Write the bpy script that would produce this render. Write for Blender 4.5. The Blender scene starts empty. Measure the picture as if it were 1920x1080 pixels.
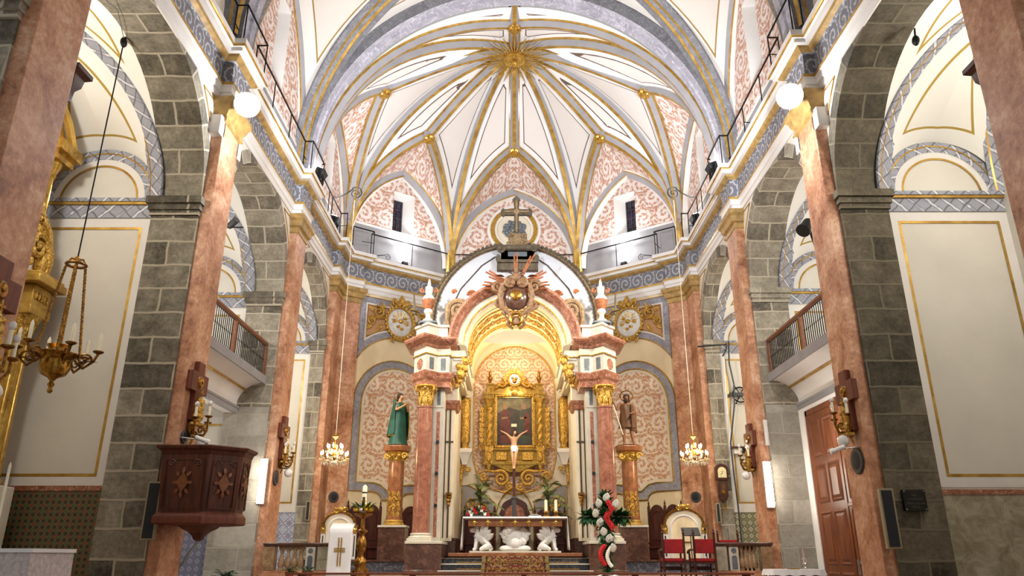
import bpy, math, random
from math import pi, sin, cos, sqrt, atan2, radians
from mathutils import Vector as V, Matrix
random.seed(7)
SC = bpy.context.scene
COL = SC.collection
# ------------------------------------------------------------------ camera
FPX = 1400.0
PITCH = math.atan(505 / 1400)
CX, HC = -0.1, 1.6
cam_d = bpy.data.cameras.new('camera'); cam_d.sensor_width = 36.0; cam_d.lens = 36.0 * FPX / 1920
cam_d.clip_end = 200
cam = bpy.data.objects.new('camera', cam_d); COL.objects.link(cam)
cam.location = (CX, 0, HC); cam.rotation_euler = (pi / 2 + PITCH, 0, 0)
SC.camera = cam

# ------------------------------------------------------------------ materials
MATS = {}
class NT:
    def __init__(s, name):
        m = bpy.data.materials.new(name); m.use_nodes = True
        s.m = m; s.n = m.node_tree.nodes; s.l = m.node_tree.links; s.n.clear()
        s.out = s.n.new('ShaderNodeOutputMaterial'); s.b = s.n.new('ShaderNodeBsdfPrincipled')
        s.l.new(s.b.outputs[0], s.out.inputs[0])
        MATS[name] = m
    def node(s, t, **k):
        n = s.n.new(t)
        for a, v in k.items(): setattr(n, a, v)
        return n
    def put(s, sock, v):
        if hasattr(v, 'links') or isinstance(v, bpy.types.NodeSocket): s.l.new(v, sock)
        else: sock.default_value = v
    def math(s, op, a, b=0.0, c=None, clamp=False):
        n = s.node('ShaderNodeMath', operation=op, use_clamp=clamp)
        s.put(n.inputs[0], a); s.put(n.inputs[1], b)
        if c is not None: s.put(n.inputs[2], c)
        return n.outputs[0]
    def mix(s, f, a, b):
        n = s.node('ShaderNodeMix', data_type='RGBA')
        s.put(n.inputs[0], f); s.put(n.inputs[6], rgb(a) if isinstance(a, tuple) else a); s.put(n.inputs[7], rgb(b) if isinstance(b, tuple) else b)
        return n.outputs[2]
    def uv(s): return s.node('ShaderNodeTexCoord').outputs['UV']
    def obj(s): return s.node('ShaderNodeTexCoord').outputs['Object']
    def sep(s, v):
        n = s.node('ShaderNodeSeparateXYZ'); s.put(n.inputs[0], v); return n.outputs
    def comb(s, x, y, z=0.0):
        n = s.node('ShaderNodeCombineXYZ'); s.put(n.inputs[0], x); s.put(n.inputs[1], y); s.put(n.inputs[2], z); return n.outputs[0]
    def noise(s, v, scale, detail=4, rough=.55, dist=0.0, out='Fac'):
        n = s.node('ShaderNodeTexNoise'); s.put(n.inputs['Vector'], v)
        n.inputs['Scale'].default_value = scale; n.inputs['Detail'].default_value = detail
        n.inputs['Roughness'].default_value = rough; n.inputs['Distortion'].default_value = dist
        return n.outputs[out]
    def ramp(s, f, stops, interp='LINEAR'):
        n = s.node('ShaderNodeValToRGB'); s.put(n.inputs[0], f); cr = n.color_ramp; cr.interpolation = interp
        while len(cr.elements) < len(stops): cr.elements.new(.5)
        for e, (p, c) in zip(cr.elements, stops): e.position = p; e.color = rgb(c)
        return n.outputs[0]
    def vmath(s, op, a, b=(0, 0, 0)):
        n = s.node('ShaderNodeVectorMath', operation=op); s.put(n.inputs[0], a)
        if not isinstance(b, (int, float)): s.put(n.inputs[1], b)
        else: n.inputs['Scale'].default_value = b
        return n.outputs[0]
    def bump(s, h, strength=.3, dist=.02):
        n = s.node('ShaderNodeBump'); n.inputs['Strength'].default_value = strength; n.inputs['Distance'].default_value = dist
        s.put(n.inputs['Height'], h); s.l.new(n.outputs[0], s.b.inputs['Normal'])
    def fin(s, col, rough=.6, metal=0.0, spec=.5):
        s.put(s.b.inputs['Base Color'], rgb(col) if isinstance(col, tuple) else col)
        s.put(s.b.inputs['Roughness'], rough); s.b.inputs['Metallic'].default_value = metal
        s.b.inputs['Specular IOR Level'].default_value = spec
        return s.m
def lin(c): c /= 255.0; return c / 12.92 if c <= .04045 else ((c + .055) / 1.055) ** 2.4
def rgb(c):
    if len(c) == 4: return c
    return (lin(c[0]), lin(c[1]), lin(c[2]), 1.0)

def plain(name, col, rough=.6, metal=0.0, var=.12, vs=3.0, bump=0.0, spec=.5):
    n = NT(name); o = n.obj(); f = n.noise(o, vs, 5, .6)
    d = tuple(max(0, c * (1 - var)) for c in col); l = tuple(min(255, c * (1 + var * .7)) for c in col)
    n.fin(n.ramp(f, [(.3, d), (.7, l)]), rough, metal, spec)
    if bump: n.bump(n.noise(o, vs * 8, 4, .6), bump, .01)
    return n.m
def marble(name, cols, scale=2.2, rough=.35, speck=None, vein=None):
    n = NT(name); o = n.obj()
    f = n.noise(o, scale, 8, .65, .8)
    c = n.ramp(f, [(.25 + .5 * i / (len(cols) - 1), k) for i, k in enumerate(cols)])
    if speck:
        g = n.noise(o, scale * 5.2, 4, .7, .5); c = n.mix(n.ramp(g, [(.60, (0, 0, 0)), (.72, (255, 255, 255))]), c, speck)
    if vein:
        g = n.math('ABSOLUTE', n.math('SUBTRACT', n.noise(o, scale * .8, 6, .6, 1.5), .5))
        c = n.mix(n.ramp(g, [(0, (255, 255, 255)), (.022, (0, 0, 0))]), c, vein)
    n.fin(c, rough); return n.m
def stone(name, cols, mortar, bw=1.15, bh=.56, rough=.9, msize=.018):
    n = NT(name); u = n.uv()
    w = n.vmath('ADD', u, n.vmath('SCALE', n.vmath('SUBTRACT', n.noise(u, 1.6, 3, .6, 0, 'Color'), (.5, .5, .5)), .09))
    b = n.node('ShaderNodeTexBrick'); n.put(b.inputs['Vector'], w)
    b.inputs['Scale'].default_value = 1.0; b.inputs['Brick Width'].default_value = bw; b.inputs['Row Height'].default_value = bh
    b.inputs['Mortar Size'].default_value = msize; b.inputs['Mortar Smooth'].default_value = .5; b.inputs['Bias'].default_value = 0
    b.inputs['Color1'].default_value = (0, 0, 0, 1); b.inputs['Color2'].default_value = (1, 1, 1, 1)
    f = n.noise(u, 2.2, 8, .7); g = n.noise(u, 11, 5, .7)
    t = n.math('ADD', n.math('MULTIPLY', f, .75), n.math('MULTIPLY', n.math('SUBTRACT', g, .5), .5))
    s3 = n.node('ShaderNodeSeparateColor'); n.l.new(b.outputs['Color'], s3.inputs[0])
    t = n.math('ADD', t, n.math('MULTIPLY', n.math('SUBTRACT', s3.outputs[0], .5), .34))
    c = n.ramp(t, [(.15 + .5 * i / (len(cols) - 1), k) for i, k in enumerate(cols)])
    c = n.mix(n.math('MULTIPLY', b.outputs['Fac'], .75), c, mortar)
    n.fin(c, rough)
    n.bump(n.math('SUBTRACT', n.math('ADD', n.math('MULTIPLY', g, .4), f), n.math('MULTIPLY', b.outputs['Fac'], .6)), .55, .03)
    return n.m
def swirl(n, u, cell, turns=2.4, seed=0.0, lo=.3, hi=.4, rnd=.75):
    """white scrolls: every voronoi cell carries its own spiral frond with toothed leaf edges"""
    p = n.vmath('SCALE', u, 1.0 / cell)
    p = n.vmath('ADD', p, n.vmath('SCALE', n.vmath('SUBTRACT', n.noise(p, 1.3, 2, .5, 0, 'Color'), (.5, .5, .5)), .35))
    v = n.node('ShaderNodeTexVoronoi', voronoi_dimensions='2D', feature='F1'); n.put(v.inputs['Vector'], p)
    v.inputs['Scale'].default_value = 1.0; v.inputs['Randomness'].default_value = rnd
    d = n.sep(n.vmath('SUBTRACT', p, v.outputs['Position']))
    r = v.outputs['Distance']
    sc = n.node('ShaderNodeSeparateColor'); n.l.new(v.outputs['Color'], sc.inputs[0])
    sg = n.math('SUBTRACT', n.math('MULTIPLY', n.math('GREATER_THAN', sc.outputs[0], .5), 2.0), 1.0)
    ang = n.math('MULTIPLY', n.math('ARCTAN2', d[1], d[0]), sg)
    teeth = n.math('MULTIPLY', n.math('SINE', n.math('ADD', n.math('MULTIPLY', ang, 9.0), n.math('MULTIPLY', r, 26.0))), n.math('MULTIPLY', r, .20))
    ph = n.math('ADD', n.math('ADD', n.math('MULTIPLY', r, turns), n.math('DIVIDE', ang, 2 * pi)), n.math('ADD', teeth, sc.outputs[1]))
    tri = n.math('ABSOLUTE', n.math('SUBTRACT', n.math('FRACT', ph), .5))
    return n.ramp(tri, [(lo, (255, 255, 255)), (hi, (0, 0, 0))]), v
def volutes(n, u, cx, cy, ox, oy, rad, turns, lo=.23, hi=.29, teeth=.13, lobes=7.0):
    """rows of acanthus volutes on a brick grid, neighbours mirrored; returns 0..1 mask"""
    w = n.vmath('SUBTRACT', n.noise(u, 1.7, 2, .5, 0, 'Color'), (.5, .5, .5)); p = n.sep(n.vmath('ADD', u, n.vmath('SCALE', w, .16 * cx)))
    ky = n.math('ADD', n.math('DIVIDE', p[1], cy), oy); fy = n.math('FLOOR', ky); par = n.math('MODULO', n.math('ABSOLUTE', fy), 2.0)
    kx = n.math('ADD', n.math('ADD', n.math('DIVIDE', p[0], cx), ox), n.math('MULTIPLY', par, .5)); fx = n.math('FLOOR', kx)
    pr2 = n.math('MODULO', n.math('ABSOLUTE', n.math('ADD', fx, fy)), 2.0); sg = n.math('SUBTRACT', n.math('MULTIPLY', pr2, 2.0), 1.0)
    x = n.math('MULTIPLY', n.math('SUBTRACT', n.math('FRACT', kx), .5), sg); y = n.math('MULTIPLY', n.math('SUBTRACT', n.math('FRACT', ky), .5), cy / cx)
    r = n.math('SQRT', n.math('ADD', n.math('MULTIPLY', x, x), n.math('MULTIPLY', y, y))); a = n.math('ARCTAN2', y, x)
    te = n.math('MULTIPLY', n.math('ABSOLUTE', n.math('SINE', n.math('ADD', n.math('MULTIPLY', a, lobes), n.math('MULTIPLY', r, 20.0)))), n.math('MULTIPLY', r, teeth * 4))
    ph = n.math('ADD', n.math('ADD', n.math('MULTIPLY', r, turns * 2), n.math('DIVIDE', a, 2 * pi)), te)
    t = n.math('ABSOLUTE', n.math('SUBTRACT', n.math('FRACT', ph), .5))
    m = n.ramp(t, [(lo, (255, 255, 255)), (hi, (0, 0, 0))]); edge = n.math('ADD', r, n.math('MULTIPLY', n.math('ABSOLUTE', n.math('SINE', n.math('MULTIPLY', a, 5.5))), .07))
    return n.math('MULTIPLY', m, n.math('LESS_THAN', edge, rad))
def damask(name, bg, fg, cell=.62, bg2=None):
    n = NT(name); u = n.sep(n.uv()); uu = n.comb(n.math('ABSOLUTE', u[0]), u[1])
    f = volutes(n, uu, cell, cell * .92, .25, .1, .54, 1.55, .25, .29, .2, 5.0)
    g = volutes(n, uu, cell * .5, cell * .46, .75, .35, .56, 1.2, .2, .25, .26, 4.0)
    b = n.mix(n.noise(n.uv(), 1.1, 4), bg, tuple(int(q * .95) for q in bg))
    c = n.mix(n.math('MULTIPLY', g, .62), b, fg); c = n.mix(f, c, fg)
    n.fin(c, .75); return n.m
def frieze(name, bg, fg, period=.56, h=.6):
    n = NT(name); u = n.sep(n.uv())
    k = n.math('DIVIDE', u[0], period); fl = n.math('FLOOR', k)
    sg = n.math('SUBTRACT', n.math('MULTIPLY', n.math('MODULO', n.math('ABSOLUTE', fl), 2.0), 2.0), 1.0)
    x = n.math('SUBTRACT', n.math('FRACT', k), .5); y = n.math('DIVIDE', n.math('SUBTRACT', u[1], h / 2), h * sqrt(1.2))
    r = n.math('SQRT', n.math('ADD', n.math('MULTIPLY', x, x), n.math('MULTIPLY', y, y)))
    a = n.math('MULTIPLY', n.math('ARCTAN2', y, x), sg)
    te = n.math('MULTIPLY', n.math('SINE', n.math('MULTIPLY', a, 11.0)), n.math('MULTIPLY', r, .22))
    t = n.math('ABSOLUTE', n.math('SUBTRACT', n.math('FRACT', n.math('ADD', n.math('ADD', n.math('MULTIPLY', r, 3.1), n.math('DIVIDE', a, 2 * pi)), te)), .5))
    c = n.mix(n.ramp(t, [(.10, (255, 255, 255)), (.17, (0, 0, 0))]), n.mix(n.noise(n.uv(), 6, 4), bg, tuple(int(q * 1.25) for q in bg)), fg)
    n.fin(c, .6); return n.m
def lattice(name, bg, fg):
    """blue-grey painted band with white broken diagonal strokes"""
    n = NT(name); u = n.sep(n.uv()); w = n.noise(n.uv(), 2.0, 2)
    a = n.math('ADD', n.math('ADD', u[0], u[1]), n.math('MULTIPLY', w, .25)); b = n.math('ADD', n.math('SUBTRACT', u[0], u[1]), n.math('MULTIPLY', w, .2))
    la = n.math('ABSOLUTE', n.math('SUBTRACT', n.math('FRACT', n.math('MULTIPLY', a, 2.6)), .5))
    lb = n.math('ABSOLUTE', n.math('SUBTRACT', n.math('FRACT', n.math('MULTIPLY', b, 2.6)), .5))
    l1 = n.math('MULTIPLY', n.math('LESS_THAN', la, .085), n.math('GREATER_THAN', n.noise(n.uv(), 3.3, 2), .46))
    l2 = n.math('MULTIPLY', n.math('LESS_THAN', lb, .06), .8)
    dk = n.math('MULTIPLY', n.math('LESS_THAN', n.math('ABSOLUTE', n.math('SUBTRACT', la, .14)), .03), .5)
    c = n.mix(n.noise(n.uv(), 5, 6, .7), bg, tuple(min(255, int(q * 1.35)) for q in bg))
    c = n.mix(dk, c, (70, 72, 82)); c = n.mix(l2, c, tuple(int(q * .7) for q in bg)); c = n.mix(l1, c, fg)
    n.fin(c, .6); return n.m
def cell_mat(name, base, border, line, bw=.34, lw=.05, goldline=None):
    """vault web: UV holds the metric distances to the two ribs that bound the cell"""
    n = NT(name); u = n.sep(n.uv()); d = n.math('MINIMUM', u[0], u[1])
    c = n.mix(n.noise(n.obj(), .7, 5), base, tuple(min(255, int(q * 1.04)) for q in base))
    c = n.mix(n.math('LESS_THAN', d, bw + lw), c, line)
    c = n.mix(n.math('LESS_THAN', d, bw), c, border)
    n.fin(c, .8); return n.m
def emit(name, col, strength, base=(230, 230, 230)):
    n = NT(name); n.fin(base, .5); n.b.inputs['Emission Color'].default_value = rgb(col); n.b.inputs['Emission Strength'].default_value = strength
    return n.m
def tiles(name, cols, size, kind=0):
    n = NT(name); u = n.vmath('SCALE', n.uv(), 1 / size); s = n.sep(u)
    fx = n.math('SUBTRACT', n.math('FRACT', s[0]), .5); fy = n.math('SUBTRACT', n.math('FRACT', s[1]), .5)
    ax = n.math('ABSOLUTE', fx); ay = n.math('ABSOLUTE', fy)
    r = n.math('SQRT', n.math('ADD', n.math('MULTIPLY', ax, ax), n.math('MULTIPLY', ay, ay)))
    man = n.math('ADD', ax, ay)
    pet = n.math('ADD', r, n.math('MULTIPLY', n.math('SINE', n.math('MULTIPLY', n.math('ARCTAN2', fy, fx), 8.0)), .07))
    c = n.mix(n.math('GREATER_THAN', man, .52), cols[0], cols[1])
    par = n.math('MODULO', n.math('ABSOLUTE', n.math('ADD', n.math('FLOOR', s[0]), n.math('FLOOR', s[1]))), 2.0)
    c = n.mix(n.math('LESS_THAN', n.math('ABSOLUTE', n.math('SUBTRACT', man, .5)), .06), c, cols[2])
    c = n.mix(n.math('LESS_THAN', pet, .27), c, n.mix(par, cols[3], cols[5] if len(cols) > 5 else cols[3])); c = n.mix(n.math('LESS_THAN', r, .1), c, cols[2])
    c = n.mix(n.math('GREATER_THAN', n.math('MAXIMUM', ax, ay), .475), c, cols[4])
    c = n.mix(n.math('MULTIPLY', n.noise(n.uv(), 2.5, 4), .35), c, cols[0])
    n.fin(c, .35); return n.m
def wood(name, c1, c2, rough=.4, axis=2, sc=1.6):
    n = NT(name); m = n.node('ShaderNodeMapping'); n.l.new(n.obj(), m.inputs[0])
    s = [sc * 9] * 3; s[axis] = sc * .7; m.inputs['Scale'].default_value = s
    f = n.noise(m.outputs[0], 1.0, 6, .6, .6); n.fin(n.ramp(f, [(.3, c1), (.7, c2)]), rough); n.bump(f, .15, .005); return n.m

def make_materials():
    n = NT('red_marble'); o = n.obj(); f = n.noise(o, 1.3, 6, .62, .6); g = n.noise(o, 9, 7, .75, .3); h = n.noise(o, 26, 5, .7)
    t = n.math('ADD', n.math('MULTIPLY', f, .55), n.math('MULTIPLY', g, .45)); c = n.ramp(t, [(.37, (128, 80, 54)), (.46, (176, 121, 88)), (.54, (200, 150, 117)), (.64, (224, 188, 160))])
    c = n.mix(n.ramp(h, [(.60, (0, 0, 0)), (.70, (200, 200, 200))]), c, (122, 74, 54)); c = n.mix(n.ramp(n.noise(o, 3.1, 7, .7, 1.2), [(.62, (0, 0, 0)), (.75, (150, 150, 150))]), c, (128, 78, 58)); n.fin(c, .5)
    marble('red_marble_dark', [(110, 64, 46), (150, 96, 72), (180, 126, 98)], 3.2, .25, (96, 40, 32), (210, 160, 140))
    marble('column_marble', [(108, 62, 48), (148, 95, 75), (178, 124, 100)], 4.0, .2, (100, 48, 44))
    marble('brown_marble', [(52, 34, 28), (82, 56, 46), (118, 86, 72)], 4.5, .2, (140, 110, 96))
    marble('orange_marble', [(104, 60, 34), (142, 90, 56), (168, 116, 78)], 4.0, .22, (110, 56, 30))
    marble('white_marble', [(180, 174, 158), (200, 194, 178), (212, 208, 194)], 2.0, .3, None, (190, 188, 184))
    marble('carved_white', [(196, 196, 194), (222, 222, 220), (238, 238, 236)], 5, .45)
    marble('grey_inlay', [(74, 80, 88), (98, 106, 112), (120, 126, 130)], 6, .25)
    marble('violet_marble', [(140, 138, 150), (164, 162, 174), (190, 188, 198)], 1.6, .5, (128, 126, 148), (208, 206, 218))
    marble('grey_marble', [(96, 96, 102), (116, 116, 122), (136, 136, 142)], 2.4, .55, (86, 86, 92), (150, 150, 156))
    marble('green_dado', [(104, 98, 76), (144, 138, 114), (172, 166, 146), (196, 190, 174)], 3.2, .35, (150, 108, 84))
    marble('black_marble', [(26, 26, 30), (44, 46, 52), (92, 94, 104)], 7, .2, (130, 132, 142))
    marble('mosaic_step', [(40, 42, 52), (74, 76, 88), (150, 150, 158)], 9, .3)
    stone('stone', [(84, 78, 68), (126, 118, 104), (156, 148, 132), (186, 178, 160)], (204, 194, 174), msize=.034)
    stone('stone_dark', [(66, 61, 52), (104, 98, 85), (136, 129, 114), (166, 159, 142)], (196, 186, 166), msize=.034)
    stone('stone_old', [(50, 46, 38), (80, 74, 60), (104, 96, 80), (126, 118, 100)], (128, 120, 100), msize=.03)
    stone('stone_light', [(140, 134, 122), (164, 158, 146), (186, 180, 168)], (184, 176, 162), 1.4, .62)
    plain('plaster', (224, 216, 204), .85, 0, .03, .8)
    plain('white_trim', (228, 224, 220), .7, 0, .03, 1.0)
    plain('cream', (218, 213, 202), .8, 0, .03, .8)
    plain('cream_frame', (222, 212, 190), .6, 0, .04, 2)
    plain('apse_cream', (232, 214, 178), .75, 0, .04, .9)
    plain('tan', (196, 152, 110), .75, 0, .06, 1.5)
    plain('grey_paint', (150, 148, 150), .7, 0, .06, 1.5)
    plain('grey_rib', (160, 158, 162), .65, 0, .05, 1.5)
    plain('dark_line', (70, 58, 48), .7, 0, .1, 2)
    lattice('lattice', (132, 134, 144), (214, 216, 222))
    marble('blue_border', [(120, 120, 132), (142, 142, 154), (168, 168, 178)], 5, .55, None, (184, 184, 192))
    frieze('frieze', (98, 98, 106), (176, 176, 180))
    damask('damask', (190, 140, 116), (226, 214, 208), .98)
    damask('damask_niche', (204, 152, 116), (232, 216, 198), .86)
    damask('damask_altar', (188, 138, 104), (216, 198, 180), .56)
    cell_mat('web', (222, 216, 212), (238, 237, 237), (104, 84, 72), .43, .045)
    cell_mat('web_nave', (204, 197, 188), (216, 212, 206), (150, 118, 60), .5, .05)
    cell_mat('web_chapel', (234, 231, 224), (242, 240, 234), (176, 146, 66), .36, .055)
    n = NT('gold'); f = n.noise(n.obj(), 9, 4, .6)
    n.fin(n.ramp(f, [(.3, (164, 122, 46)), (.7, (224, 184, 94))]), n.ramp(f, [(.3, (95, 95, 95)), (.7, (125, 125, 125))]), .7)
    n = NT('gold_paint'); f = n.noise(n.obj(), 3, 4, .6)
    n.fin(n.ramp(f, [(.3, (156, 116, 46)), (.7, (212, 174, 88))]), .38, .55)
    n = NT('brass'); f = n.noise(n.obj(), 14, 3)
    n.fin(n.ramp(f, [(.3, (128, 92, 34)), (.7, (196, 152, 70))]), .28, .95)
    n = NT('gilt_bronze'); f = n.noise(n.obj(), 16, 3)
    n.fin(n.ramp(f, [(.3, (84, 58, 26)), (.65, (170, 122, 52)), (.8, (214, 172, 92))]), .35, .85)
    n = NT('carved_gold'); f = n.noise(n.obj(), 22, 3, .6, .8)
    n.fin(n.ramp(f, [(.3, (104, 70, 22)), (.5, (200, 154, 62)), (.7, (246, 214, 128))]), .34, .62); n.bump(f, .8, .03)
    wood('wood_dark', (44, 20, 14), (86, 42, 28), .35); wood('wood_mid', (80, 34, 18), (120, 56, 30), .6)
    wood('wood_pulpit', (50, 24, 16), (104, 54, 34), .35); wood('wood_door', (86, 42, 18), (138, 74, 34), .34)
    wood('wood_stall', (40, 14, 10), (84, 34, 24), .35); wood('wood_rail', (96, 52, 28), (140, 84, 48), .4, 1)
    plain('terracotta_carving', (146, 86, 50), .6, 0, .3, 12, .4); plain('stone_carving', (142, 118, 86), .75, 0, .25, 8, .4)
    plain('dark_stone_carving', (92, 82, 66), .8, 0, .3, 7, .4)
    plain('iron', (22, 20, 20), .5, .6, .1); plain('black', (18, 18, 22), .5, 0, .1); plain('dark_grey', (66, 66, 68), .6)
    plain('speaker_grille', (30, 34, 40), .7, 0, .1, 30); plain('beige_metal', (158, 146, 116), .5, .3, .05)
    plain('white_plastic', (225, 225, 222), .4, 0, .03); plain('chrome', (200, 200, 205), .15, .9, .03)
    plain('cloth_white', (236, 236, 238), .85, 0, .03, 3, .2); plain('lace', (206, 196, 196), .85, 0, .14, 26, .4)
    plain('red_velvet', (150, 14, 22), .75, 0, .2, 6, .2); plain('red_cloth', (120, 12, 30), .8, 0, .1)
    plain('red_flower', (196, 14, 20), .6, 0, .25, 30, .3); plain('white_flower', (240, 240, 230), .55, 0, .04)
    plain('yellow_flower', (228, 186, 40), .6, 0, .15, 20); plain('leaf', (34, 78, 40), .5, 0, .35, 5); plain('leaf_dark', (44, 92, 52), .5, 0, .35, 5)
    plain('palm_leaf', (104, 124, 62), .5, 0, .3, 4); plain('stem_brown', (96, 74, 44), .7)
    plain('wax', (240, 232, 206), .5, 0, .03); plain('skin', (206, 158, 116), .55, 0, .06); plain('skin_dark', (142, 96, 66), .6, 0, .1)
    plain('hair', (50, 32, 22), .7, 0, .2); plain('robe_green', (26, 84, 70), .5, 0, .2, 4); plain('robe_brown', (98, 66, 42), .6, 0, .25, 5)
    plain('canvas', (50, 40, 30), .5, 0, .5, 4); plain('paint_red', (92, 40, 30), .55, 0, .35, 9); plain('paint_green', (52, 60, 48), .55, 0, .3, 9)
    plain('paint_skin', (150, 112, 78), .55, 0, .15); plain('paint_sky', (112, 104, 76), .55, 0, .3, 5)
    plain('bronze_carving', (122, 90, 60), .55, 0, .3, 10, .4); plain('capital_paint', (166, 134, 78), .5, .15, .2, 5)
    marble('tan_marble', [(104, 78, 54), (152, 122, 90), (192, 166, 134)], 5, .3, (110, 70, 46))
    plain('terracotta', (128, 72, 48), .7); plain('floor_stone', (158, 130, 112), .3, 0, .15, 1.0)
    plain('clock_face', (236, 226, 180), .4, 0, .04); plain('drape', (196, 199, 206), .8, 0, .03, 1.5)
    plain('cable', (60, 66, 76), .5); plain('plaque', (12, 12, 14), .2, 0, .1); plain('plaque_text', (78, 76, 66), .6)
    tiles('tile_floral', [(84, 74, 52), (52, 52, 44), (150, 130, 84), (136, 60, 48), (60, 56, 44), (62, 92, 66)], .12)
    tiles('tile_blue', [(206, 208, 220), (178, 184, 206), (120, 128, 164), (140, 132, 160), (196, 200, 212)], .42)
    tiles('tile_green', [(176, 170, 140), (120, 118, 92), (72, 74, 56), (196, 190, 164), (150, 146, 118)], .22)
    tiles('tile_grey', [(134, 134, 150), (106, 108, 128), (92, 92, 112), (150, 150, 164), (120, 120, 138)], .2)
    n = NT('carpet'); u = n.sep(n.uv()); fx = n.math('ABSOLUTE', u[0])
    sw, _ = swirl(n, n.comb(fx, u[1]), .26, 2.2, 0, .2, .26, .5); sw2, _ = swirl(n, n.comb(fx, n.math('ADD', u[1], 5)), .12, 1.4, 0, .14, .2)
    c = n.mix(sw, (150, 126, 76), (112, 40, 30)); c = n.mix(n.math('MULTIPLY', sw2, .7), c, (60, 48, 48))
    c = n.mix(n.math('GREATER_THAN', fx, .92), c, (128, 112, 70)); c = n.mix(n.math('LESS_THAN', n.math('ABSOLUTE', n.math('SUBTRACT', fx, .88)), .02), c, (60, 30, 26))
    n.fin(c, .95)
    n = NT('stained_glass'); f = n.noise(n.obj(), 5, 3); n.fin(n.ramp(f, [(.35, (18, 16, 26)), (.55, (40, 34, 56)), (.7, (70, 44, 60))]), .15)
    emit('bulb', (255, 226, 160), 70); emit('bulb_small', (255, 232, 180), 40); emit('flood', (255, 255, 255), 60); emit('tube', (255, 244, 226), 22)
    emit('lamp_glow', (255, 250, 240), 25)
    n = NT('crystal'); n.fin((240, 236, 226), .05); n.b.inputs['Transmission Weight'].default_value = .75; n.b.inputs['IOR'].default_value = 1.5
    n = NT('glass'); n.fin((245, 245, 245), .03); n.b.inputs['Transmission Weight'].default_value = .9
    plain('bulb_off', (226, 224, 222), .25, 0, .02)
make_materials()

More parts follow.
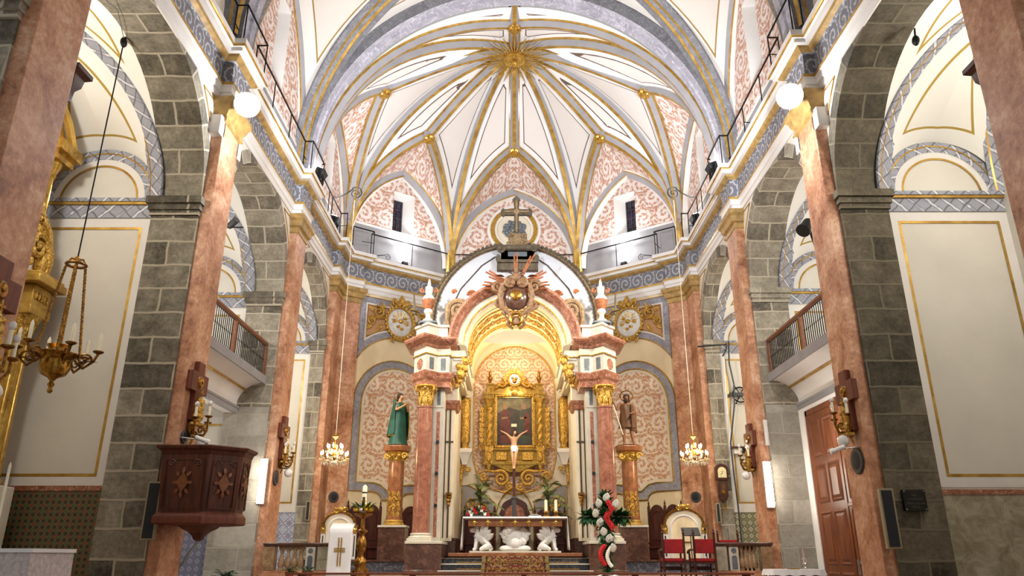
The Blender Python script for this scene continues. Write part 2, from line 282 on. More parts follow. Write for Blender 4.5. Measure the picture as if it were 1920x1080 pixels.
# ------------------------------------------------------------------ mesh helpers
def frame_rot(d, up=V((0, 0, 1))):
    d = V(d).normalized()
    if abs(d.dot(up)) > .98: up = V((1, 0, 0))
    x = up.cross(d).normalized(); y = d.cross(x)
    return x, y
class MB:
    def __init__(s): s.v = []; s.f = []; s.uv = []; s.mi = []; s.M = Matrix.Identity(4)
    def add(s, vs, fs, mi=0, uvs=None):
        b = len(s.v); s.v += [s.M @ V(p) for p in vs]
        for i, f in enumerate(fs):
            s.f.append([b + k for k in f]); s.mi.append(mi); s.uv.append(uvs[i] if uvs else None)
        return s
    def box(s, c, d, rz=0.0, mi=0, top=1.0, rx=0.0, ry=0.0):
        R = Matrix.Rotation(rz, 3, 'Z') @ Matrix.Rotation(ry, 3, 'Y') @ Matrix.Rotation(rx, 3, 'X')
        vs = []
        for z in (-.5, .5):
            k = 1.0 if z < 0 else top
            for x, y in ((-.5, -.5), (.5, -.5), (.5, .5), (-.5, .5)):
                vs.append(V(c) + R @ V((x * d[0] * k, y * d[1] * k, z * d[2])))
        return s.add(vs, [(0, 3, 2, 1), (4, 5, 6, 7), (0, 1, 5, 4), (1, 2, 6, 5), (2, 3, 7, 6), (3, 0, 4, 7)], mi)
    def bx(s, x0, x1, y0, y1, z0, z1, mi=0): return s.box(((x0 + x1) / 2, (y0 + y1) / 2, (z0 + z1) / 2), (abs(x1 - x0), abs(y1 - y0), abs(z1 - z0)), 0, mi)
    def prism(s, pts, O, ex, ey, n0, n1, nrm, mi=0):
        """polygon pts (2D) in plane O+x*ex+y*ey, extruded from offset n0 to n1 along nrm"""
        O, ex, ey, nrm = V(O), V(ex), V(ey), V(nrm); k = len(pts)
        vs = [O + ex * p[0] + ey * p[1] + nrm * n0 for p in pts] + [O + ex * p[0] + ey * p[1] + nrm * n1 for p in pts]
        fs = [tuple(range(k - 1, -1, -1)), tuple(range(k, 2 * k))] + [(i, (i + 1) % k, k + (i + 1) % k, k + i) for i in range(k)]
        if ex.cross(ey).dot(nrm) * (n1 - n0) < 0: fs = [f[::-1] for f in fs]
        uvp = [(p[0], p[1]) for p in pts]
        uvs = [[uvp[i] for i in range(k - 1, -1, -1)], uvp] + [None] * k
        if ex.cross(ey).dot(nrm) * (n1 - n0) < 0: uvs = [u[::-1] if u else None for u in uvs]
        return s.add(vs, fs, mi, uvs)
    def lathe(s, prof, c=(0, 0, 0), n=16, a0=0.0, a1=2 * pi, mi=0, sx=1.0, sy=1.0, axis=None, wob=None, cap=True):
        full = abs(a1 - a0 - 2 * pi) < 1e-6; m = n if full else n + 1
        vs = []; c = V(c)
        if axis is not None:
            az = V(axis).normalized(); ax, ay = frame_rot(az)
        else: ax, ay, az = V((1, 0, 0)), V((0, 1, 0)), V((0, 0, 1))
        for r, z in prof:
            for i in range(m):
                a = a0 + (a1 - a0) * i / n; rr = r * (wob(a, z) if wob else 1)
                vs.append(c + ax * (rr * cos(a) * sx) + ay * (rr * sin(a) * sy) + az * z)
        fs = []
        for j in range(len(prof) - 1):
            for i in range(n):
                i2 = (i + 1) % m; a, b = j * m, (j + 1) * m
                fs.append((a + i, a + i2, b + i2, b + i))
        if full and cap:
            if prof[0][0] > 1e-4: fs.append(tuple(range(m - 1, -1, -1)))
            if prof[-1][0] > 1e-4: fs.append(tuple((len(prof) - 1) * m + i for i in range(m)))
        return s.add(vs, fs, mi)
    def tube(s, pts, r, n=6, closed=False, mi=0, flat=1.0):
        pts = [V(p) for p in pts]; m = len(pts)
        rs = r if isinstance(r, (list, tuple)) else [r] * m
        vs = []; x = None
        for i, p in enumerate(pts):
            d = (pts[(i + 1) % m] - pts[i - 1]) if closed else (pts[min(i + 1, m - 1)] - pts[max(i - 1, 0)])
            d.normalize()
            if x is None: x, y = frame_rot(d)
            else:
                x = x - d * x.dot(d)
                if x.length < 1e-5: x, y = frame_rot(d)
                x.normalize(); y = d.cross(x)
            for k in range(n):
                a = 2 * pi * k / n
                vs.append(p + x * (rs[i] * cos(a)) + y * (rs[i] * sin(a) * flat))
        fs = []
        for i in range(m if closed else m - 1):
            a, b = i * n, ((i + 1) % m) * n
            for k in range(n): fs.append((a + k, a + (k + 1) % n, b + (k + 1) % n, b + k))
        if not closed: fs += [tuple(range(n - 1, -1, -1)), tuple((m - 1) * n + k for k in range(n))]
        return s.add(vs, fs, mi)
    def sweep(s, prof, path, ups, closed=False, mis=None, side=None):
        """open 2D profile (a across, b along 'up') swept along path; ups = one up vector or list; mis = material per profile segment"""
        path = [V(p) for p in path]; m = len(path); k = len(prof); vs = []; L = [0.0]
        for i in range(1, m): L.append(L[-1] + (path[i] - path[i - 1]).length)
        pl = [0.0]
        for i in range(1, k): pl.append(pl[-1] + math.hypot(prof[i][0] - prof[i - 1][0], prof[i][1] - prof[i - 1][1]))
        for i, p in enumerate(path):
            d = (path[(i + 1) % m] - path[i - 1]) if closed else (path[min(i + 1, m - 1)] - path[max(i - 1, 0)])
            d.normalize(); up = V(ups[i] if isinstance(ups, list) else ups)
            if side is not None: sd = V(side)
            else:
                up = (up - d * up.dot(d)).normalized(); sd = d.cross(up)
            for a, b in prof: vs.append(p + sd * a + up * b)
        fs = []; uvs = []; ms = []
        for i in range(m if closed else m - 1):
            for j in range(k - 1):
                a, b = i * k + j, ((i + 1) % m) * k + j
                fs.append((a, a + 1, b + 1, b)); l0 = L[i]; l1 = L[i + 1] if i + 1 < m else L[i] + .5
                uvs.append([(l0, pl[j]), (l0, pl[j + 1]), (l1, pl[j + 1]), (l1, pl[j])]); ms.append(mis[j] if mis else 0)
        b = len(s.v); s.v += [s.M @ q for q in vs]
        for f, u, mi in zip(fs, uvs, ms): s.f.append([b + q for q in f]); s.uv.append(u); s.mi.append(mi)
        return s
    def grid(s, fn, nu, nv, mi=0, uvf=None, flip=False):
        vs = [fn(i / nu, j / nv) for j in range(nv + 1) for i in range(nu + 1)]
        fs = []; uvs = []
        for j in range(nv):
            for i in range(nu):
                a = j * (nu + 1) + i; f = (a, a + 1, a + nu + 2, a + nu + 1); ij = ((i, j), (i + 1, j), (i + 1, j + 1), (i, j + 1))
                if flip: f = f[::-1]; ij = ij[::-1]
                fs.append(f); uvs.append([uvf(x / nu, y / nv) for x, y in ij] if uvf else None)
        return s.add(vs, fs, mi, uvs)
    def ball(s, c, r, n=10, m=7, mi=0):
        if not isinstance(r, (tuple, list)): r = (r, r, r)
        prof = [(sin(pi * j / m), -cos(pi * j / m)) for j in range(m + 1)]
        b = len(s.v); vs = []; c = V(c)
        vs.append(c + V((0, 0, -r[2])))
        for p in prof[1:-1]:
            for i in range(n): vs.append(c + V((p[0] * cos(2 * pi * i / n) * r[0], p[0] * sin(2 * pi * i / n) * r[1], p[1] * r[2])))
        vs.append(c + V((0, 0, r[2]))); fs = [(0, 1 + (i + 1) % n, 1 + i) for i in range(n)]
        for j in range(m - 2):
            for i in range(n): a = 1 + j * n; fs.append((a + i, a + (i + 1) % n, a + n + (i + 1) % n, a + n + i))
        a = 1 + (m - 2) * n; fs += [(a + i, a + (i + 1) % n, len(vs) - 1) for i in range(n)]
        return s.add(vs, fs, mi)
    def leaf(s, p, d, w, n=5, up=(0, 0, 1), curl=.25, mi=0, fold=.15):
        """pointed leaf blade from p along vector d (length included), half width w"""
        p = V(p); d = V(d); up = V(up); sd = d.cross(up)
        if sd.length < 1e-6: sd = d.cross(V((1, 0, 0)))
        sd.normalize(); upn = sd.cross(d).normalized(); L = d.length; vs = []
        for i in range(n + 1):
            t = i / n; ww = w * sin(pi * min(1, .06 + t * .94)) ** .8 if i < n else 0.002
            c = p + d * t - upn * (curl * L * t * t)
            vs += [c - sd * ww + upn * fold * ww, c, c + sd * ww + upn * fold * ww]
        fs = []
        for i in range(n): a = 3 * i; fs += [(a, a + 1, a + 4, a + 3), (a + 1, a + 2, a + 5, a + 4)]
        return s.add(vs, fs, mi)
    def scroll(s, c, ex, ey, r, turns=1.6, w=.05, a0=0.0, sgn=1, n=None, tail=None, mi=0, seg=6):
        """carved volute: tapering tube spiralling in to c from radius r; tail = list of points that lead into it"""
        c, ex, ey = V(c), V(ex), V(ey); n = n or int(14 * turns); pts = []; rs = []
        for i in range(n + 1):
            t = i / n; rr = r * (1 - t) ** .85 + r * .08; a = a0 + sgn * 2 * pi * turns * t
            pts.append(c + ex * rr * cos(a) + ey * rr * sin(a)); rs.append(w * (1 - .55 * t))
        if tail: rs = [w * (.35 + .65 * i / len(tail)) for i in range(len(tail))] + rs; pts = [V(q) for q in tail] + pts
        s.tube(pts, rs, seg, mi=mi); s.ball(pts[-1], w * .9, 6, 4, mi); return s
    def build(s, name, mats, parent=None, loc=None, smooth=35, kind=None, world=False, bevel=0.0, sub=0, solid=0.0):
        if isinstance(mats, str): mats = [mats]
        me = bpy.data.meshes.new(name); off = V((0, 0, 0))
        if world and parent is not None:
            q = parent
            while q is not None: off += q.location; q = q.parent
        if loc is not None and world: off += V(loc)
        me.from_pydata([tuple(p - off) for p in s.v], [], s.f)
        for m in mats: me.materials.append(MATS[m])
        me.polygons.foreach_set('material_index', s.mi)
        uvl = me.uv_layers.new(name='UVMap'); dat = [0.0] * (2 * len(me.loops))
        for p, u in zip(me.polygons, s.uv):
            if u is None:
                nn = p.normal; ax = max(range(3), key=lambda k: abs(nn[k]))
                for li in p.loop_indices:
                    c = s.v[me.loops[li].vertex_index]
                    dat[2 * li], dat[2 * li + 1] = ((c.y, c.z), (c.x, c.z), (c.x, c.y))[ax]
            else:
                for q, li in zip(u, p.loop_indices): dat[2 * li], dat[2 * li + 1] = q[0], q[1]
        uvl.data.foreach_set('uv', dat)
        me.update()
        if smooth: me.shade_smooth(); me.set_sharp_from_angle(angle=radians(smooth))
        o = bpy.data.objects.new(name, me); COL.objects.link(o)
        if parent is not None: o.parent = parent
        if loc is not None: o.location = loc
        if kind: o['kind'] = kind
        if solid:
            md = o.modifiers.new('solid', 'SOLIDIFY'); md.thickness = solid; md.offset = 0
        if bevel:
            md = o.modifiers.new('bevel', 'BEVEL'); md.width = bevel; md.segments = 2; md.limit_method = 'ANGLE'; md.angle_limit = radians(40)
        if sub:
            md = o.modifiers.new('sub', 'SUBSURF'); md.levels = sub; md.render_levels = sub
        return o
def tag(o, label, cat, group=None):
    o['label'] = label; o['category'] = cat
    if group: o['group'] = group
    return o
def thing(name, label, cat, loc=(0, 0, 0), group=None, rz=0.0):
    o = bpy.data.objects.new(name, None); COL.objects.link(o); o.location = loc; o.rotation_euler.z = rz
    o.empty_display_size = .1
    return tag(o, label, cat, group)
def copy_tree(o, loc=None, rz=None, label=None, parent=None, scale=None):
    c = o.copy(); COL.objects.link(c)
    if parent is not None: c.parent = parent
    if loc is not None: c.location = loc
    if rz is not None: c.rotation_euler.z = rz
    if scale is not None: c.scale = scale
    if label: c['label'] = label
    for ch in list(o.children): copy_tree(ch, parent=c)
    return c
def skin(name, verts, edges, radii, mat, parent=None, loc=None, sub=2, root=0, world=False):
    """one continuous body grown over a skeleton"""
    off = V((0, 0, 0))
    if world and parent is not None: off = parent.location
    me = bpy.data.meshes.new(name); me.from_pydata([tuple(V(v) - off) for v in verts], edges, [])
    me.materials.append(MATS[mat]); o = bpy.data.objects.new(name, me); COL.objects.link(o)
    if parent is not None: o.parent = parent
    if loc is not None: o.location = loc
    md = o.modifiers.new('skin', 'SKIN'); md.use_smooth_shade = True
    for i, r in enumerate(radii):
        sv = me.skin_vertices[0].data[i]; sv.radius = r if isinstance(r, tuple) else (r, r); sv.use_root = (i == root)
    sb = o.modifiers.new('sub', 'SUBSURF'); sb.levels = sub; sb.render_levels = sub
    return o
def ray(u, v):
    a = (u - 960) / FPX; b = (540 - v) / FPX
    return V((a, cos(PITCH) - b * sin(PITCH), sin(PITCH) + b * cos(PITCH)))
CAM = V((CX, 0, HC))
def atY(u, v, Y): r = ray(u, v); return CAM + r * (Y / r.y)
def atX(u, v, X): r = ray(u, v); return CAM + r * ((X - CX) / r.x)
def atZ(u, v, Z): r = ray(u, v); return CAM + r * ((Z - HC) / r.z)
def arc_pts(c, r, a0, a1, n, ex, ey): return [V(c) + V(ex) * (r * cos(a0 + (a1 - a0) * i / n)) + V(ey) * (r * sin(a0 + (a1 - a0) * i / n)) for i in range(n + 1)]
EX, EY, EZ = V((1, 0, 0)), V((0, 1, 0)), V((0, 0, 1))
# ================================================================== THE BUILDING
XP, XW, XB, XC = 7.0, 7.27, 8.33, 11.0
ZI0, ZI1 = 8.93, 9.36          # impost moulding
ZE0, ZE1 = 12.05, 13.57        # entablature
BAYS = {-1: dict(P=[(8.9, 9.94), (15.52, 16.53), (22.04, 23.04)], A=[(3.6, 8.85), (9.98, 15.46), (16.6, 21.98), (23.1, 27.54)]),
        1: dict(P=[(8.6, 9.62), (15.2, 16.2), (21.68, 22.68)], A=[(3.3, 8.55), (9.66, 15.12), (16.27, 21.62), (22.74, 27.5)])}
YFAR = 28.85
def St(mb, name, mats, **k):
    return mb.build(name, mats, kind='structure', **k)
# floors
m = MB(); m.bx(-12, 12, -3, 19.6, -.2, 0); St(m, 'floor', 'floor_stone')
m = MB(); m.bx(-7.2, 7.2, 19.6, 34, -.1, 1.1); St(m, 'floor_presbytery', 'floor_stone')

def arch_path(y0, y1, zs, r, n=28):
    c = (y0 + y1) / 2
    return [(y0, 0.0), (y0, zs * .33), (y0, zs * .66)] + [(c - r * cos(pi * i / n), zs + r * sin(pi * i / n)) for i in range(n + 1)] + [(y1, zs * .66), (y1, zs * .33), (y1, 0.0)]
def cornice(prof, plan, mis, name, mats, closed=False):
    """moulding with mitred corners; prof = (outward, z), plan = 2D points, outward = left-hand normal turned right"""
    m = MB(); k = len(prof); N = len(plan); off = []; nrm = []
    for i in range(N - 1 if not closed else N):
        d = V(plan[(i + 1) % N]) - V(plan[i]); d.normalize(); nrm.append(V((d.y, -d.x)))
    for i in range(N):
        if closed: a, b = nrm[i - 1], nrm[i]
        else: a, b = nrm[max(i - 1, 0)], nrm[min(i, N - 2)]
        s_ = a + b; off.append(s_ / max(.3, (1 + a.dot(b))))
    L = [0.0]
    for i in range(1, N + 1): L.append(L[-1] + (V(plan[i % N]) - V(plan[i - 1])).length)
    for i in range(N if closed else N - 1):
        j = (i + 1) % N
        for q in range(k - 1):
            P = []
            for (ii, qq) in ((i, q), (j, q), (j, q + 1), (i, q + 1)):
                p = V(plan[ii]) + off[ii] * prof[qq][0]; P.append((p.x, p.y, prof[qq][1]))
            h = math.hypot(prof[q + 1][0] - prof[q][0], prof[q + 1][1] - prof[q][1])
            m.add(P, [(0, 1, 2, 3)], mis[q], [[(L[i], 0), (L[i + 1], 0), (L[i + 1], h), (L[i], h)]])
    return St(m, name, mats, smooth=0)

def arcade(s):
    B = BAYS[s]; side = 'left' if s < 0 else 'right'
    R = 3.2
    # soffits, rings, spandrels bay by bay
    for bi, (y0, y1) in enumerate(B['A']):
        XB = 7.75 if bi == 3 else 8.33
        r = (y1 - y0) / 2; c = (y0 + y1) / 2
        p = arch_path(y0, y1, ZI1, r); L = [0.0]
        for i in range(1, len(p)): L.append(L[-1] + math.hypot(p[i][0] - p[i - 1][0], p[i][1] - p[i - 1][1]))
        m = MB(); n = len(p)
        vs = []; fs = []; us = []
        for a in range(n):
            for x in (XW - .02, XB): vs.append((s * x, p[a][0], p[a][1]))
        for a in range(n - 1):
            f = (2 * a, 2 * a + 1, 2 * a + 3, 2 * a + 2); u = [(0, L[a]), (1.08, L[a]), (1.08, L[a + 1]), (0, L[a + 1])]
            fs.append(f if s > 0 else f[::-1]); us.append(u if s > 0 else u[::-1])
        m.add(vs, fs, 0, us)
        # ring and pier strip on the nave face
        w = .36; q = [(y0 - .05, 0), (y0 - .05, ZI1 * .5), ] + [(c - (r + w) * cos(pi * i / 28), ZI1 + (r + w) * sin(pi * i / 28)) for i in range(29)] + [(y1 + .05, ZI1 * .5), (y1 + .05, 0)]
        pr = [(y0, 0), (y0, ZI1 * .5)] + p[3:-3] + [(y1, ZI1 * .5), (y1, 0)]
        lq = [0.0]
        for i in range(1, len(q)): lq.append(lq[-1] + math.hypot(pr[i][0] - pr[i - 1][0], pr[i][1] - pr[i - 1][1]))
        vs = []; fs = []; us = []
        for a in range(len(q)): vs += [(s * (XW - .02), pr[a][0], pr[a][1]), (s * (XW - .02), q[a][0], q[a][1])]
        for a in range(len(q) - 1):
            f = (2 * a, 2 * a + 2, 2 * a + 3, 2 * a + 1); u = [(0, lq[a]), (0, lq[a + 1]), (.38, lq[a + 1]), (.38, lq[a])]
            fs.append(f if s > 0 else f[::-1]); us.append(u if s > 0 else u[::-1])
        m.add(vs, fs, 0, us)
        # impost mouldings
        for yy, d in ((y0, 1), (y1, -1)):
            for z0, z1, o in ((ZI0, ZI0 + .12, .05), (ZI0 + .12, ZI0 + .26, .1), (ZI0 + .26, ZI1, .17)):
                m.box((s * (XW + XB) / 2, yy + d * (o / 2 - .1), (z0 + z1) / 2), (XB - XW + 2 * o * .6, o + .2, z1 - z0))
        St(m, 'wall_%s_arch' % side, ('stone_dark' if s < 0 else 'stone_old') if bi == 1 else 'stone', smooth=30)
        # spandrel plaster, front and back
        m = MB(); ys = [y0 - .55 + (y1 - y0 + 1.1) * i / 44 for i in range(45)]
        for xx, rr in ((XW, r + w - .03), (XB, r - .0)):
            for a, b in zip(ys, ys[1:]):
                za, zb = [ZI1 + sqrt(max(0, rr * rr - (t - c) ** 2)) if abs(t - c) < rr else ZI1 for t in (a, b)]
                f = (0, 1, 2, 3) if (s > 0) == (xx == XB) else (3, 2, 1, 0)
                m.add([(s * xx, a, za), (s * xx, b, zb), (s * xx, b, 14), (s * xx, a, 14)], [f])
                if xx == XW and (b <= y0 + .01 or a >= y1 - .01):
                    m.add([(s * xx, a, 0), (s * xx, b, 0), (s * xx, b, ZI1), (s * xx, a, ZI1)], [f])
        St(m, 'wall_%s_spandrel' % side, 'plaster', smooth=0)
        # gold lines in the spandrel corners
        m = MB(); x = s * (XW - .012); e = .16
        for d in (-1, 1):
            ye = c + d * (r + .42); pts = [(x, ye, ZE0 - .12)]
            pts += [(x, c + d * (r + w + e) * cos(t), ZI1 + (r + w + e) * sin(t)) for t in [radians(14 + 4 * i) for i in range(12)] if ZI1 + (r + w + e) * sin(t) < ZE0 - .15]
            zt = ZE0 - .12; tt = math.asin(min(1, (zt - ZI1) / (r + w + e))); pts.append((x, c + d * (r + w + e) * cos(tt), zt))
            m.tube([q for q in pts], .016, 4, closed=True)
        St(m, 'trim_spandrel_line', 'gold_paint')
    # pilaster shafts
    for pi_, (a, b) in enumerate(B['P']):
        m = MB(); m.bx(s * (XW + .03), s * XP, a, b, 0, 11.5)
        m.bx(s * (XW - .0), s * (XP - .05), a - .06, b + .06, 0, .9)
        St(m, 'trim_pilaster_%s' % side, 'red_marble', smooth=0, bevel=.02)
        plan = [(-XW, a), (-XP, a), (-XP, b), (-XW, b)] if s < 0 else [(XW, b), (XP, b), (XP, a), (XW, a)]
        if pi_ == 2: pm = ([(.0, 11.42), (.03, 11.46), (.03, 11.62), (.1, 11.66), (.14, 11.82), (.2, 11.9), (.2, 12.05), (0, 12.05)], [0, 0, 0, 0, 0, 0, 0], 'capital_paint')
        else: pm = ([(.0, 11.42), (.06, 11.46), (.06, 11.56), (.03, 11.6), (.1, 11.72), (.14, 11.86), (.2, 11.92), (.2, 12.05), (0, 12.05)], [0] * 8, 'capital_paint')
        cornice(pm[0], plan, pm[1], 'trim_capital_%s' % side, [pm[2]])
        if pi_ == 1:
            m = MB()
            for yy in (a - .06, b + .06): m.box((s * (XW - .12), yy, 11.28), (.3, .3, .5), 0, 0)
            St(m, 'trim_corbel_%s' % side, 'white_trim', bevel=.02)
arcade(-1); arcade(1)
# corner pilasters of the apse
e_l = (V((-2.99, 31.95, 0)) - V((-7.27, 28.85, 0))); WLEN = e_l.length; e_l.normalize(); n_l = V((e_l.y, -e_l.x, 0))
def WL(s, x, z, o=0.0):
    """point on the slanting apse wall: x metres from the corner pilaster, z up, o out into the room"""
    p = V((-7.27, 28.85, 0)) + e_l * x + n_l * o
    return V((-s * p.x if s > 0 else p.x, p.y, z)) if s < 0 else V((-p.x, p.y, z))
for s in (-1, 1):
    Q = V((-7.27, 28.85, 0)); pts = [(-7.3, 27.62), (-7.0, 27.62), (-7.0, 28.71)] + [tuple((Q + e_l * t + n_l * o).xy) for t, o in ((.95, .27), (.95, -.05))]
    pts.append((-7.4, 28.9)); pl = [(p[0] * (1 if s < 0 else -1), p[1]) for p in pts]
    m = MB(); m.prism(pl, (0, 0, 0), EX, EY, 0, 11.5, EZ)
    St(m, 'trim_pilaster_corner', 'red_marble', smooth=0, bevel=.015)
    # recessed seam between the two faces
    pl2 = pl[:5] if s < 0 else pl[:5][::-1]
    cornice([(.0, 11.42), (.03, 11.46), (.03, 11.62), (.1, 11.66), (.14, 11.82), (.2, 11.9), (.2, 12.05), (0, 12.05)], pl2, [0] * 7, 'trim_capital_corner', ['capital_paint'])
# entablature all round
def half_plan(s):
    B = BAYS[s]; pl = [(XW, -3)]
    for a, b in B['P']: pl += [(XW, a), (XP, a), (XP, b), (XW, b)]
    pl += [(XW, 27.6), (XP, 27.6), (XP, 28.71)]
    Q = V((-7.27, 28.85, 0))
    for t, o in ((.95, .27), (.95, 0)): p = Q + e_l * t + n_l * o; pl.append((-p.x, p.y))
    pl.append((2.99, 31.95)); return [(s * x, y) for x, y in pl]
plan = half_plan(-1) + half_plan(1)[::-1]
prof = [(0, 12.05), (.04, 12.05), (.04, 12.22), (.08, 12.24), (.08, 12.38), (.13, 12.41), (.13, 12.49), (.03, 12.51), (.03, 13.10), (.08, 13.13), (.17, 13.2), (.2, 13.26), (.3, 13.27), (.3, 13.35), (.36, 13.37), (.37, 13.4), (.4, 13.41), (.4, 13.56), (.36, 13.57), (-.6, 13.57)]
mis = [0, 0, 0, 0, 0, 1, 1, 2, 2, 3, 3, 0, 0, 0, 1, 1, 0, 0, 0]
cornice(prof, plan, mis, 'trim_1', ['white_trim', 'gold_paint', 'frieze', 'capital_paint'])

# ---------------------------------------------------------------- vault helpers
def ribc(S, E, n=20):
    S, E = V(S), V(E); h = (E.xy - S.xy).length; H = E.z - S.z; d = (E.xy - S.xy) / max(h, 1e-6); out = []
    if H >= h: Rr = (h * h + H * H) / (2 * h); fm = math.asin(min(1, H / Rr)); fn = lambda f: (Rr * (1 - cos(f)), Rr * sin(f))
    else: fm = pi / 2; fn = lambda f: (h * (1 - cos(f)), H * sin(f))
    for i in range(n + 1):
        a, z = fn(fm * i / n); out.append(V((S.x + d.x * a, S.y + d.y * a, S.z + z)))
    out[-1] = E.copy(); return out
def segdist(p, a, b):
    ab = b - a; t = max(0, min(1, (p - a).dot(ab) / max(ab.length_squared, 1e-9))); return (p - a - ab * t).length
def web(name, c1, c2, mat, inside, close=True, ns=14, metric=False):
    n = len(c1) - 1; m = MB(); a, b = c1[-1], c2[-1]
    def fn(s, t): i = round(t * n); return c1[i].lerp(c2[i], s)
    def uvf(s, t):
        i = round(t * n); w = (c1[i] - c2[i]).length; p = c1[i].lerp(c2[i], s); u = s * w; v = (1 - s) * w
        if metric: return (s * w, sum((c1[k] - c1[k - 1]).length for k in range(1, i + 1)))
        u = min(segdist(p, c1[k], c1[k + 1]) for k in range(max(0, i - 6), min(n, i + 6)))
        v = min(segdist(p, c2[k], c2[k + 1]) for k in range(max(0, i - 6), min(n, i + 6)))
        if close and (a - b).length > .05: u = min(u, segdist(p, a, b))
        return (u, v)
    m.grid(fn, ns, n, 0, uvf)
    # turn faces to the inside
    p0, p1, p2 = m.v[0 + (n // 2) * (ns + 1)], m.v[1 + (n // 2) * (ns + 1)], m.v[1 + (n // 2 + 1) * (ns + 1)]
    if (p1 - p0).cross(p2 - p0).dot(V(inside) - p0) < 0:
        m.f = [f[::-1] for f in m.f]; m.uv = [u[::-1] for u in m.uv]
    return St(m, name, mat, smooth=60)
RIBP = [(-.25, -.03), (-.25, .05), (-.2, .06), (-.085, .27), (.085, .27), (.2, .06), (.25, .05), (.25, -.03)]
RIBM = [1, 1, 0, 1, 0, 1, 1]
def rib(name, pts, center, k=1.0, mats=('grey_rib', 'gold_paint'), prof=None, mis=None):
    m = MB(); ups = [V(center) - p for p in pts]
    m.sweep([(a * k, b * k) for a, b in (prof or RIBP)], pts, ups, mis=mis or RIBM)
    return St(m, name, list(mats), smooth=25)
def boss(p, center, r=.24):
    m = MB(); d = (V(center) - V(p)); d.z = -abs(d.z) - 6; d.normalize(); b = V(p) + d * .22
    m.lathe([(.02, .2), (r * .5, .19), (r * .55, .14), (r * .8, .15), (r, .1), (r, 0), (r * .8, -.05)][::-1], b, 18, axis=d)
    for i in range(8):
        a = 2 * pi * i / 8; x, y = frame_rot(d); m.ball(b + d * .13 + x * r * .68 * cos(a) + y * r * .68 * sin(a), r * .16, 6, 4)
    m.lathe([(r * .95, -.3), (r * .95, 0)], b, 14, mi=1, axis=d)
    return m

# transverse arches of the nave (grey marbled) with violet soffit
def transverse(yl, yr, dep=1.0):
    sh = lambda x: (yl + yr) / 2 + (yr - yl) / 14 * x
    R0, Z0, n = 6.9, 14.05, 48; m = MB()
    path = [(-R0, 13.57), (-R0, 13.8)] + [(-R0 * cos(pi * i / n), Z0 + R0 * sin(pi * i / n)) for i in range(n + 1)] + [(R0, 13.8), (R0, 13.57)]
    nr = [(1, 0), (1, 0)] + [(cos(pi * i / n), -sin(pi * i / n)) for i in range(n + 1)] + [(-1, 0), (-1, 0)]
    # profile: (radial outward from soffit, depth along y)
    pr = [(.95, -.12), (.62, -.12), (.58, -.16), (.5, -.16), (.46, -.06), (.0, -.0), (0, .32), (-.06, .36), (-.06, .42), (0, .46), (.0, .74), (.1, .78), (.16, .9), (.28, .94), (.34, 1.0), (.8, 1.0)]
    ms = [0, 1, 1, 1, 0, 2, 3, 3, 3, 2, 2, 1, 2, 2, 0]
    L = [0.0]
    for i in range(1, len(path)): L.append(L[-1] + math.hypot(path[i][0] - path[i - 1][0], path[i][1] - path[i - 1][1]))
    vs = [(x - q[0] * a, sh(x) + b * dep, z - q[1] * a) for (x, z), q in zip(path, nr) for a, b in pr]
    k = len(pr); fs = []; us = []; mm = []
    for i in range(len(path) - 1):
        for j in range(k - 1):
            fs.append((i * k + j, i * k + j + 1, i * k + k + j + 1, i * k + k + j)[::-1]); mm.append(ms[j]); us.append(None)
    b = len(m.v); m.v += [V(q) for q in vs]; m.f += [list(f) for f in fs]; m.uv += us; m.mi += mm
    return St(m, 'ceiling_arch', ['grey_marble', 'gold_paint', 'violet_marble', 'violet_marble'], smooth=30)
transverse(22.04, 21.7); transverse(15.52, 15.2)

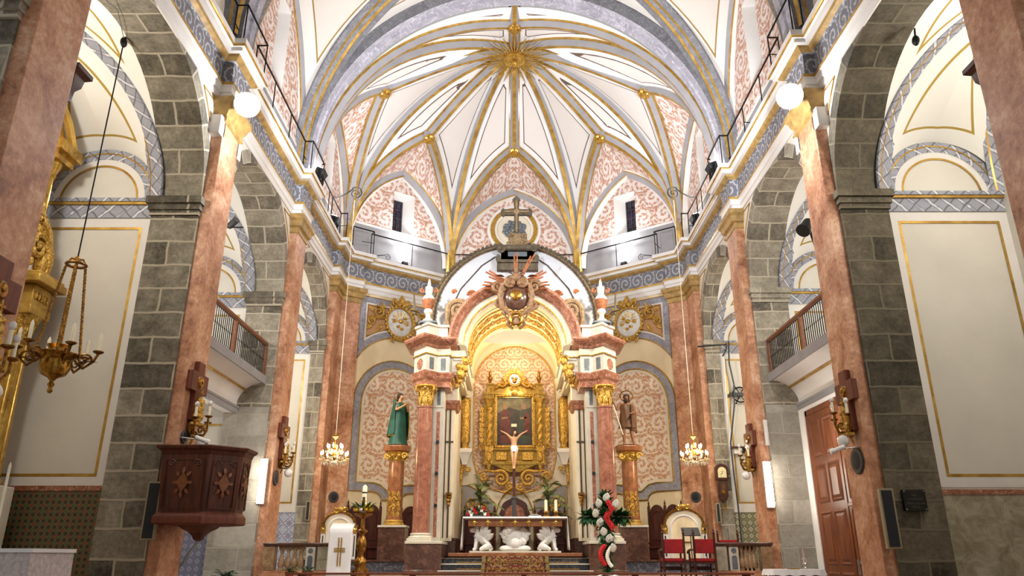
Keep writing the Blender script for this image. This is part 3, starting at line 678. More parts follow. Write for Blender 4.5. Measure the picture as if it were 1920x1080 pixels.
def lunette(name, O, ex, nrm, L, z0, zs, zA, mat, hole=None, zd=None, depth=.7):
    """clerestory wall below a wall rib: pointed outline, optional splayed window hole (x0,x1,z0,z1)"""
    O, ex, nrm = V(O), V(ex), V(nrm)
    hc = ribc((0, 0, zs), (L / 2, 0, zA), 24)
    def top(x):
        x = min(x, L - x)
        for a, b in zip(hc, hc[1:]):
            if a.x <= x <= b.x: return a.z + (b.z - a.z) * (x - a.x) / max(1e-6, b.x - a.x)
        return zA
    xs = sorted(set([round(p.x, 4) for p in hc] + [round(L - p.x, 4) for p in hc] + ([hole[0], hole[1]] if hole else [])))
    m = MB(); md = MB()
    fl = ex.cross(EZ).dot(nrm) < 0
    def q(mb, a, b, za0, zb0, za1, zb1):
        if za1 - za0 < .005 and zb1 - zb0 < .005: return
        vs = [O + ex * a + EZ * za0, O + ex * b + EZ * zb0, O + ex * b + EZ * zb1, O + ex * a + EZ * za1]
        u = [(a - L / 2, za0), (b - L / 2, zb0), (b - L / 2, zb1), (a - L / 2, za1)]
        f = (0, 1, 2, 3)
        if fl: f = f[::-1]; u = u[::-1]
        mb.add(vs, [f], 0, [u])
    zb = zd or z0
    for a, b in zip(xs, xs[1:]):
        ta, tb = max(top(a), zb), max(top(b), zb)
        if hole and a >= hole[0] - 1e-4 and b <= hole[1] + 1e-4:
            q(m, a, b, zb, zb, hole[2], hole[2]); q(m, a, b, hole[3], hole[3], ta, tb)
        else: q(m, a, b, zb, zb, ta, tb)
    St(m, name, mat, smooth=0)
    if zd:
        md.prism([(0, z0), (L, z0), (L, zd), (0, zd)], O, ex, EZ, 0, .02, nrm); St(md, name + '_dado', 'grey_paint', smooth=0)
        mt = MB(); mt.prism([(0, zd), (L, zd), (L, zd + .1), (0, zd + .1)], O, ex, EZ, 0, .03, nrm); St(mt, 'trim_dado', 'white_trim', smooth=0)
    if hole:
        x0, x1, h0, h1 = hole; k = .28; cx_ = (x0 + x1) / 2; w2 = (x1 - x0) / 2 - k
        me = MB(); A = [(x0, h0), (x1, h0), (x1, h1), (x0, h1)]; Bk = [(cx_ - w2, h0 + .32), (cx_ + w2, h0 + .32), (cx_ + w2, h1 - .1), (cx_ - w2, h1 - .1)]
        P = [O + ex * x + EZ * z for x, z in A] + [O + ex * x + EZ * z - nrm * depth for x, z in Bk]
        fs = [(i, 4 + i, 4 + (i + 1) % 4, (i + 1) % 4) for i in range(4)]
        me.add(P, [f[::-1] for f in fs] if not fl else fs)
        for wd in (.1,):
            for (p, q_) in zip(A, A[1:] + A[:1]): pass
        return P[4:], me
    return None

# ---------------------------------------------------------------- apse: star vault
ZSP = 13.95
K = V((0, 25.5, 21.3)); MID = V((0, 25.5, 12.0))
SP = [V((-7.05, 23.06, ZSP)), V((-7.12, 28.76, ZSP)), V((-2.96, 31.8, ZSP)), V((2.96, 31.8, ZSP)), V((7.12, 28.76, ZSP)), V((7.05, 22.7, ZSP))]
WA = [V((-7.2, 25.95, 18.2)), V((-5.08, 30.32, 18.15)), V((0, 31.86, 17.95)), V((5.08, 30.32, 18.15)), V((7.2, 25.75, 18.2))]
BO = [V((-5.2, 25.1, 19.05)), V((-3.72, 28.05, 18.75)), V((0, 29.2, 18.75)), V((3.72, 28.05, 18.75)), V((5.2, 25.1, 19.05))]
BF = V((0, 24.0, 21.3)); CRN = V((0, 22.9, 21.2))
bosses = []
mains = [ribc(s_, K) for s_ in SP]
for i, s_ in enumerate(SP): rib('ceiling_rib', mains[i][:-1] + [K - (K - mains[i][-2]) * .12], MID)
for i in range(5):
    a, b = SP[i], SP[i + 1]; t1, t2 = ribc(a, BO[i]), ribc(b, BO[i])
    rib('ceiling_rib', t1, MID, .92); rib('ceiling_rib', t2, MID, .92)
    li = [BO[i].lerp(K, t / 8) + V((0, 0, .25 * sin(pi * t / 8))) for t in range(9)]; rib('ceiling_rib', li, MID, .92)
    web('ceiling_apse_web', mains[i], t1, 'web', MID); web('ceiling_apse_web', mains[i + 1], t2, 'web', MID)
    w1, w2 = ribc(a, WA[i]), ribc(b, WA[i])
    web('ceiling_apse_panel', t1, w1, 'damask', MID, metric=True); web('ceiling_apse_panel', t2, w2, 'damask', MID, metric=True)
    # wall rib: white outer band, grey, gold edge
    for w_ in (w1, w2):
        wp = [(-.3, 0), (-.3, .06), (-.22, .07), (-.2, .1), (-.05, .14), (-.02, .17), (.05, .17), (.05, 0)]
        rib('ceiling_wall_rib', w_, MID, 1.0, ('white_trim', 'grey_rib', 'gold_paint'), [(-.34, -.02), (-.34, .05), (-.2, .07), (-.2, .11), (.1, .13), (.1, .17), (.15, .17), (.34, .06), (.34, -.02)], [0, 0, 2, 1, 2, 2, 0, 0])
tf = [ribc(SP[0], BF), ribc(SP[5], BF)]
for t_, mn in zip(tf, (mains[0], mains[5])):
    rib('ceiling_rib', t_, MID, .92); web('ceiling_apse_web', mn, t_, 'web', MID)
    s_ = -1 if t_[0].x < 0 else 1
    arc = [V((s_ * 6.98 * cos(pi / 2 * i / 20), 22.93 - .025 * s_ * 6.98 * cos(pi / 2 * i / 20), 14.05 + 7.1 * sin(pi / 2 * i / 20))) for i in range(21)]
    web('ceiling_apse_web', t_, arc, 'web', MID)
rib('ceiling_rib', [K.lerp(BF, t / 4) for t in range(5)], MID, .92); rib('ceiling_rib', [BF.lerp(V((0, 22.7, 21.35)), t / 3) for t in range(4)], MID, .92)
nb = 0
for p in BO + [BF]:
    m = boss(p, MID, .26); o = m.build('ceiling_boss', ['gold', 'grey_rib'], kind='structure')
# gilded foot of each springing
for p in SP[1:5]:
    m = MB(); c = V((0, 25.5, p.z)); d = (c - p); d.z = 0; d.normalize()
    for k, w in ((0, .09),): 
        sd = V((-d.y, d.x, 0))
        for t in (-1, 1): m.tube([p + d * .2 + sd * t * .1 + V((0, 0, z)) for z in (-.42, .2, .9)], [.09, .1, .09], 8)
        m.tube([p + d * .05 + V((0, 0, -.42)), p + d * .05 + V((0, 0, .5))], .2, 8)
    St(m, 'ceiling_rib_foot', 'gold_paint')
# sunburst at the crown
t = thing('ceiling_sunburst', 'gilded sunburst boss of many rays at the crown of the ribbed apse vault', 'sunburst', (0, 25.5, 20.78))
m = MB(); m.lathe([(.03, -.24), (.3, -.22), (.34, -.14), (.44, -.12), (.46, 0), (.3, .14)], (0, 0, 0), 28); m.build('disc', 'gold', t)
m = MB()
for i in range(40):
    a = 2 * pi * i / 40; L = (1.25, .95)[i % 2] + .08 * sin(i * 5.1)
    d = V((cos(a), sin(a), 0)); m.leaf(d * .34 + V((0, 0, -.08)), d * L, .032, 4, (0, 0, -1), -.06, 0, .6)
m.build('ray', 'gold', t, solid=.015)
m = MB(); m.ball((0, -.12, -.34), (.13, .13, .13), 10, 7); m.ball((0, -.1, -.46), .07, 8, 5); m.tube([(0, .3, -.1), (0, .3, .5)], .1, 8); m.build('dove_knob', 'gold', t)
# apse clerestory walls with windows
wn = 0
embr = []
for s, i in ((-1, 1), (1, 3)):
    O = V((s * 7.27, 28.85, 0)); ex = V((-s * e_l.x, e_l.y, 0)); nr = V((-s * n_l.x, n_l.y, 0))
    h = (2.3, 3.36, 15.0, 17.15)
    bk, me = lunette('wall_apse', O, ex, nr, WLEN, ZE1, ZSP, 18.35, 'damask', h, 15.1)
    embr.append((bk, me, ex, nr))
lunette('wall_apse', V((-2.99, 31.95, 0)), EX, -EY, 5.98, ZE1, ZSP, 18.2, 'damask', None, 14.45)
for s in (-1, 1):
    y0 = 23.04 if s < 0 else 22.7
    bk, me = lunette('wall_%s_clerestory' % ('left' if s < 0 else 'right'), V((s * XW, y0, 0)), EY, V((-s, 0, 0)), YFAR - y0, ZE1, ZSP, 18.4, 'damask', (2.5, 3.5, 15.2, 17.5), 14.5)
    embr.append((bk, me, EY, V((-s, 0, 0))))
    y0, y1 = (16.5, 22.04) if s < 0 else (16.2, 21.7)
    bk, me = lunette('wall_%s_clerestory' % ('left' if s < 0 else 'right'), V((s * XW, y0, 0)), EY, V((-s, 0, 0)), y1 - y0, ZE1, ZSP, 19.6, 'damask', (2.2, 3.3, 15.3, 18.2), 14.4)
    embr.append((bk, me, EY, V((-s, 0, 0))))
for bk, me, ex, nr in embr:
    wn += 1
    St(me, 'window_%d_reveal' % wn, 'white_trim', smooth=0)
    m = MB(); m.add([p - nr * .02 for p in bk], [(0, 1, 2, 3)]); m.add([p - nr * .05 for p in bk], [(3, 2, 1, 0)])
    St(m, 'window_%d' % wn, 'stained_glass', smooth=0)
    m = MB(); c4 = [V(p) + nr * .02 for p in bk]
    m.tube(c4, .035, 4, closed=True); m.tube([(c4[0] + c4[1]) / 2, (c4[2] + c4[3]) / 2], .012, 4)
    for k in range(1, 4): m.tube([c4[0].lerp(c4[3], k / 4), c4[1].lerp(c4[2], k / 4)], .012, 4)
    St(m, 'window_%d_frame' % wn, 'dark_grey')
t = thing('wall_medallion', 'gold-ringed round medallion with dark relief on the wall behind the crest cross', 'medallion', (0, 31.93, 16.0))
m = MB(); m.lathe([(1.26, .0), (1.24, .06), (1.16, .08), (1.1, .05)], (0, 0, 0), 48, axis=(0, -1, 0), cap=False); m.lathe([(.92, .05), (.86, .08), (.8, .05)], (0, 0, 0), 48, axis=(0, -1, 0), cap=False); m.build('white_ring', 'white_trim', t)
m = MB(); m.lathe([(1.12, .04), (1.08, .1), (.98, .12), (.92, .1), (.9, .04)], (0, 0, 0), 48, axis=(0, -1, 0), cap=False); m.build('gold_ring', 'gold', t)
m = MB(); m.lathe([(.86, .02), (.01, .03)], (0, 0, 0), 40, axis=(0, -1, 0), cap=False); m.build('disc', 'cream_frame', t)
m = MB()
for k in range(30):
    a = 2.4 * k; r_ = .5 * sqrt((k + 1) / 30); m.ball((r_ * cos(a) * 1.05, -.06, r_ * sin(a) * .85), (.1, .06, .1), 7, 5)
for s in (-1, 1): m.scroll((s * .34, -.07, .1), EX, EZ, .18, 1.5, .05, 0, s); m.scroll((s * .28, -.07, -.26), EX, EZ, .16, 1.4, .045, 0, -s)
m.build('relief', 'grey_inlay', t)
# lower apse walls
for s in (-1, 1):
    O = V((s * 7.27, 28.85, 0)); ex = V((-s * e_l.x, e_l.y, 0)); m = MB()
    P = [O + ex * a + EZ * z for a, z in ((0, 0), (WLEN, 0), (WLEN, 14), (0, 14))]
    m.add(P, [(0, 1, 2, 3) if s < 0 else (3, 2, 1, 0)]); St(m, 'wall_apse_%s' % ('left' if s < 0 else 'right'), 'apse_cream', smooth=0)
m = MB(); m.add([(-3, 31.95, 0), (3, 31.95, 0), (3, 31.95, 14), (-3, 31.95, 14)], [(0, 1, 2, 3)]); St(m, 'wall_back', 'apse_cream', smooth=0)

# nave vault between the transverse arches
def navebay(y0l, y1l, y0r, y1r):
    c = [V((-7.2, y0l, ZSP)), V((-7.2, y1l, ZSP)), V((7.2, y1r, ZSP)), V((7.2, y0r, ZSP))]
    ym = (y0l + y1l + y0r + y1r) / 4; k = V((0, ym, 21.4)); mid = V((0, ym, 12)); di = [ribc(q, k) for q in c]
    np_ = [(-.42, -.03), (-.42, .05), (-.2, .08), (-.16, .14), (-.06, .2), (.06, .2), (.16, .14), (.2, .08), (.42, .05), (.42, -.03)]
    for d in di: rib('ceiling_rib', d, mid, 1.0, ('grey_marble', 'gold_paint'), np_, [0, 0, 1, 0, 1, 0, 1, 0, 0])
    for i, j, s in ((0, 1, -1), (3, 2, 1)):
        a = V((s * 7.22, (c[i].y + c[j].y) / 2, 19.5)); w1, w2 = ribc(c[i], a), ribc(c[j], a)
        web('ceiling_nave_web', di[i], w1, 'web_nave', mid, False); web('ceiling_nave_web', di[j], w2, 'web_nave', mid, False)
        for w in (w1, w2): rib('ceiling_wall_rib', w, mid, 1.0, ('grey_rib', 'gold_paint', 'white_trim'), [(-.34, -.02), (-.34, .05), (-.2, .07), (-.17, .12), (.02, .12), (.05, .07), (.3, .05), (.3, -.02)], [2, 2, 1, 0, 1, 2, 2])
    for i, j, yy in ((0, 3, 0), (1, 2, 1)):
        for q in (i, j):
            s = -1 if c[q].x < 0 else 1
            arc = [V((s * 7.3 * cos(pi / 2 * t / 20), c[q].y, 14.05 + 7.3 * sin(pi / 2 * t / 20))) for t in range(21)]
            web('ceiling_nave_web', di[q], arc, 'web_nave', mid, False)
navebay(16.5, 22.0, 16.2, 21.66); navebay(9.6, 15.5, 9.3, 15.2)
m = MB(); m.bx(-8, 8, 2, 9.9, 21.5, 21.7); St(m, 'ceiling', 'plaster')
for s in (-1, 1):
    m = MB(); m.bx(s * XW, s * (XW + .1), 2, 16, 13.4, 21.6); St(m, 'wall_%s_upper' % ('left' if s < 0 else 'right'), 'plaster', smooth=0)
# outer shells that keep daylight out of the chapels and the roof space
# ---------------------------------------------------------------- side chapels
def ringpts(c, r, n=28, a0=0.0, a1=pi): return [(c[0] + r * cos(a0 + (a1 - a0) * i / n), c[1] + r * sin(a0 + (a1 - a0) * i / n)) for i in range(n + 1)]
def band(mb, P, Q, O, ex, ey, nrm, t=.012, closed=False, mi=0):
    """flat strip between two 2D polylines in a wall plane, t proud of it; UV = (length, width)"""
    O, ex, ey, nrm = V(O), V(ex), V(ey), V(nrm); n = len(P); L = 0.0
    fl = None
    for i in range(n if closed else n - 1):
        j = (i + 1) % n; l = math.hypot(P[j][0] - P[i][0], P[j][1] - P[i][1]); w = math.hypot(P[i][0] - Q[i][0], P[i][1] - Q[i][1])
        vs = [O + ex * a + ey * b + nrm * t for a, b in (P[i], P[j], Q[j], Q[i])]
        f = (0, 1, 2, 3); u = [(L, 0), (L + l, 0), (L + l, w), (L, w)]
        if (vs[1] - vs[0]).cross(vs[2] - vs[1]).dot(nrm) < 0: f = f[::-1]; u = u[::-1]
        mb.add(vs, [f], mi, [u]); L += l
    return mb
def rect(x0, x1, z0, z1): return [(x0, z0), (x1, z0), (x1, z1), (x0, z1)]
def frame2(mb, x0, x1, z0, z1, w, O, ex, nrm, t=.012, mi=0):
    band(mb, rect(x0, x1, z0, z1), rect(x0 + w, x1 - w, z0 + w, z1 - w), O, ex, EZ, nrm, t, True, mi)
def chapel(s, bi, zdado, dado, frames, cap=None):
    XB = 7.75 if bi == 3 else 8.33; XC = 10.4 if bi == 3 else 11.0; side = 'left' if s < 0 else 'right'; y0, y1 = BAYS[s]['A'][bi]; yf = y1 + .1; yn = y0 - .1; r = (y1 - y0) / 2; xc = (XB + XC) / 2; hw = (XC - XB) / 2
    m = MB()
    for yy, f in ((yf, 1), (yn, -1)):
        q = [(s * XB, yy, 0), (s * XC, yy, 0), (s * XC, yy, 13), (s * XB, yy, 13)]; ok = (s > 0) == (f > 0)
        m.add(q, [(0, 1, 2, 3) if ok else (3, 2, 1, 0)])
    m.add([(s * XC, yn, 0), (s * XC, yf, 0), (s * XC, yf, 13), (s * XC, yn, 13)], [(0, 1, 2, 3) if s < 0 else (3, 2, 1, 0)])
    for yy, d in ((y0, -1), (y1, 1)): m.add([(s * (XB - .01), yy - .0, 0), (s * (XB - .01), yy + d * .3, 0), (s * (XB - .01), yy + d * .3, 13), (s * (XB - .01), yy, 13)], [(0, 1, 2, 3)])
    St(m, 'wall_%s_chapel' % side, 'cream', smooth=0)
    O = V((s * XB, yf, 0)); ex = V((s, 0, 0)); nr = -EY; W2 = XC - XB
    b = MB(); gl = MB(); la = MB()
    for z0, z1 in frames:
        frame2(b, 0.0, W2, z0, z1, .2, O, ex, nr); frame2(gl, .2, W2 - .2, z0 + .2, z1 - .2, .06, O, ex, nr, .016)
    c = (hw, ZI1)
    band(la, ringpts(c, hw), ringpts(c, hw - .27), O, ex, EZ, nr, .02)
    band(gl, ringpts(c, hw - .10), ringpts(c, hw - .135), O, ex, EZ, nr, .03)
    band(b, ringpts(c, hw - .27), ringpts(c, hw - .42), O, ex, EZ, nr, .014); band(gl, ringpts(c, hw - .42), ringpts(c, hw - .47), O, ex, EZ, nr, .018)
    band(la, [(0, ZI0 - .02), (W2, ZI0 - .02)], [(0, ZI0 + .3), (W2, ZI0 + .3)], O, ex, EZ, nr, .03)
    gl.prism([(0, ZI0 + .3), (W2, ZI0 + .3), (W2, ZI0 + .36), (0, ZI0 + .36)], O, ex, EZ, 0, .09, nr)
    g2 = MB(); g2.prism([(0, ZI0 + .36), (W2, ZI0 + .36), (W2, ZI1 + .02), (0, ZI1 + .02)], O, ex, EZ, 0, .12, nr); St(g2, 'trim_chapel_ledge', 'lattice', smooth=0)
    St(b, 'trim_chapel_border', 'white_trim', smooth=0); St(gl, 'trim_chapel_gold_line', 'gold_paint', smooth=0); St(la, 'trim_chapel_lattice', 'lattice', smooth=0)
    if zdado:
        d = MB(); d.prism([(0, 0), (W2, 0), (W2, zdado), (0, zdado)], O, ex, EZ, 0, .03, nr)
        d.prism([(yn - y1, 0), (.09, 0), (.09, zdado), (yn - y1, zdado)], V((s * XC, y1, 0)), EY, EZ, 0, .03, V((-s, 0, 0)))
        St(d, 'trim_dado_%s' % side, dado, smooth=0)
        d = MB(); d.prism([(0, zdado), (W2, zdado), (W2, zdado + .1), (0, zdado + .1)], O, ex, EZ, 0, .05, nr); St(d, 'trim_dado_rail', cap or 'white_trim', smooth=0)
    # groin vault
    c4 = [V((s * XB, y0, ZI1)), V((s * XB, y1, ZI1)), V((s * XC, y1, ZI1)), V((s * XC, y0, ZI1))]; k = V((s * xc, (y0 + y1) / 2, ZI1 + r + .12)); mid = V((s * xc, (y0 + y1) / 2, 6)); di = [ribc(q, k) for q in c4]
    lp = [(-.22, -.02), (-.22, .03), (-.14, .045), (-.1, .045), (.22, .03), (.22, -.02)]
    for d in di: rib('ceiling_chapel_rib', d, mid, 1.0, ('lattice', 'gold_paint'), lp, [0, 0, 1, 0, 0])
    for i, j, ap in ((1, 2, V((s * xc, yf, ZI1 + hw))), (0, 3, V((s * xc, yn, ZI1 + hw))), (0, 1, V((s * XB, (y0 + y1) / 2, ZI1 + r))), (3, 2, V((s * XC, (y0 + y1) / 2, ZI1 + r)))):
        for q in (i, j): web('ceiling_chapel_web', di[q], ribc(c4[q], ap), 'web_chapel', mid, False)
chapel(-1, 1, 2.86, 'tile_floral', [(2.94, 8.88)], 'red_marble_dark')
chapel(1, 1, 2.76, 'green_dado', [(2.9, 8.88)], 'red_marble_dark')
chapel(-1, 2, 2.6, 'tile_grey', [(6.9, 8.88), (2.9, 5.5)])
chapel(1, 2, 0, 'tile_grey', [(6.9, 8.88)])
chapel(-1, 3, 3.1, 'tile_blue', [(3.2, 8.88)])
chapel(1, 3, 3.1, 'tile_green', [(3.2, 8.88)])
# galleries
for s in (-1, 1):
    side = 'left' if s < 0 else 'right'; y0, y1 = BAYS[s]['A'][2]
    m = MB(); m.bx(s * 7.5, s * XC, y0, y1 + .1, 6.5, 6.68); m.bx(s * 7.46, s * 7.52, y0, y1, 6.46, 6.7); St(m, 'floor_gallery_%s' % side, 'grey_paint', smooth=0)
    m = MB()
    def cove(u, v): t = u * pi / 2; return V((s * (7.56 + .72 * sin(t)), y0 + (y1 - y0) * v, 6.5 - .72 * (1 - cos(t))))
    m.grid(cove, 10, 2, 0, None, s > 0); m.bx(s * 8.26, s * 8.6, y0, y1, 5.62, 6.5); St(m, 'ceiling_gallery_%s' % side, 'white_trim', smooth=50)
    m = MB(); a = cove(.48, 0); b_ = cove(.48, 1); m.tube([a + V((-s * .02, 0, -.02)), b_ + V((-s * .02, 0, -.02))], .035, 6); m.tube([a, b_], .03, 6); St(m, 'trim_gallery_line', 'gold_paint')
    m = MB(); m.bx(s * 8.2, s * 8.32, y0, y1, 5.6, 5.78); m.bx(s * 8.17, s * 8.3, y0, y1, 5.74, 5.8); St(m, 'trim_gallery_beam', 'grey_paint', smooth=0)
    m = MB(); m.bx(s * 7.28, s * 8.6, y1 - .03, y1 + .12, 0, 5.78); St(m, 'wall_%s_lower_pier' % side, 'stone_light', smooth=0)
    t = thing('balcony_railing', 'wooden balcony railing with thin black iron bars %s' % ('above the pulpit, left' if s < 0 else 'above the tall doors, right'), 'railing', (s * 7.56, (y0 + y1) / 2, 6.68))
    hl = (y1 - y0) / 2 - .02
    m = MB(); m.bx(-.05, .05, -hl, hl, .98, 1.06); m.bx(-.035, .035, -hl, hl, .94, .98); m.build('top_rail', 'wood_rail', t, bevel=.01)
    m = MB(); m.bx(-.05, .05, -hl, hl, 0.0, .06); m.build('bottom_rail', 'wood_rail', t, bevel=.01)
    for yy in (-hl + .05, 0, hl - .05): m = MB(); m.bx(-.05, .05, yy - .05, yy + .05, .06, .94); m.build('post', 'wood_rail', t, bevel=.008)
    m = MB(); m.tube([(0, 0, .05), (0, 0, .95)], .014, 6); m.ball((0, 0, .5), .026, 6, 4); b0 = m.build('baluster', 'iron', t)
    N = 40; first = True
    for i in range(N):
        yy = -hl + .16 + (2 * hl - .32) * i / (N - 1)
        if abs(yy) < .07: continue
        if first: b0.location = (0, yy, 0); first = False
        else: c = b0.copy(); COL.objects.link(c); c.location = (0, yy, 0)
# wall with the tall doors below the right gallery
y0, y1 = BAYS[1]['A'][2]
XD = 8.2; dy0, dy1, dz = 17.1, 21.2, 5.5
m = MB(); m.bx(XD, XD + .3, y0, dy0, 0, 5.7); m.bx(XD, XD + .3, dy1, y1, 0, 5.7); m.bx(XD, XD + .3, dy0, dy1, dz, 5.7); St(m, 'wall_right_door', 'white_trim', smooth=0)
m = MB(); m.bx(XD + .06, XD + .16, dy0, dy1, 0, dz)
m.bx(XD + .02, XD + .08, dy0, dy0 + .14, 0, dz); m.bx(XD + .02, XD + .08, dy1 - .14, dy1, 0, dz); m.bx(XD + .02, XD + .08, dy0, dy1, dz - .16, dz)
dm = m.build('door_1', 'wood_door', kind='structure', bevel=.01)
W4 = (dy1 - dy0 - .28) / 2
for li in range(2):
    ya = dy0 + .14 + li * W4 + .03; yb = ya + W4 - .06
    m = MB(); m.bx(XD + .0, XD + .09, ya, yb, .02, dz - .17); lf = m.build('door_leaf', 'wood_door', dm, bevel=.008)
    for z0, z1 in ((.25, 1.25), (1.4, 2.75), (2.95, 3.95), (4.1, 5.15)):
        for k in range(2):
            w = (yb - ya - .45) / 2; pa = ya + .15 + k * (w + .15)
            m = MB(); frame = [(pa, z0), (pa + w, z0), (pa + w, z1), (pa, z1)]
            O = V((XD, 0, 0)); nr = V((-1, 0, 0)); ins = lambda d: [(pa + d, z0 + d), (pa + w - d, z0 + d), (pa + w - d, z1 - d), (pa + d, z1 - d)]
            for A, Bq, ta, tb in ((ins(0), ins(.05), 0, .035), (ins(.05), ins(.09), .035, -.0), (ins(.09), ins(.16), 0, .03)):
                for i in range(4):
                    j = (i + 1) % 4; m.add([O + EY * A[i][0] + EZ * A[i][1] + nr * ta, O + EY * A[j][0] + EZ * A[j][1] + nr * ta, O + EY * Bq[j][0] + EZ * Bq[j][1] + nr * tb, O + EY * Bq[i][0] + EZ * Bq[i][1] + nr * tb], [(3, 2, 1, 0)])
            m.add([O + EY * a + EZ * b + nr * .03 for a, b in ins(.16)], [(3, 2, 1, 0)]); m.build('panel', 'wood_door', lf, smooth=0)
m = MB(); m.bx(XD - .06, XD, 18.85, 19.0, 1.2, 1.55); m.bx(XD - .1, XD - .02, 18.3, 18.9, 1.45, 1.52); m.build('latch', 'chrome', dm)
m = MB(); m.bx(XD - .03, XD + .02, 17.4, 19.1, 2.78, 2.86); m.build('wicket_rail', 'wood_door', dm, bevel=.01)

# ---------------------------------------------------------------- painted panels of the slanting apse walls
def inset(P, d):
    n = len(P); out = []; A = sum(P[i][0] * P[(i + 1) % n][1] - P[(i + 1) % n][0] * P[i][1] for i in range(n)); sg = 1 if A > 0 else -1
    for i in range(n):
        a, b, c = V(P[i - 1]), V(P[i]), V(P[(i + 1) % n]); d1 = (b - a).normalized(); d2 = (c - b).normalized()
        n1 = V((-d1.y, d1.x)) * sg; n2 = V((-d2.y, d2.x)) * sg; s_ = n1 + n2; q = b + s_ * (d / max(.35, 1 + n1.dot(n2))); out.append((q.x, q.y))
    return out
for s in (-1, 1):
    side = 'left' if s < 0 else 'right'
    O = V((s * 7.27, 28.85, 0)); ex = V((-s * e_l.x, e_l.y, 0)); nr = V((-s * n_l.x, n_l.y, 0)); xm = 2.93
    def P3(p, o): return O + ex * p[0] + EZ * p[1] + nr * o
    out = [(1.05, 4.02), (2.1, 4.02)] + [(2.1 + .4 * sin(t), 4.02 - .3 * (1 - cos(t))) for t in (pi / 6, pi / 3, pi / 2)] + [(3.36, 3.72)] + [(3.76 - .4 * sin(t), 4.02 - .3 * (1 - cos(t))) for t in (pi / 3, pi / 6, 0)] + [(4.81, 4.02)]
    out += ringpts((xm, 7.45), 1.88, 24)
    m1 = MB(); m2 = MB(); m3 = MB(); m4 = MB()
    i1, i2, i3 = inset(out, .3), inset(out, .33), inset(out, .46)
    band(m1, out, i1, O, ex, EZ, nr, .02, True); band(m3, i1, i3, O, ex, EZ, nr, .03, True)
    for q in (out, i2): m2.tube([P3(p, .03) for p in q], .03, 5, closed=True)
    m4.add([P3(p, .015) for p in i3], [tuple(range(len(i3))) if s < 0 else tuple(range(len(i3)))[::-1]], 0, [[(p[0] - xm, p[1]) for p in (i3 if s < 0 else i3[::-1])]])
    St(m1, 'trim_niche_border', 'blue_border', smooth=0); St(m3, 'trim_niche_white', 'cream_frame', smooth=0); St(m4, 'wall_apse_%s_niche' % side, 'damask_niche', smooth=0)
    # spandrel panel above
    def trap(d):
        x0, x1, R_ = 1.05 + d, 4.81 - d, 2.12 + d; h0 = math.asin((xm - x0) / R_)
        return [(xm + R_ * sin(-h0 + 2 * h0 * k / 20), 8.2 + R_ * cos(-h0 + 2 * h0 * k / 20)) for k in range(21)] + [(x1, 11.92 - d), (x0, 11.92 - d)]
    top, a1, a2, a3 = trap(0), trap(.27), trap(.33), trap(.37)
    b1 = MB(); b2 = MB(); b3 = MB()
    band(b1, top, a1, O, ex, EZ, nr, .02, True); band(b2, a1, a2, O, ex, EZ, nr, .03, True)
    arc = a2[:21]
    for p_, q_ in zip(arc, arc[1:]): f_ = (0, 1, 2, 3); b3.add([P3(p_, .012), P3(q_, .012), P3((q_[0], 11.59), .012), P3((p_[0], 11.59), .012)], [f_ if s < 0 else f_[::-1]])
    for q in (top, a3): m2.tube([P3(p, .03) for p in q], .022, 5, closed=True)
    St(b1, 'trim_spandrel_border', 'blue_border', smooth=0); St(b2, 'trim_spandrel_white', 'white_trim', smooth=0); St(b3, 'wall_apse_%s_spandrel' % side, 'tan', smooth=0)
    St(m2, 'trim_niche_gold', 'gold')
    # gilded medallion with scrolls
    c = P3((2.9, 11.02), .04)
    t = thing('relief_medallion', 'round white relief medallion in gilded wreath on the %s slanting apse wall' % side, 'medallion', c)
    def L3(x, z, o): return ex * x + EZ * z + nr * o
    m = MB(); m.lathe([(.02, .07), (.5, .05), (.56, .02), (.6, 0)][::-1], (0, 0, 0), 28, axis=nr, sy=1.06); m.build('disc', 'carved_white', t)
    m = MB(); m.tube([L3(.63 * cos(a), .67 * sin(a), .06) for a in [2 * pi * k / 32 for k in range(32)]], .055, 6, closed=True)
    for k in range(26): a = 2 * pi * k / 26; m.ball(L3(.68 * cos(a), .72 * sin(a), .08), (.07, .06, .07), 6, 4)
    m.build('wreath', 'carved_gold', t)
    m = MB()
    for k in range(11): a = radians(-25 + 23 * k); m.leaf(L3(.12 * cos(a), .1 + .12 * sin(a), .07), L3(.34 * cos(a), .34 * sin(a), .02), .025, 3, nr, 0)
    m.ball(L3(0, .05, .08), (.13, .08, .1), 8, 6)
    for x, z in ((-.3, .02), (.28, -.05), (.05, -.28), (-.12, -.2), (.2, .2)): m.ball(L3(x, z, .06), (.1, .06, .06), 7, 5); m.leaf(L3(x, z, .07), L3(.16, .08, .02), .05, 4, nr)
    m.build('relief_figure', 'gold', t)
    m = MB(); m.ball(L3(0, .92, .13), (.12, .1, .16), 8, 6); m.leaf(L3(0, .8, .1), L3(0, .42, .04), .13, 5, nr, .1); m.ball(L3(.12, .76, .14), (.1, .1, .1), 8, 5); m.ball(L3(-.12, .76, .14), (.1, .1, .1), 8, 5)
    for d in (-1, 1):
        m.scroll(L3(d * .26, .84, .07), ex, EZ, .15, 1.4, .05, pi / 2, -d); m.leaf(L3(d * .1, .74, .08), L3(d * .3, .3, .08), .1, 5, nr, .2); m.leaf(L3(d * .4, .62, .08), L3(d * .3, .1, .06), .08, 5, nr, -.3)
    m.build('crest', 'carved_gold', t)
    m = MB(); m.tube([L3(-.3, -.7, .08), L3(0, -.8, .08), L3(.3, -.7, .08)], .05, 6)
    for d in (-1, 1): m.scroll(L3(d * .3, -.76, .07), ex, EZ, .12, 1.3, .04, -pi / 2, d)
    m.build('lower_scroll', 'carved_gold', t)
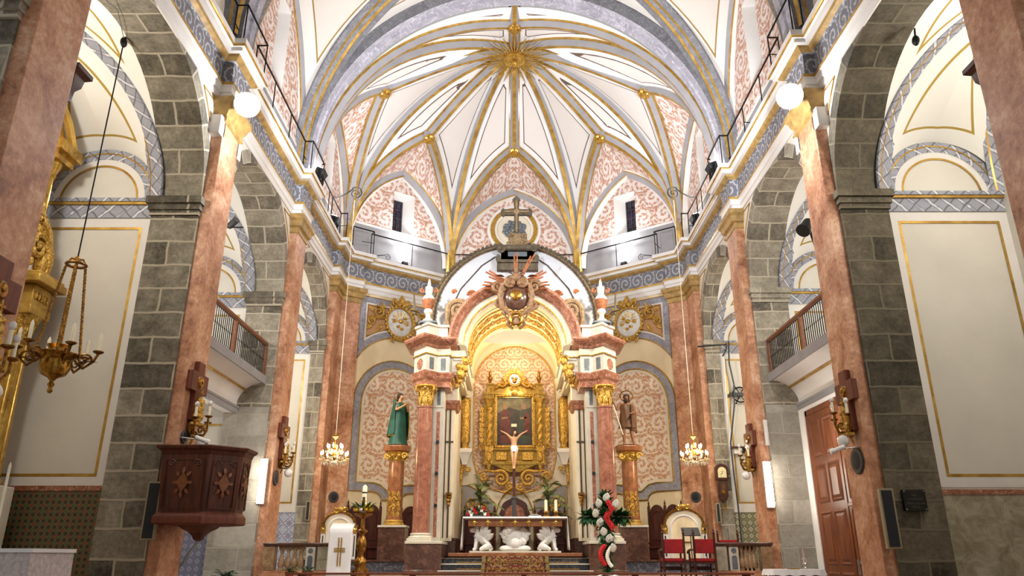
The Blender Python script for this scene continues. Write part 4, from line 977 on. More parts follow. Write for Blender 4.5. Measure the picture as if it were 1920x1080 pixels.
    for d in (-1, 1):
        m = MB(); b_ = d * 1.02
        m.scroll(L3(b_, .28, .06), ex, EZ, .25, 1.6, .06, pi / 2 - d * .4, d); m.scroll(L3(b_ + d * .28, -.14, .06), ex, EZ, .18, 1.4, .05, pi / 2, -d, None, [L3(d * .66, .1, .06), L3(b_ - d * .1, .02, .07)])
        for k, (x, z, dx, dz) in enumerate(((.8, .3, .25, .3), (1.1, .02, .3, -.1), (.85, -.2, .2, -.35), (1.3, -.3, .2, -.2), (.75, .5, .15, .25), (1.25, .3, .22, .12))): m.leaf(L3(d * x, z, .06), L3(d * dx, dz, .05), .07, 5, nr, .25)
        m.build('side_scroll', 'carved_gold', t)
# ================================================================== MARBLE ALTAR CANOPY
ZF, ZP, ZT = 1.1, 1.62, 1.73          # presbytery floor, altar platform, predella
def offs(plan, o):
    n = len(plan); out = []; A = sum(plan[i][0] * plan[(i + 1) % n][1] - plan[(i + 1) % n][0] * plan[i][1] for i in range(n)); sg = 1 if A > 0 else -1
    for i in range(n):
        a, b, c = V(plan[i - 1]), V(plan[i]), V(plan[(i + 1) % n]); d1 = (b - a).normalized(); d2 = (c - b).normalized()
        n1 = V((d1.y, -d1.x)) * sg; n2 = V((d2.y, -d2.x)) * sg; q = b + (n1 + n2) * (o / max(.35, 1 + n1.dot(n2))); out.append((q.x, q.y))
    return out
def loft(mb, plan, zo, mi=0):
    """solid moulding: closed plan, list of (z, outward offset)"""
    n = len(plan); A = sum(plan[i][0] * plan[(i + 1) % n][1] - plan[(i + 1) % n][0] * plan[i][1] for i in range(n))
    if A < 0: plan = plan[::-1]
    vs = []
    for z, o in zo: vs += [(x, y, z) for x, y in offs(plan, o)]
    k = len(zo); fs = [tuple(range(n))[::-1], tuple((k - 1) * n + i for i in range(n))]
    for j in range(k - 1):
        for i in range(n): i2 = (i + 1) % n; fs.append((j * n + i, j * n + i2, j * n + n + i2, j * n + n + i))
    mb.add(vs, fs, mi); return mb
def mir(pts, s): return [(-s * x if False else (x if s < 0 else -x), y) for x, y in pts]
can = thing('altar_canopy', 'towering marble altar canopy with twin columns, round red arch and white dome', 'altar canopy', (0, 25.5, ZF))
def cb(mb, name, mat, par=None, **k): return mb.build(name, mat, par or can, world=True, **k)
YW = 29.6
for s in (-1, 1):
    X = lambda x: x if s < 0 else -x
    m = MB(); loft(m, mir([(-3.3, 25.9), (-3.3, 23.65), (-2.22, 23.65), (-2.22, 25.9)], s), [(ZF, .04), (ZF + .12, .04), (ZF + .14, 0), (1.98, 0)])
    loft(m, mir([(-2.3, 29.6), (-2.3, 25.8), (-1.95, 25.8), (-1.95, 29.6)], s), [(ZF, 0), (2.1, 0), (2.14, .03), (2.2, .03)])
    ped = cb(m, 'pedestal', 'brown_marble', bevel=.01)
    m = MB(); loft(m, mir([(-3.3, 25.9), (-3.3, 23.65), (-2.22, 23.65), (-2.22, 25.9)], s), [(1.98, .02), (2.06, .02)]); cb(m, 'plinth', 'white_marble', bevel=.01)
    # column
    cx, cy = X(-2.95), 24.45
    m = MB(); m.lathe([(.285, 2.28), (.27, 2.34), (.262, 2.5), (.268, 3.6), (.25, 5.2), (.235, 6.2), (.26, 6.22), (.26, 6.27)], (cx, cy, 0), 32); col = cb(m, 'column', 'column_marble')
    m = MB(); m.box((cx, cy, 2.1), (.76, .76, .1)); m.lathe([(.36, 2.14), (.385, 2.17), (.36, 2.21), (.32, 2.22), (.31, 2.25), (.335, 2.27), (.3, 2.3), (.28, 2.31)], (cx, cy, 0), 28); cb(m, 'column_base', 'white_marble', bevel=.01)
    m = MB(); m.lathe([(.22, 6.25), (.22, 6.6), (.3, 6.85), (.38, 6.9), (.38, 6.95)], (cx, cy, 0), 20)
    for row, (zz, k, L, rr) in enumerate(((6.27, 8, .3, .22), (6.42, 8, .36, .23))):
        for i in range(k):
            a = 2 * pi * (i + .5 * row) / k; d = V((cos(a), sin(a), 0)); m.leaf(V((cx, cy, zz)) + d * rr, d * .14 + V((0, 0, L)), .085, 5, -d, -.35)
    for i in range(4):
        a = pi / 4 + i * pi / 2; d = V((cos(a), sin(a), 0)); sd = V((-d.y, d.x, 0))
        m.scroll(V((cx, cy, 6.8)) + d * .34, d, EZ, .11, 1.3, .04, pi, -1); m.ball(V((cx, cy, 6.84)) + V((cos(a + pi / 4), sin(a + pi / 4), 0)) * .33, .05, 6, 4)
    cb(m, 'capital', 'carved_gold', col)
    # inlaid marble pilaster beside the column
    for k_, (x0, x1, ya) in enumerate(((-2.72, -2.36, 24.75),)):
        m = MB(); m.bx(X(x0), X(x1), ya, ya + .6, 2.06, 6.25); m.bx(X(x0), X(x1), ya, ya + .6, 6.29, 6.95); m.bx(X(x0 + .0), X(x1), ya + .02, ya + .6, 6.25, 6.29); pl = cb(m, 'inlay_pilaster', 'white_marble', bevel=.012)
        xm, w = X((x0 + x1) / 2), (x1 - x0) * .15
        m = MB(); m.bx(xm - w, xm + w, ya - .012, ya + .05, 6.38, 6.88); cb(m, 'inlay', 'grey_inlay', pl)
        m = MB()
        for z0, z1 in ((2.2, 3.1), (3.2, 4.1), (4.2, 5.1), (5.2, 6.15)): m.bx(xm - w, xm + w, ya - .012, ya + .05, z0, z1)
        cb(m, 'inlay', 'red_marble_dark', pl)
        m = MB()
        for z in (3.15, 4.15, 5.15): m.lathe([(.06, 0), (.06, .02)], (xm, ya - .02, z), 12, axis=(0, -1, 0)); 
        cb(m, 'inlay', 'black', pl)
    # entablature block
    P = mir([(-3.42, 25.7), (-3.42, 24.75), (-2.95, 24.12), (-2.62, 24.48), (-2.2, 24.48), (-2.2, 24.72), (-1.72, 24.72), (-1.72, 25.7)], s)
    P2 = mir([(-3.36, 25.6), (-3.36, 24.75), (-2.95, 24.18), (-2.62, 24.52), (-2.2, 24.52), (-2.2, 25.6)], s)
    m = MB(); loft(m, P2, [(6.93, .03), (7.05, .03), (7.12, .05), (7.2, .12), (7.28, .15), (7.36, .18), (7.4, .18)]); cb(m, 'architrave', 'red_marble_dark', smooth=20)
    m = MB(); loft(m, P, [(7.38, 0), (8.0, 0)]); fr = cb(m, 'frieze_block', 'white_marble', smooth=0)
    m = MB(); a, b = V((X(-3.42), 24.75, 7.7)), V((X(-2.95), 24.12, 7.7)); d = (b - a).normalized(); nn = V((d.y, -d.x, 0)) * (1 if s < 0 else -1)
    if nn.y > 0: nn = -nn
    m.prism([(.19 * cos(pi / 8 + k * pi / 4), .2 * sin(pi / 8 + k * pi / 4)) for k in range(8)], (a + b) / 2, d, EZ, -.02, .015, nn); cb(m, 'inlay', 'red_marble_dark', fr)
    m = MB(); b2 = V((X(-2.62), 24.48, 7.7)); d = (b2 - b).normalized(); n3 = V((d.y, -d.x, 0)); n3 = n3 if n3.y < 0 else -n3
    m.prism(rect(-.09, .09, -.2, .2), (b + b2) / 2, d, EZ, -.02, .015, n3); cb(m, 'inlay', 'grey_inlay', fr); m = MB(); m.prism(rect(-.08, .08, -.2, .2), (X(-2.41), 24.48, 7.7), EX, EZ, -.02, .015, -EY); cb(m, 'inlay', 'grey_inlay', fr)
    m = MB(); m.tube([(X(-2.12), 24.7, 7.5), (X(-1.78), 24.7, 7.5), (X(-1.78), 24.7, 7.9), (X(-2.12), 24.7, 7.9)], .02, 4, closed=True); m.scroll((X(-1.95), 24.7, 7.7), EX, EZ, .12, 1.3, .025, 0, s); cb(m, 'relief', 'cream_frame', fr)
    m = MB(); loft(m, P, [(8.0, .0), (8.02, .04), (8.04, .04), (8.05, .02), (8.24, .02)]); cb(m, 'upper_band', 'cream_frame', smooth=0)
    m = MB(); loft(m, P, [(7.995, .055), (8.025, .055)]); cb(m, 'gilt_line', 'carved_gold', smooth=0)
    m = MB(); loft(m, mir([(-3.42, 25.7), (-3.42, 24.75), (-2.95, 24.12), (-2.62, 24.48), (-2.3, 24.48), (-2.3, 25.7)], s), [(8.22, .0), (8.26, .1), (8.32, .12), (8.36, .2), (8.44, .32), (8.5, .36), (8.56, .36), (8.58, .3)]); cb(m, 'cornice', 'red_marble_dark', smooth=20)
    m = MB(); loft(m, mir([(-3.4, 25.7), (-3.4, 24.8), (-2.95, 24.25), (-2.62, 24.58), (-2.3, 24.58), (-2.3, 25.7)], s), [(8.56, 0), (9.0, 0), (9.02, .06), (9.1, .06)]); cb(m, 'attic', 'white_marble', smooth=0)
    m = MB(); m.box((X(-2.98), 24.62, 9.18), (.66, .6, .1), 0, 0, .7); cb(m, 'urn_base', 'grey_inlay')
    m = MB(); m.lathe([(.22, 9.2), (.2, 9.28), (.09, 9.36), (.08, 9.5), (.14, 9.56), (.15, 9.62), (.12, 9.7), (.17, 9.85), (.2, 10.1), (.17, 10.16), (.1, 10.24), (.13, 10.32), (.13, 10.5), (.06, 10.56), (.05, 10.7), (.02, 10.8)], (X(-3.0), 24.62, 0), 18); u = cb(m, 'urn', 'cream_frame')
    m = MB(); m.lathe([(.13, 9.68), (.2, 9.84), (.23, 10.02), (.19, 10.05)], (X(-3.0), 24.62, 0), 16, wob=lambda a, z: 1 + .07 * sin(8 * a))
    cb(m, 'urn_ornament', 'terracotta_carving', u); m = MB(); m.ball((X(-3.0), 24.62, 10.84), .035, 6, 4); cb(m, 'urn_finial', 'terracotta_carving', u)
    for d in (-1, 1): m = MB(); m.scroll((X(-3.0) + d * .22, 24.62, 10.38), EX, EZ, .09, 1.2, .035, pi / 2, -d); cb(m, 'urn_scroll', 'terracotta_carving', u)
    m = MB(); m.tube([(X(-3.35), 24.95, 9.3), (X(-3.55), 25.2, 9.75), (X(-3.62), 25.3, 10.5)], [.12, .05, .03], 6); m.leaf((X(-3.3), 24.95, 9.6), (X(-.35), 0, .25), .12); cb(m, 'side_finial', 'dark_stone_carving')
    # volutes beside the arch
    m = MB(); m.scroll((X(-1.98), 24.95, 9.78), EX * (1 if s < 0 else -1), EZ, .36, 1.9, .11, pi * 1.1, -1, None, [(X(-2.3), 24.95, 9.2), (X(-2.36), 24.95, 9.45)], 0, 8); m.bx(X(-2.45), X(-1.95), 24.98, 25.25, 9.1, 9.6); cb(m, 'volute', 'stone_carving')
    m = MB(); m.scroll((X(-1.5), 24.85, 10.3), EX * (1 if s < 0 else -1), EZ, .15, 1.5, .06, pi, -1); cb(m, 'small_volute', 'terracotta_carving'); m = MB(); m.scroll((X(-2.15), 24.85, 10.42), EX, EZ, .08, 1.2, .05); cb(m, 'small_volute', 'terracotta_carving')
    # gilded bracket at the spring of the arch
    m = MB()
    for k, (x, z, r) in enumerate(((-1.72, 7.62, .16), (-1.82, 7.4, .17), (-1.9, 7.2, .13), (-1.66, 7.85, .13), (-1.9, 7.68, .12), (-1.95, 7.0, .08))): m.ball((X(x), 24.72 - .05 * (k % 2), z), (r, r * .9, r * 1.1), 9, 6)
    for k in range(5): m.leaf((X(-1.62 - .06 * k), 24.66, 7.95 - .2 * k), (X(-.2) * (1 if k % 2 else -1), -.06, -.2), .07)
    m.scroll((X(-1.66), 24.62, 7.9), EX, EZ, .15, 1.4, .045, 0, s); m.scroll((X(-1.88), 24.62, 7.3), EX, EZ, .12, 1.4, .04, 0, -s); cb(m, 'gilt_bracket', 'carved_gold')
    # inner piers and side walls
    m = MB(); m.bx(X(-2.55), X(-2.08), 25.75, 26.5, 2.1, 6.42); m.bx(X(-2.6), X(-2.1), 26.5, YW + .1, 2.1, 8.2); pr = cb(m, 'inner_pier', 'cream_frame', smooth=0)
    m = MB()
    for xx in (-2.38, -2.22): m.bx(X(xx - .025), X(xx + .025), 25.73, 25.76, 2.2, 6.4)
    m.bx(X(-2.5), X(-2.1), 25.72, 25.76, 5.28, 5.33); cb(m, 'pier_inlay', 'dark_line', pr)
    m = MB(); m.bx(X(-2.49), X(-2.43), 25.73, 25.76, 2.3, 5.2); m.bx(X(-2.49), X(-2.43), 25.73, 25.76, 5.4, 6.3); cb(m, 'pier_inlay', 'red_marble_dark', pr)
    m = MB(); loft(m, mir([(-2.6, 26.55), (-2.6, 25.72), (-2.06, 25.72), (-2.06, 26.55)], s), [(6.4, 0), (6.44, .06), (6.55, .1), (6.62, .16), (6.7, .16)]); cb(m, 'pier_capital', 'red_marble_dark', smooth=20)
    m = MB(); m.bx(X(-2.6), X(-1.68), 25.7, YW, 7.9, 8.22); m.bx(X(-2.6), X(-1.86), 25.8, YW, 7.6, 7.9); m.bx(X(-2.6), X(-2.0), 25.85, 26.5, 6.7, 7.6); m.scroll((X(-1.84), 29.2, 7.7), EX, EZ, .16, 1.3, .05, 0, s); cb(m, 'impost', 'cream_frame', smooth=30)
    m = MB(); m.bx(X(-2.3), X(-2.1), 25.55, 25.75, 3.55, 3.62)
    for k in range(3): m.ball((X(-2.2), 25.66, 3.48 - .12 * k), (.1 - .025 * k, .07, .08), 7, 5)
    cb(m, 'small_bracket', 'gilt_bronze')
# arch rings
def ringy(mb, zc, prof, n=48, a0=0, a1=pi, mi=None):
    """prof: (radius, y) swept about the arch axis"""
    k = len(prof); vs = []; fs = []; us = []; ms = []
    for i in range(n + 1):
        a = a0 + (a1 - a0) * i / n
        for r, y in prof: vs.append((-r * cos(a), y, zc + r * sin(a)))
    pl = [0.0]
    for j in range(1, k): pl.append(pl[-1] + math.hypot(prof[j][0] - prof[j - 1][0], prof[j][1] - prof[j - 1][1]))
    for i in range(n):
        for j in range(k - 1):
            fs.append((i * k + j, i * k + k + j, i * k + k + j + 1, i * k + j + 1)); R = prof[j][0] * (a1 - a0) / n; us.append([(R * i - R * n / 2, pl[j]), (R * (i + 1) - R * n / 2, pl[j]), (R * (i + 1) - R * n / 2, pl[j + 1]), (R * i - R * n / 2, pl[j + 1])]); ms.append(mi[j] if mi else 0)
    b = len(mb.v); mb.v += [V(q) for q in vs]
    for f, u, q in zip(fs, us, ms): mb.f.append([b + x for x in f]); mb.uv.append(u); mb.mi.append(q)
    return mb
ZA = 8.42
m = MB(); ringy(m, ZA, [(2.3, 25.6), (2.3, 24.42), (2.26, 24.36), (2.2, 24.36), (2.14, 24.42), (2.1, 24.5), (2.02, 24.54), (1.97, 24.6), (1.97, 24.75)]); cb(m, 'red_arch', 'red_marble_dark', smooth=25)
m = MB(); ringy(m, ZA, [(1.97, 24.68), (1.82, 24.68), (1.8, 24.64), (1.76, 24.64), (1.74, 24.7), (1.68, 24.72), (1.66, 24.76), (1.66, 25.25)]); cb(m, 'inner_arch', 'cream_frame', smooth=25)
m = MB(); ringy(m, ZA, [(1.78, 24.625), (1.755, 24.62), (1.73, 24.68)]); cb(m, 'gilt_line', 'carved_gold')
ZV = 8.4
m = MB(); ringy(m, ZV, [(1.66, 25.2), (1.66, 29.7)]); bv = cb(m, 'barrel_vault', 'apse_cream', smooth=60)
for yy in (25.45, 27.35, 27.55): m = MB(); ringy(m, ZV, [(1.67, yy), (1.61, yy + .03), (1.61, yy + .09), (1.67, yy + .12)]); cb(m, 'vault_moulding', 'carved_gold', bv)
# gilt scrollwork on the front half of the vault
m = MB(); random.seed(3)
def vp(a, y, h=.03): r = 1.66 - h; return V((-r * cos(a), y, ZV + r * sin(a)))
for i in range(15):
    a = pi * (i + .5) / 15
    for k, y in enumerate((26.0, 26.75)):
        ca = vp(a, y); tx = (vp(a + .02, y) - ca).normalized(); sg = 1 if (i + k) % 2 else -1
        m.scroll(ca, tx, EY, .2, 1.5, .035, pi * .5 * k, sg, 16)
        for q in range(4): b_ = 2 * pi * q / 4 + .6 * k; m.leaf(ca + tx * .2 * cos(b_) + EY * .2 * sin(b_), tx * .16 * cos(b_ + .7) + EY * .2 * sin(b_ + .7), .06, 3, -V((ca.x, 0, ca.z - ZV)), .1)
cb(m, 'gilt_scrollwork', 'carved_gold', bv)
m = MB()
for k in range(9): a = pi / 2 + (k - 4) * .05; m.leaf(vp(a, 27.6 - .02 * abs(k - 4), .02), (.03 * (k - 4), .5, -.02), .09, 4, -EZ, 0)
m.ball(vp(pi / 2, 27.65, .05), (.2, .14, .06), 8, 5); cb(m, 'gilt_rosette', 'carved_gold', bv)
# back wall of the altar chapel
m = MB(); pts = [(-2.6, 1.1), (2.6, 1.1), (2.6, 8.4), (1.7, 8.4)] + ringpts((0, 8.4), 1.7, 24) + [(-2.6, 8.4)]
m.prism(pts, (0, YW, 0), EX, EZ, 0, -.3, -EY); cb(m, 'back_wall', 'cream_frame', smooth=0)
m = MB(); dp = [(-1.42, 4.5), (-.9, 4.05), (0, 3.85), (.9, 4.05), (1.42, 4.5), (1.6, 5.2), (1.6, 8.05)] + ringpts((0, 8.1), 1.6, 24) + [(-1.6, 8.05), (-1.6, 5.2)]
m.prism(dp, (0, YW, 0), EX, EZ, -.1, .02, -EY); cb(m, 'damask_panel', 'damask_altar', smooth=0)
m = MB(); m.tube([(x, YW - .03, z) for x, z in dp], .03, 5, closed=True)
for s in (-1, 1):
    # grey panels with gilt edge on the lower wall
    pp = [(s * 2.02, 2.45), (s * 2.02, 4.2), (s * 1.75, 4.2), (s * 1.2, 3.9), (s * .75, 3.55), (s * .72, 3.3), (s * .95, 3.05), (s * 1.0, 2.45)]
    m.tube([(x, YW - .03, z) for x, z in pp], .022, 5, closed=True)
    m2 = MB(); m2.prism(pp if s > 0 else pp[::-1], (0, YW, 0), EX, EZ, -.05, .018, -EY); cb(m2, 'lower_panel', 'grey_paint', smooth=0)
    m2 = MB(); m2.scroll((s * 1.62, YW - .05, 3.55), EX, EZ, .24, 1.5, .05, 0, s); m2.scroll((s * 1.25, YW - .05, 3.35), EX, EZ, .18, 1.4, .045, 0, -s)
    for k in range(7): m2.leaf((s * (1.15 + .1 * k), YW - .05, 3.1 + .13 * (k % 3)), (.2 * cos(k), -.02, .24 * sin(k * 1.7) + .1), .07, 4, -EY)
    cb(m2, 'lower_gilding', 'carved_gold')
cb(m, 'gilt_line', 'carved_gold')
m = MB(); pth = [(-.72, YW - .03, 1.7), (-.72, YW - .03, 2.9)] + [(-.72 * cos(pi * k / 20), YW - .03, 2.9 + 1.15 * sin(pi * k / 20)) for k in range(21)] + [(.72, YW - .03, 2.9), (.72, YW - .03, 1.7)]
m.tube(pth, .03, 6); cb(m, 'throne_arch', 'carved_gold')
# white lunette, dome, garland of bulbs, crest
ZD = 9.5
m = MB(); oa = [(2.85, 8.9)] + ringpts((0, ZD), 2.85, 36) + [(-2.85, 8.9)]; ib_ = []
for k, p_ in enumerate(oa):
    th = max(.2, min(pi - .2, math.atan2(p_[1] - ZA, p_[0]))); ib_.append((2.05 * cos(th), ZA + 2.05 * sin(th)))
band(m, oa, ib_, (0, 25.45, 0), EX, EZ, -EY, 0)
m.lathe([(2.88 * cos(radians(6 * k)), 2.88 * sin(radians(6 * k))) for k in range(16)], (0, 25.5, ZD), 32, 0, pi); cb(m, 'dome', 'drape', smooth=40)
for s in (-1, 1):
    m = MB(); m.tube([(s * 2.42, 25.43, 9.7), (s * 1.95, 25.43, 10.75), (s * 1.2, 25.43, 11.65), (s * .7, 25.43, 12.0)], .025, 5); cb(m, 'dome_line', 'dark_line')
    m = MB(); m.tube([(s * 2.35, 25.43, 10.0), (s * 1.9, 25.43, 10.1), (s * 1.4, 25.43, 10.4), (s * .9, 25.43, 10.85)], .02, 5); cb(m, 'dome_line', 'dark_line')
m = MB(); ringy(m, ZD, [(3.02, 25.95), (3.02, 25.5), (2.96, 25.42), (2.86, 25.42), (2.83, 25.5)], 40); m.bx(-3.02, -2.83, 25.45, 25.95, 8.9, ZD); m.bx(2.83, 3.02, 25.45, 25.95, 8.9, ZD); cb(m, 'dome_ring', 'stone_carving', smooth=30)
for s in (-1, 1):
    m = MB(); m9 = MB(); ar_ = [V((s * 3.05 * cos(a), 25.5, ZD + 3.05 * sin(a))) for a in [pi * q / 60 for q in range(28)]]; m.tube(ar_, .03, 5); m9.tube([V((s * 2.9 * cos(a), 25.38, ZD + 2.9 * sin(a))) for a in [pi * q / 60 for q in range(28)]], .03, 5)
    for k in range(27):
        a = pi * (k + .5) / 60; m.ball((s * 3.07 * cos(a), 25.5, ZD + 3.07 * sin(a)), .075, 7, 5); m9.ball((s * 2.9 * cos(a), 25.36, ZD + 2.9 * sin(a)), .05, 6, 4)
    cb(m, 'garland', 'dark_stone_carving'); cb(m9, 'inner_garland', 'dark_stone_carving')
m = MB(); m.box((0.1, 25.6, 11.6), (1.5, .8, .4)); m.bx(-.5, .72, 25.25, 26.0, 11.7, 12.3); loft(m, [(-.5, 26), (-.5, 25.25), (.72, 25.25), (.72, 26)], [(11.66, .14), (11.76, .12), (11.8, 0), (12.16, 0), (12.2, .1), (12.3, .16), (12.36, .1)])
for s in (-1, 1): m.scroll((.1 + s * .62, 25.2, 12.22), EX, EZ, .13, 1.3, .06, 0, s); m.leaf((.1 + s * .7, 25.2, 12.0), (0, -.05, -.36), .1)
cb(m, 'crest_pedestal', 'dark_stone_carving', smooth=20)
m = MB(); m.bx(-.25, .45, 25.2, 25.25, 11.92, 12.1); cb(m, 'crest_panel', 'grey_inlay')
m = MB(); loft(m, [(-.2, 25.85), (-.2, 25.35), (.42, 25.35), (.42, 25.85)], [(12.34, .12), (12.5, .0), (12.62, -.04), (12.8, 0), (12.86, .04), (12.9, 0)])
for s in (-1, 1): m.scroll((.1 + s * .27, 25.3, 12.46), EX, EZ, .14, 1.5, .05, 0, s); m.scroll((.1 + s * .24, 25.3, 12.8), EX, EZ, .08, 1.2, .035, 0, -s)
cb(m, 'crest_scrolls', 'stone_carving', smooth=30)
# cross on top
m = MB(); cr = [(-.11, 12.88), (-.08, 13.3), (-.09, 13.72), (-.45, 13.72), (-.5, 13.66), (-.58, 13.74), (-.6, 13.84), (-.58, 13.94), (-.5, 14.02), (-.45, 13.96), (-.09, 13.96), (-.1, 14.3), (-.16, 14.36), (-.08, 14.46), (0, 14.54)]
cr += [(-x, z) for x, z in cr[::-1][1:]]
m.prism([(x + .07, z) for x, z in cr], (0, 25.55, 0), EX, EZ, -.07, .07, -EY); x_ = cb(m, 'crest_cross', 'dark_stone_carving', smooth=0, bevel=.02)
m = MB(); m.bx(.03, .11, 25.43, 25.5, 13.0, 14.3); m.bx(-.4, .54, 25.43, 25.5, 13.81, 13.87); m.ball((.07, 25.45, 13.84), (.12, .06, .12), 8, 5); cb(m, 'cross_relief', 'stone_carving', x_)
# cartouche and rays over the crown of the arch
m = MB(); cc = V((.04, 24.2, 9.95)); k = MB()
m.ball(cc, (.44, .22, .44), 16, 10); cb(m, 'cartouche_globe', 'brown_marble')
for s in (-1, 1):
    k.scroll(cc + V((s * .2, -.16, .52)), EX, EZ, .17, 1.6, .075, pi / 2, -s, None, [cc + V((s * .5, -.1, .05)), cc + V((s * .52, -.14, .35))])
    k.scroll(cc + V((s * .62, -.05, .42)), EX, EZ, .22, 1.5, .08, 0, s); k.scroll(cc + V((s * .55, -.02, -.2)), EX, EZ, .18, 1.4, .08, 0, -s, None, [cc + V((s * .3, -.05, -.75)), cc + V((s * .45, -.08, -.5))])
    k.tube([cc + V((s * .46, -.1, .5)), cc + V((s * .55, -.12, .1)), cc + V((s * .48, -.1, -.35)), cc + V((s * .2, -.08, -.62)), cc + V((s * .28, -.05, -.95)), cc + V((s * .1, -.02, -1.1))], [.09, .1, .1, .08, .06, .05], 7)
    k.leaf(cc + V((s * .6, -.1, .1)), (s * .25, -.02, .2), .1); k.leaf(cc + V((s * .4, -.1, .75)), (s * .3, 0, .1), .12); k.ball(cc + V((s * .1, -.2, .5)), (.08, .08, .1), 7, 5)
k.ball(cc + V((0, -.12, .72)), (.2, .14, .18), 9, 6); k.ball(cc + V((0, -.05, -.85)), (.16, .1, .2), 9, 6)
for q in range(7): k.leaf(cc + V((0, -.1, .75)), (.3 * sin((q - 3) * .45), -.02, .36 * cos((q - 3) * .45)), .07)
cb(k, 'cartouche', 'bronze_carving')
m = MB(); m.tube([cc + V((.2 * cos(t), -.16, -.8 + .2 * sin(t))) for t in [2 * pi * q / 16 for q in range(16)]], .045, 6, closed=True); cb(m, 'cartouche_trim', 'gilt_bronze'); m = MB(); m.ball(cc + V((0, -.22, .05)), (.2, .05, .2), 10, 6); cb(m, 'globe_boss', 'gilt_bronze')
for a, L in ((4, 1.05), (10, 1.0), (-3, .95), (28, 1.08), (33, 1.0), (22, .9), (62, 1.3), (66, 1.15), (88, 1.2), (93, 1.1), (147, 1.0), (152, 1.08), (158, .9), (170, 1.0), (176, 1.05), (183, .95)):
    d = V((cos(radians(a)), 0, sin(radians(a)))); c0 = cc + V((0, .1, .45)); m = MB(); m.tube([c0 + d * .3, c0 + d * (L + .12)], [.045, .03], 6); cb(m, 'ray', 'terracotta_carving')

# ================================================================== GILDED RETABLE
rt = thing('altarpiece', 'gilded altarpiece framing a dark painting of two standing saints', 'altarpiece', (0, 29.3, 4.95))
def rb(mb, name, mat, par=None, **k): return mb.build(name, mat, par or rt, world=True, **k)
YR = 29.3
m = MB(); m.bx(-1.2, 1.2, YR, YR + .25, 4.95, 7.75); m.bx(-1.0, 1.0, YR + .05, YR + .25, 7.75, 8.1); rb(m, 'backboard', 'gold', bevel=.01)
m = MB(); m.bx(-.72, .72, YR - .06, YR, 5.63, 7.58); rb(m, 'painting', 'canvas', smooth=0)
m = MB(); m.prism([(-.7, 6.9), (-.2, 7.15), (.3, 7.0), (.7, 7.2), (.7, 7.56), (-.7, 7.56)], (0, YR - .06, 0), EX, EZ, 0, .003, -EY); rb(m, 'painted_sky', 'paint_sky', smooth=0)
for x, mt in ((-.36, 'paint_red'), (.36, 'paint_green')):
    m = MB(); m.prism([(x - .2, 5.75), (x + .22, 5.75), (x + .2, 6.5), (x + .16, 6.95), (x + .06, 7.08), (x - .06, 7.08), (x - .17, 6.95), (x - .2, 6.5)], (0, YR - .064, 0), EX, EZ, 0, .004, -EY); pf = rb(m, 'painted_figure', mt, smooth=0)
    m = MB(); m.prism([(x + .09 * cos(t), 7.18 + .12 * sin(t)) for t in [2 * pi * q / 12 for q in range(12)]], (0, YR - .066, 0), EX, EZ, 0, .004, -EY); m.prism([(x - .15, 6.68), (x + .1, 6.72), (x + .12, 6.78), (x - .14, 6.76)], (0, YR - .069, 0), EX, EZ, 0, .004, -EY); rb(m, 'painted_skin', 'paint_skin', pf, smooth=0)
    if x > 0: m = MB(); m.prism([(x - .0, 6.2), (x + .24, 6.15), (x + .2, 6.9), (x + .02, 7.0)], (0, YR - .069, 0), EX, EZ, 0, .004, -EY); rb(m, 'painted_cloak', 'paint_red', pf, smooth=0)
m = MB(); pf = [(-.06, 0), (-.06, .06), (-.02, .1), (.02, .08), (.04, .05), (.1, .1), (.13, .1), (.13, 0)]
loop = [V((-.74, YR, 5.61)), V((.74, YR, 5.61)), V((.74, YR, 7.6)), V((-.74, YR, 7.6))]
for q, (a, b) in enumerate(zip(loop, loop[1:] + loop[:1])): m.box((a + b) / 2 + V((0, -.06, 0)), ((b - a).length + .12 if q % 2 == 0 else .12, .12, .12 if q % 2 == 0 else (b - a).length + .12)); m.tube([a + V((0, -.12, 0)), b + V((0, -.12, 0))], .035, 6)
for q in range(40):
    t = q / 40 * 4; a, b = loop[int(t)], loop[(int(t) + 1) % 4]; m.ball(a.lerp(b, t % 1) + V((0, -.13, 0)), (.05, .03, .05), 6, 4)
rb(m, 'picture_frame', 'carved_gold', bevel=.006)
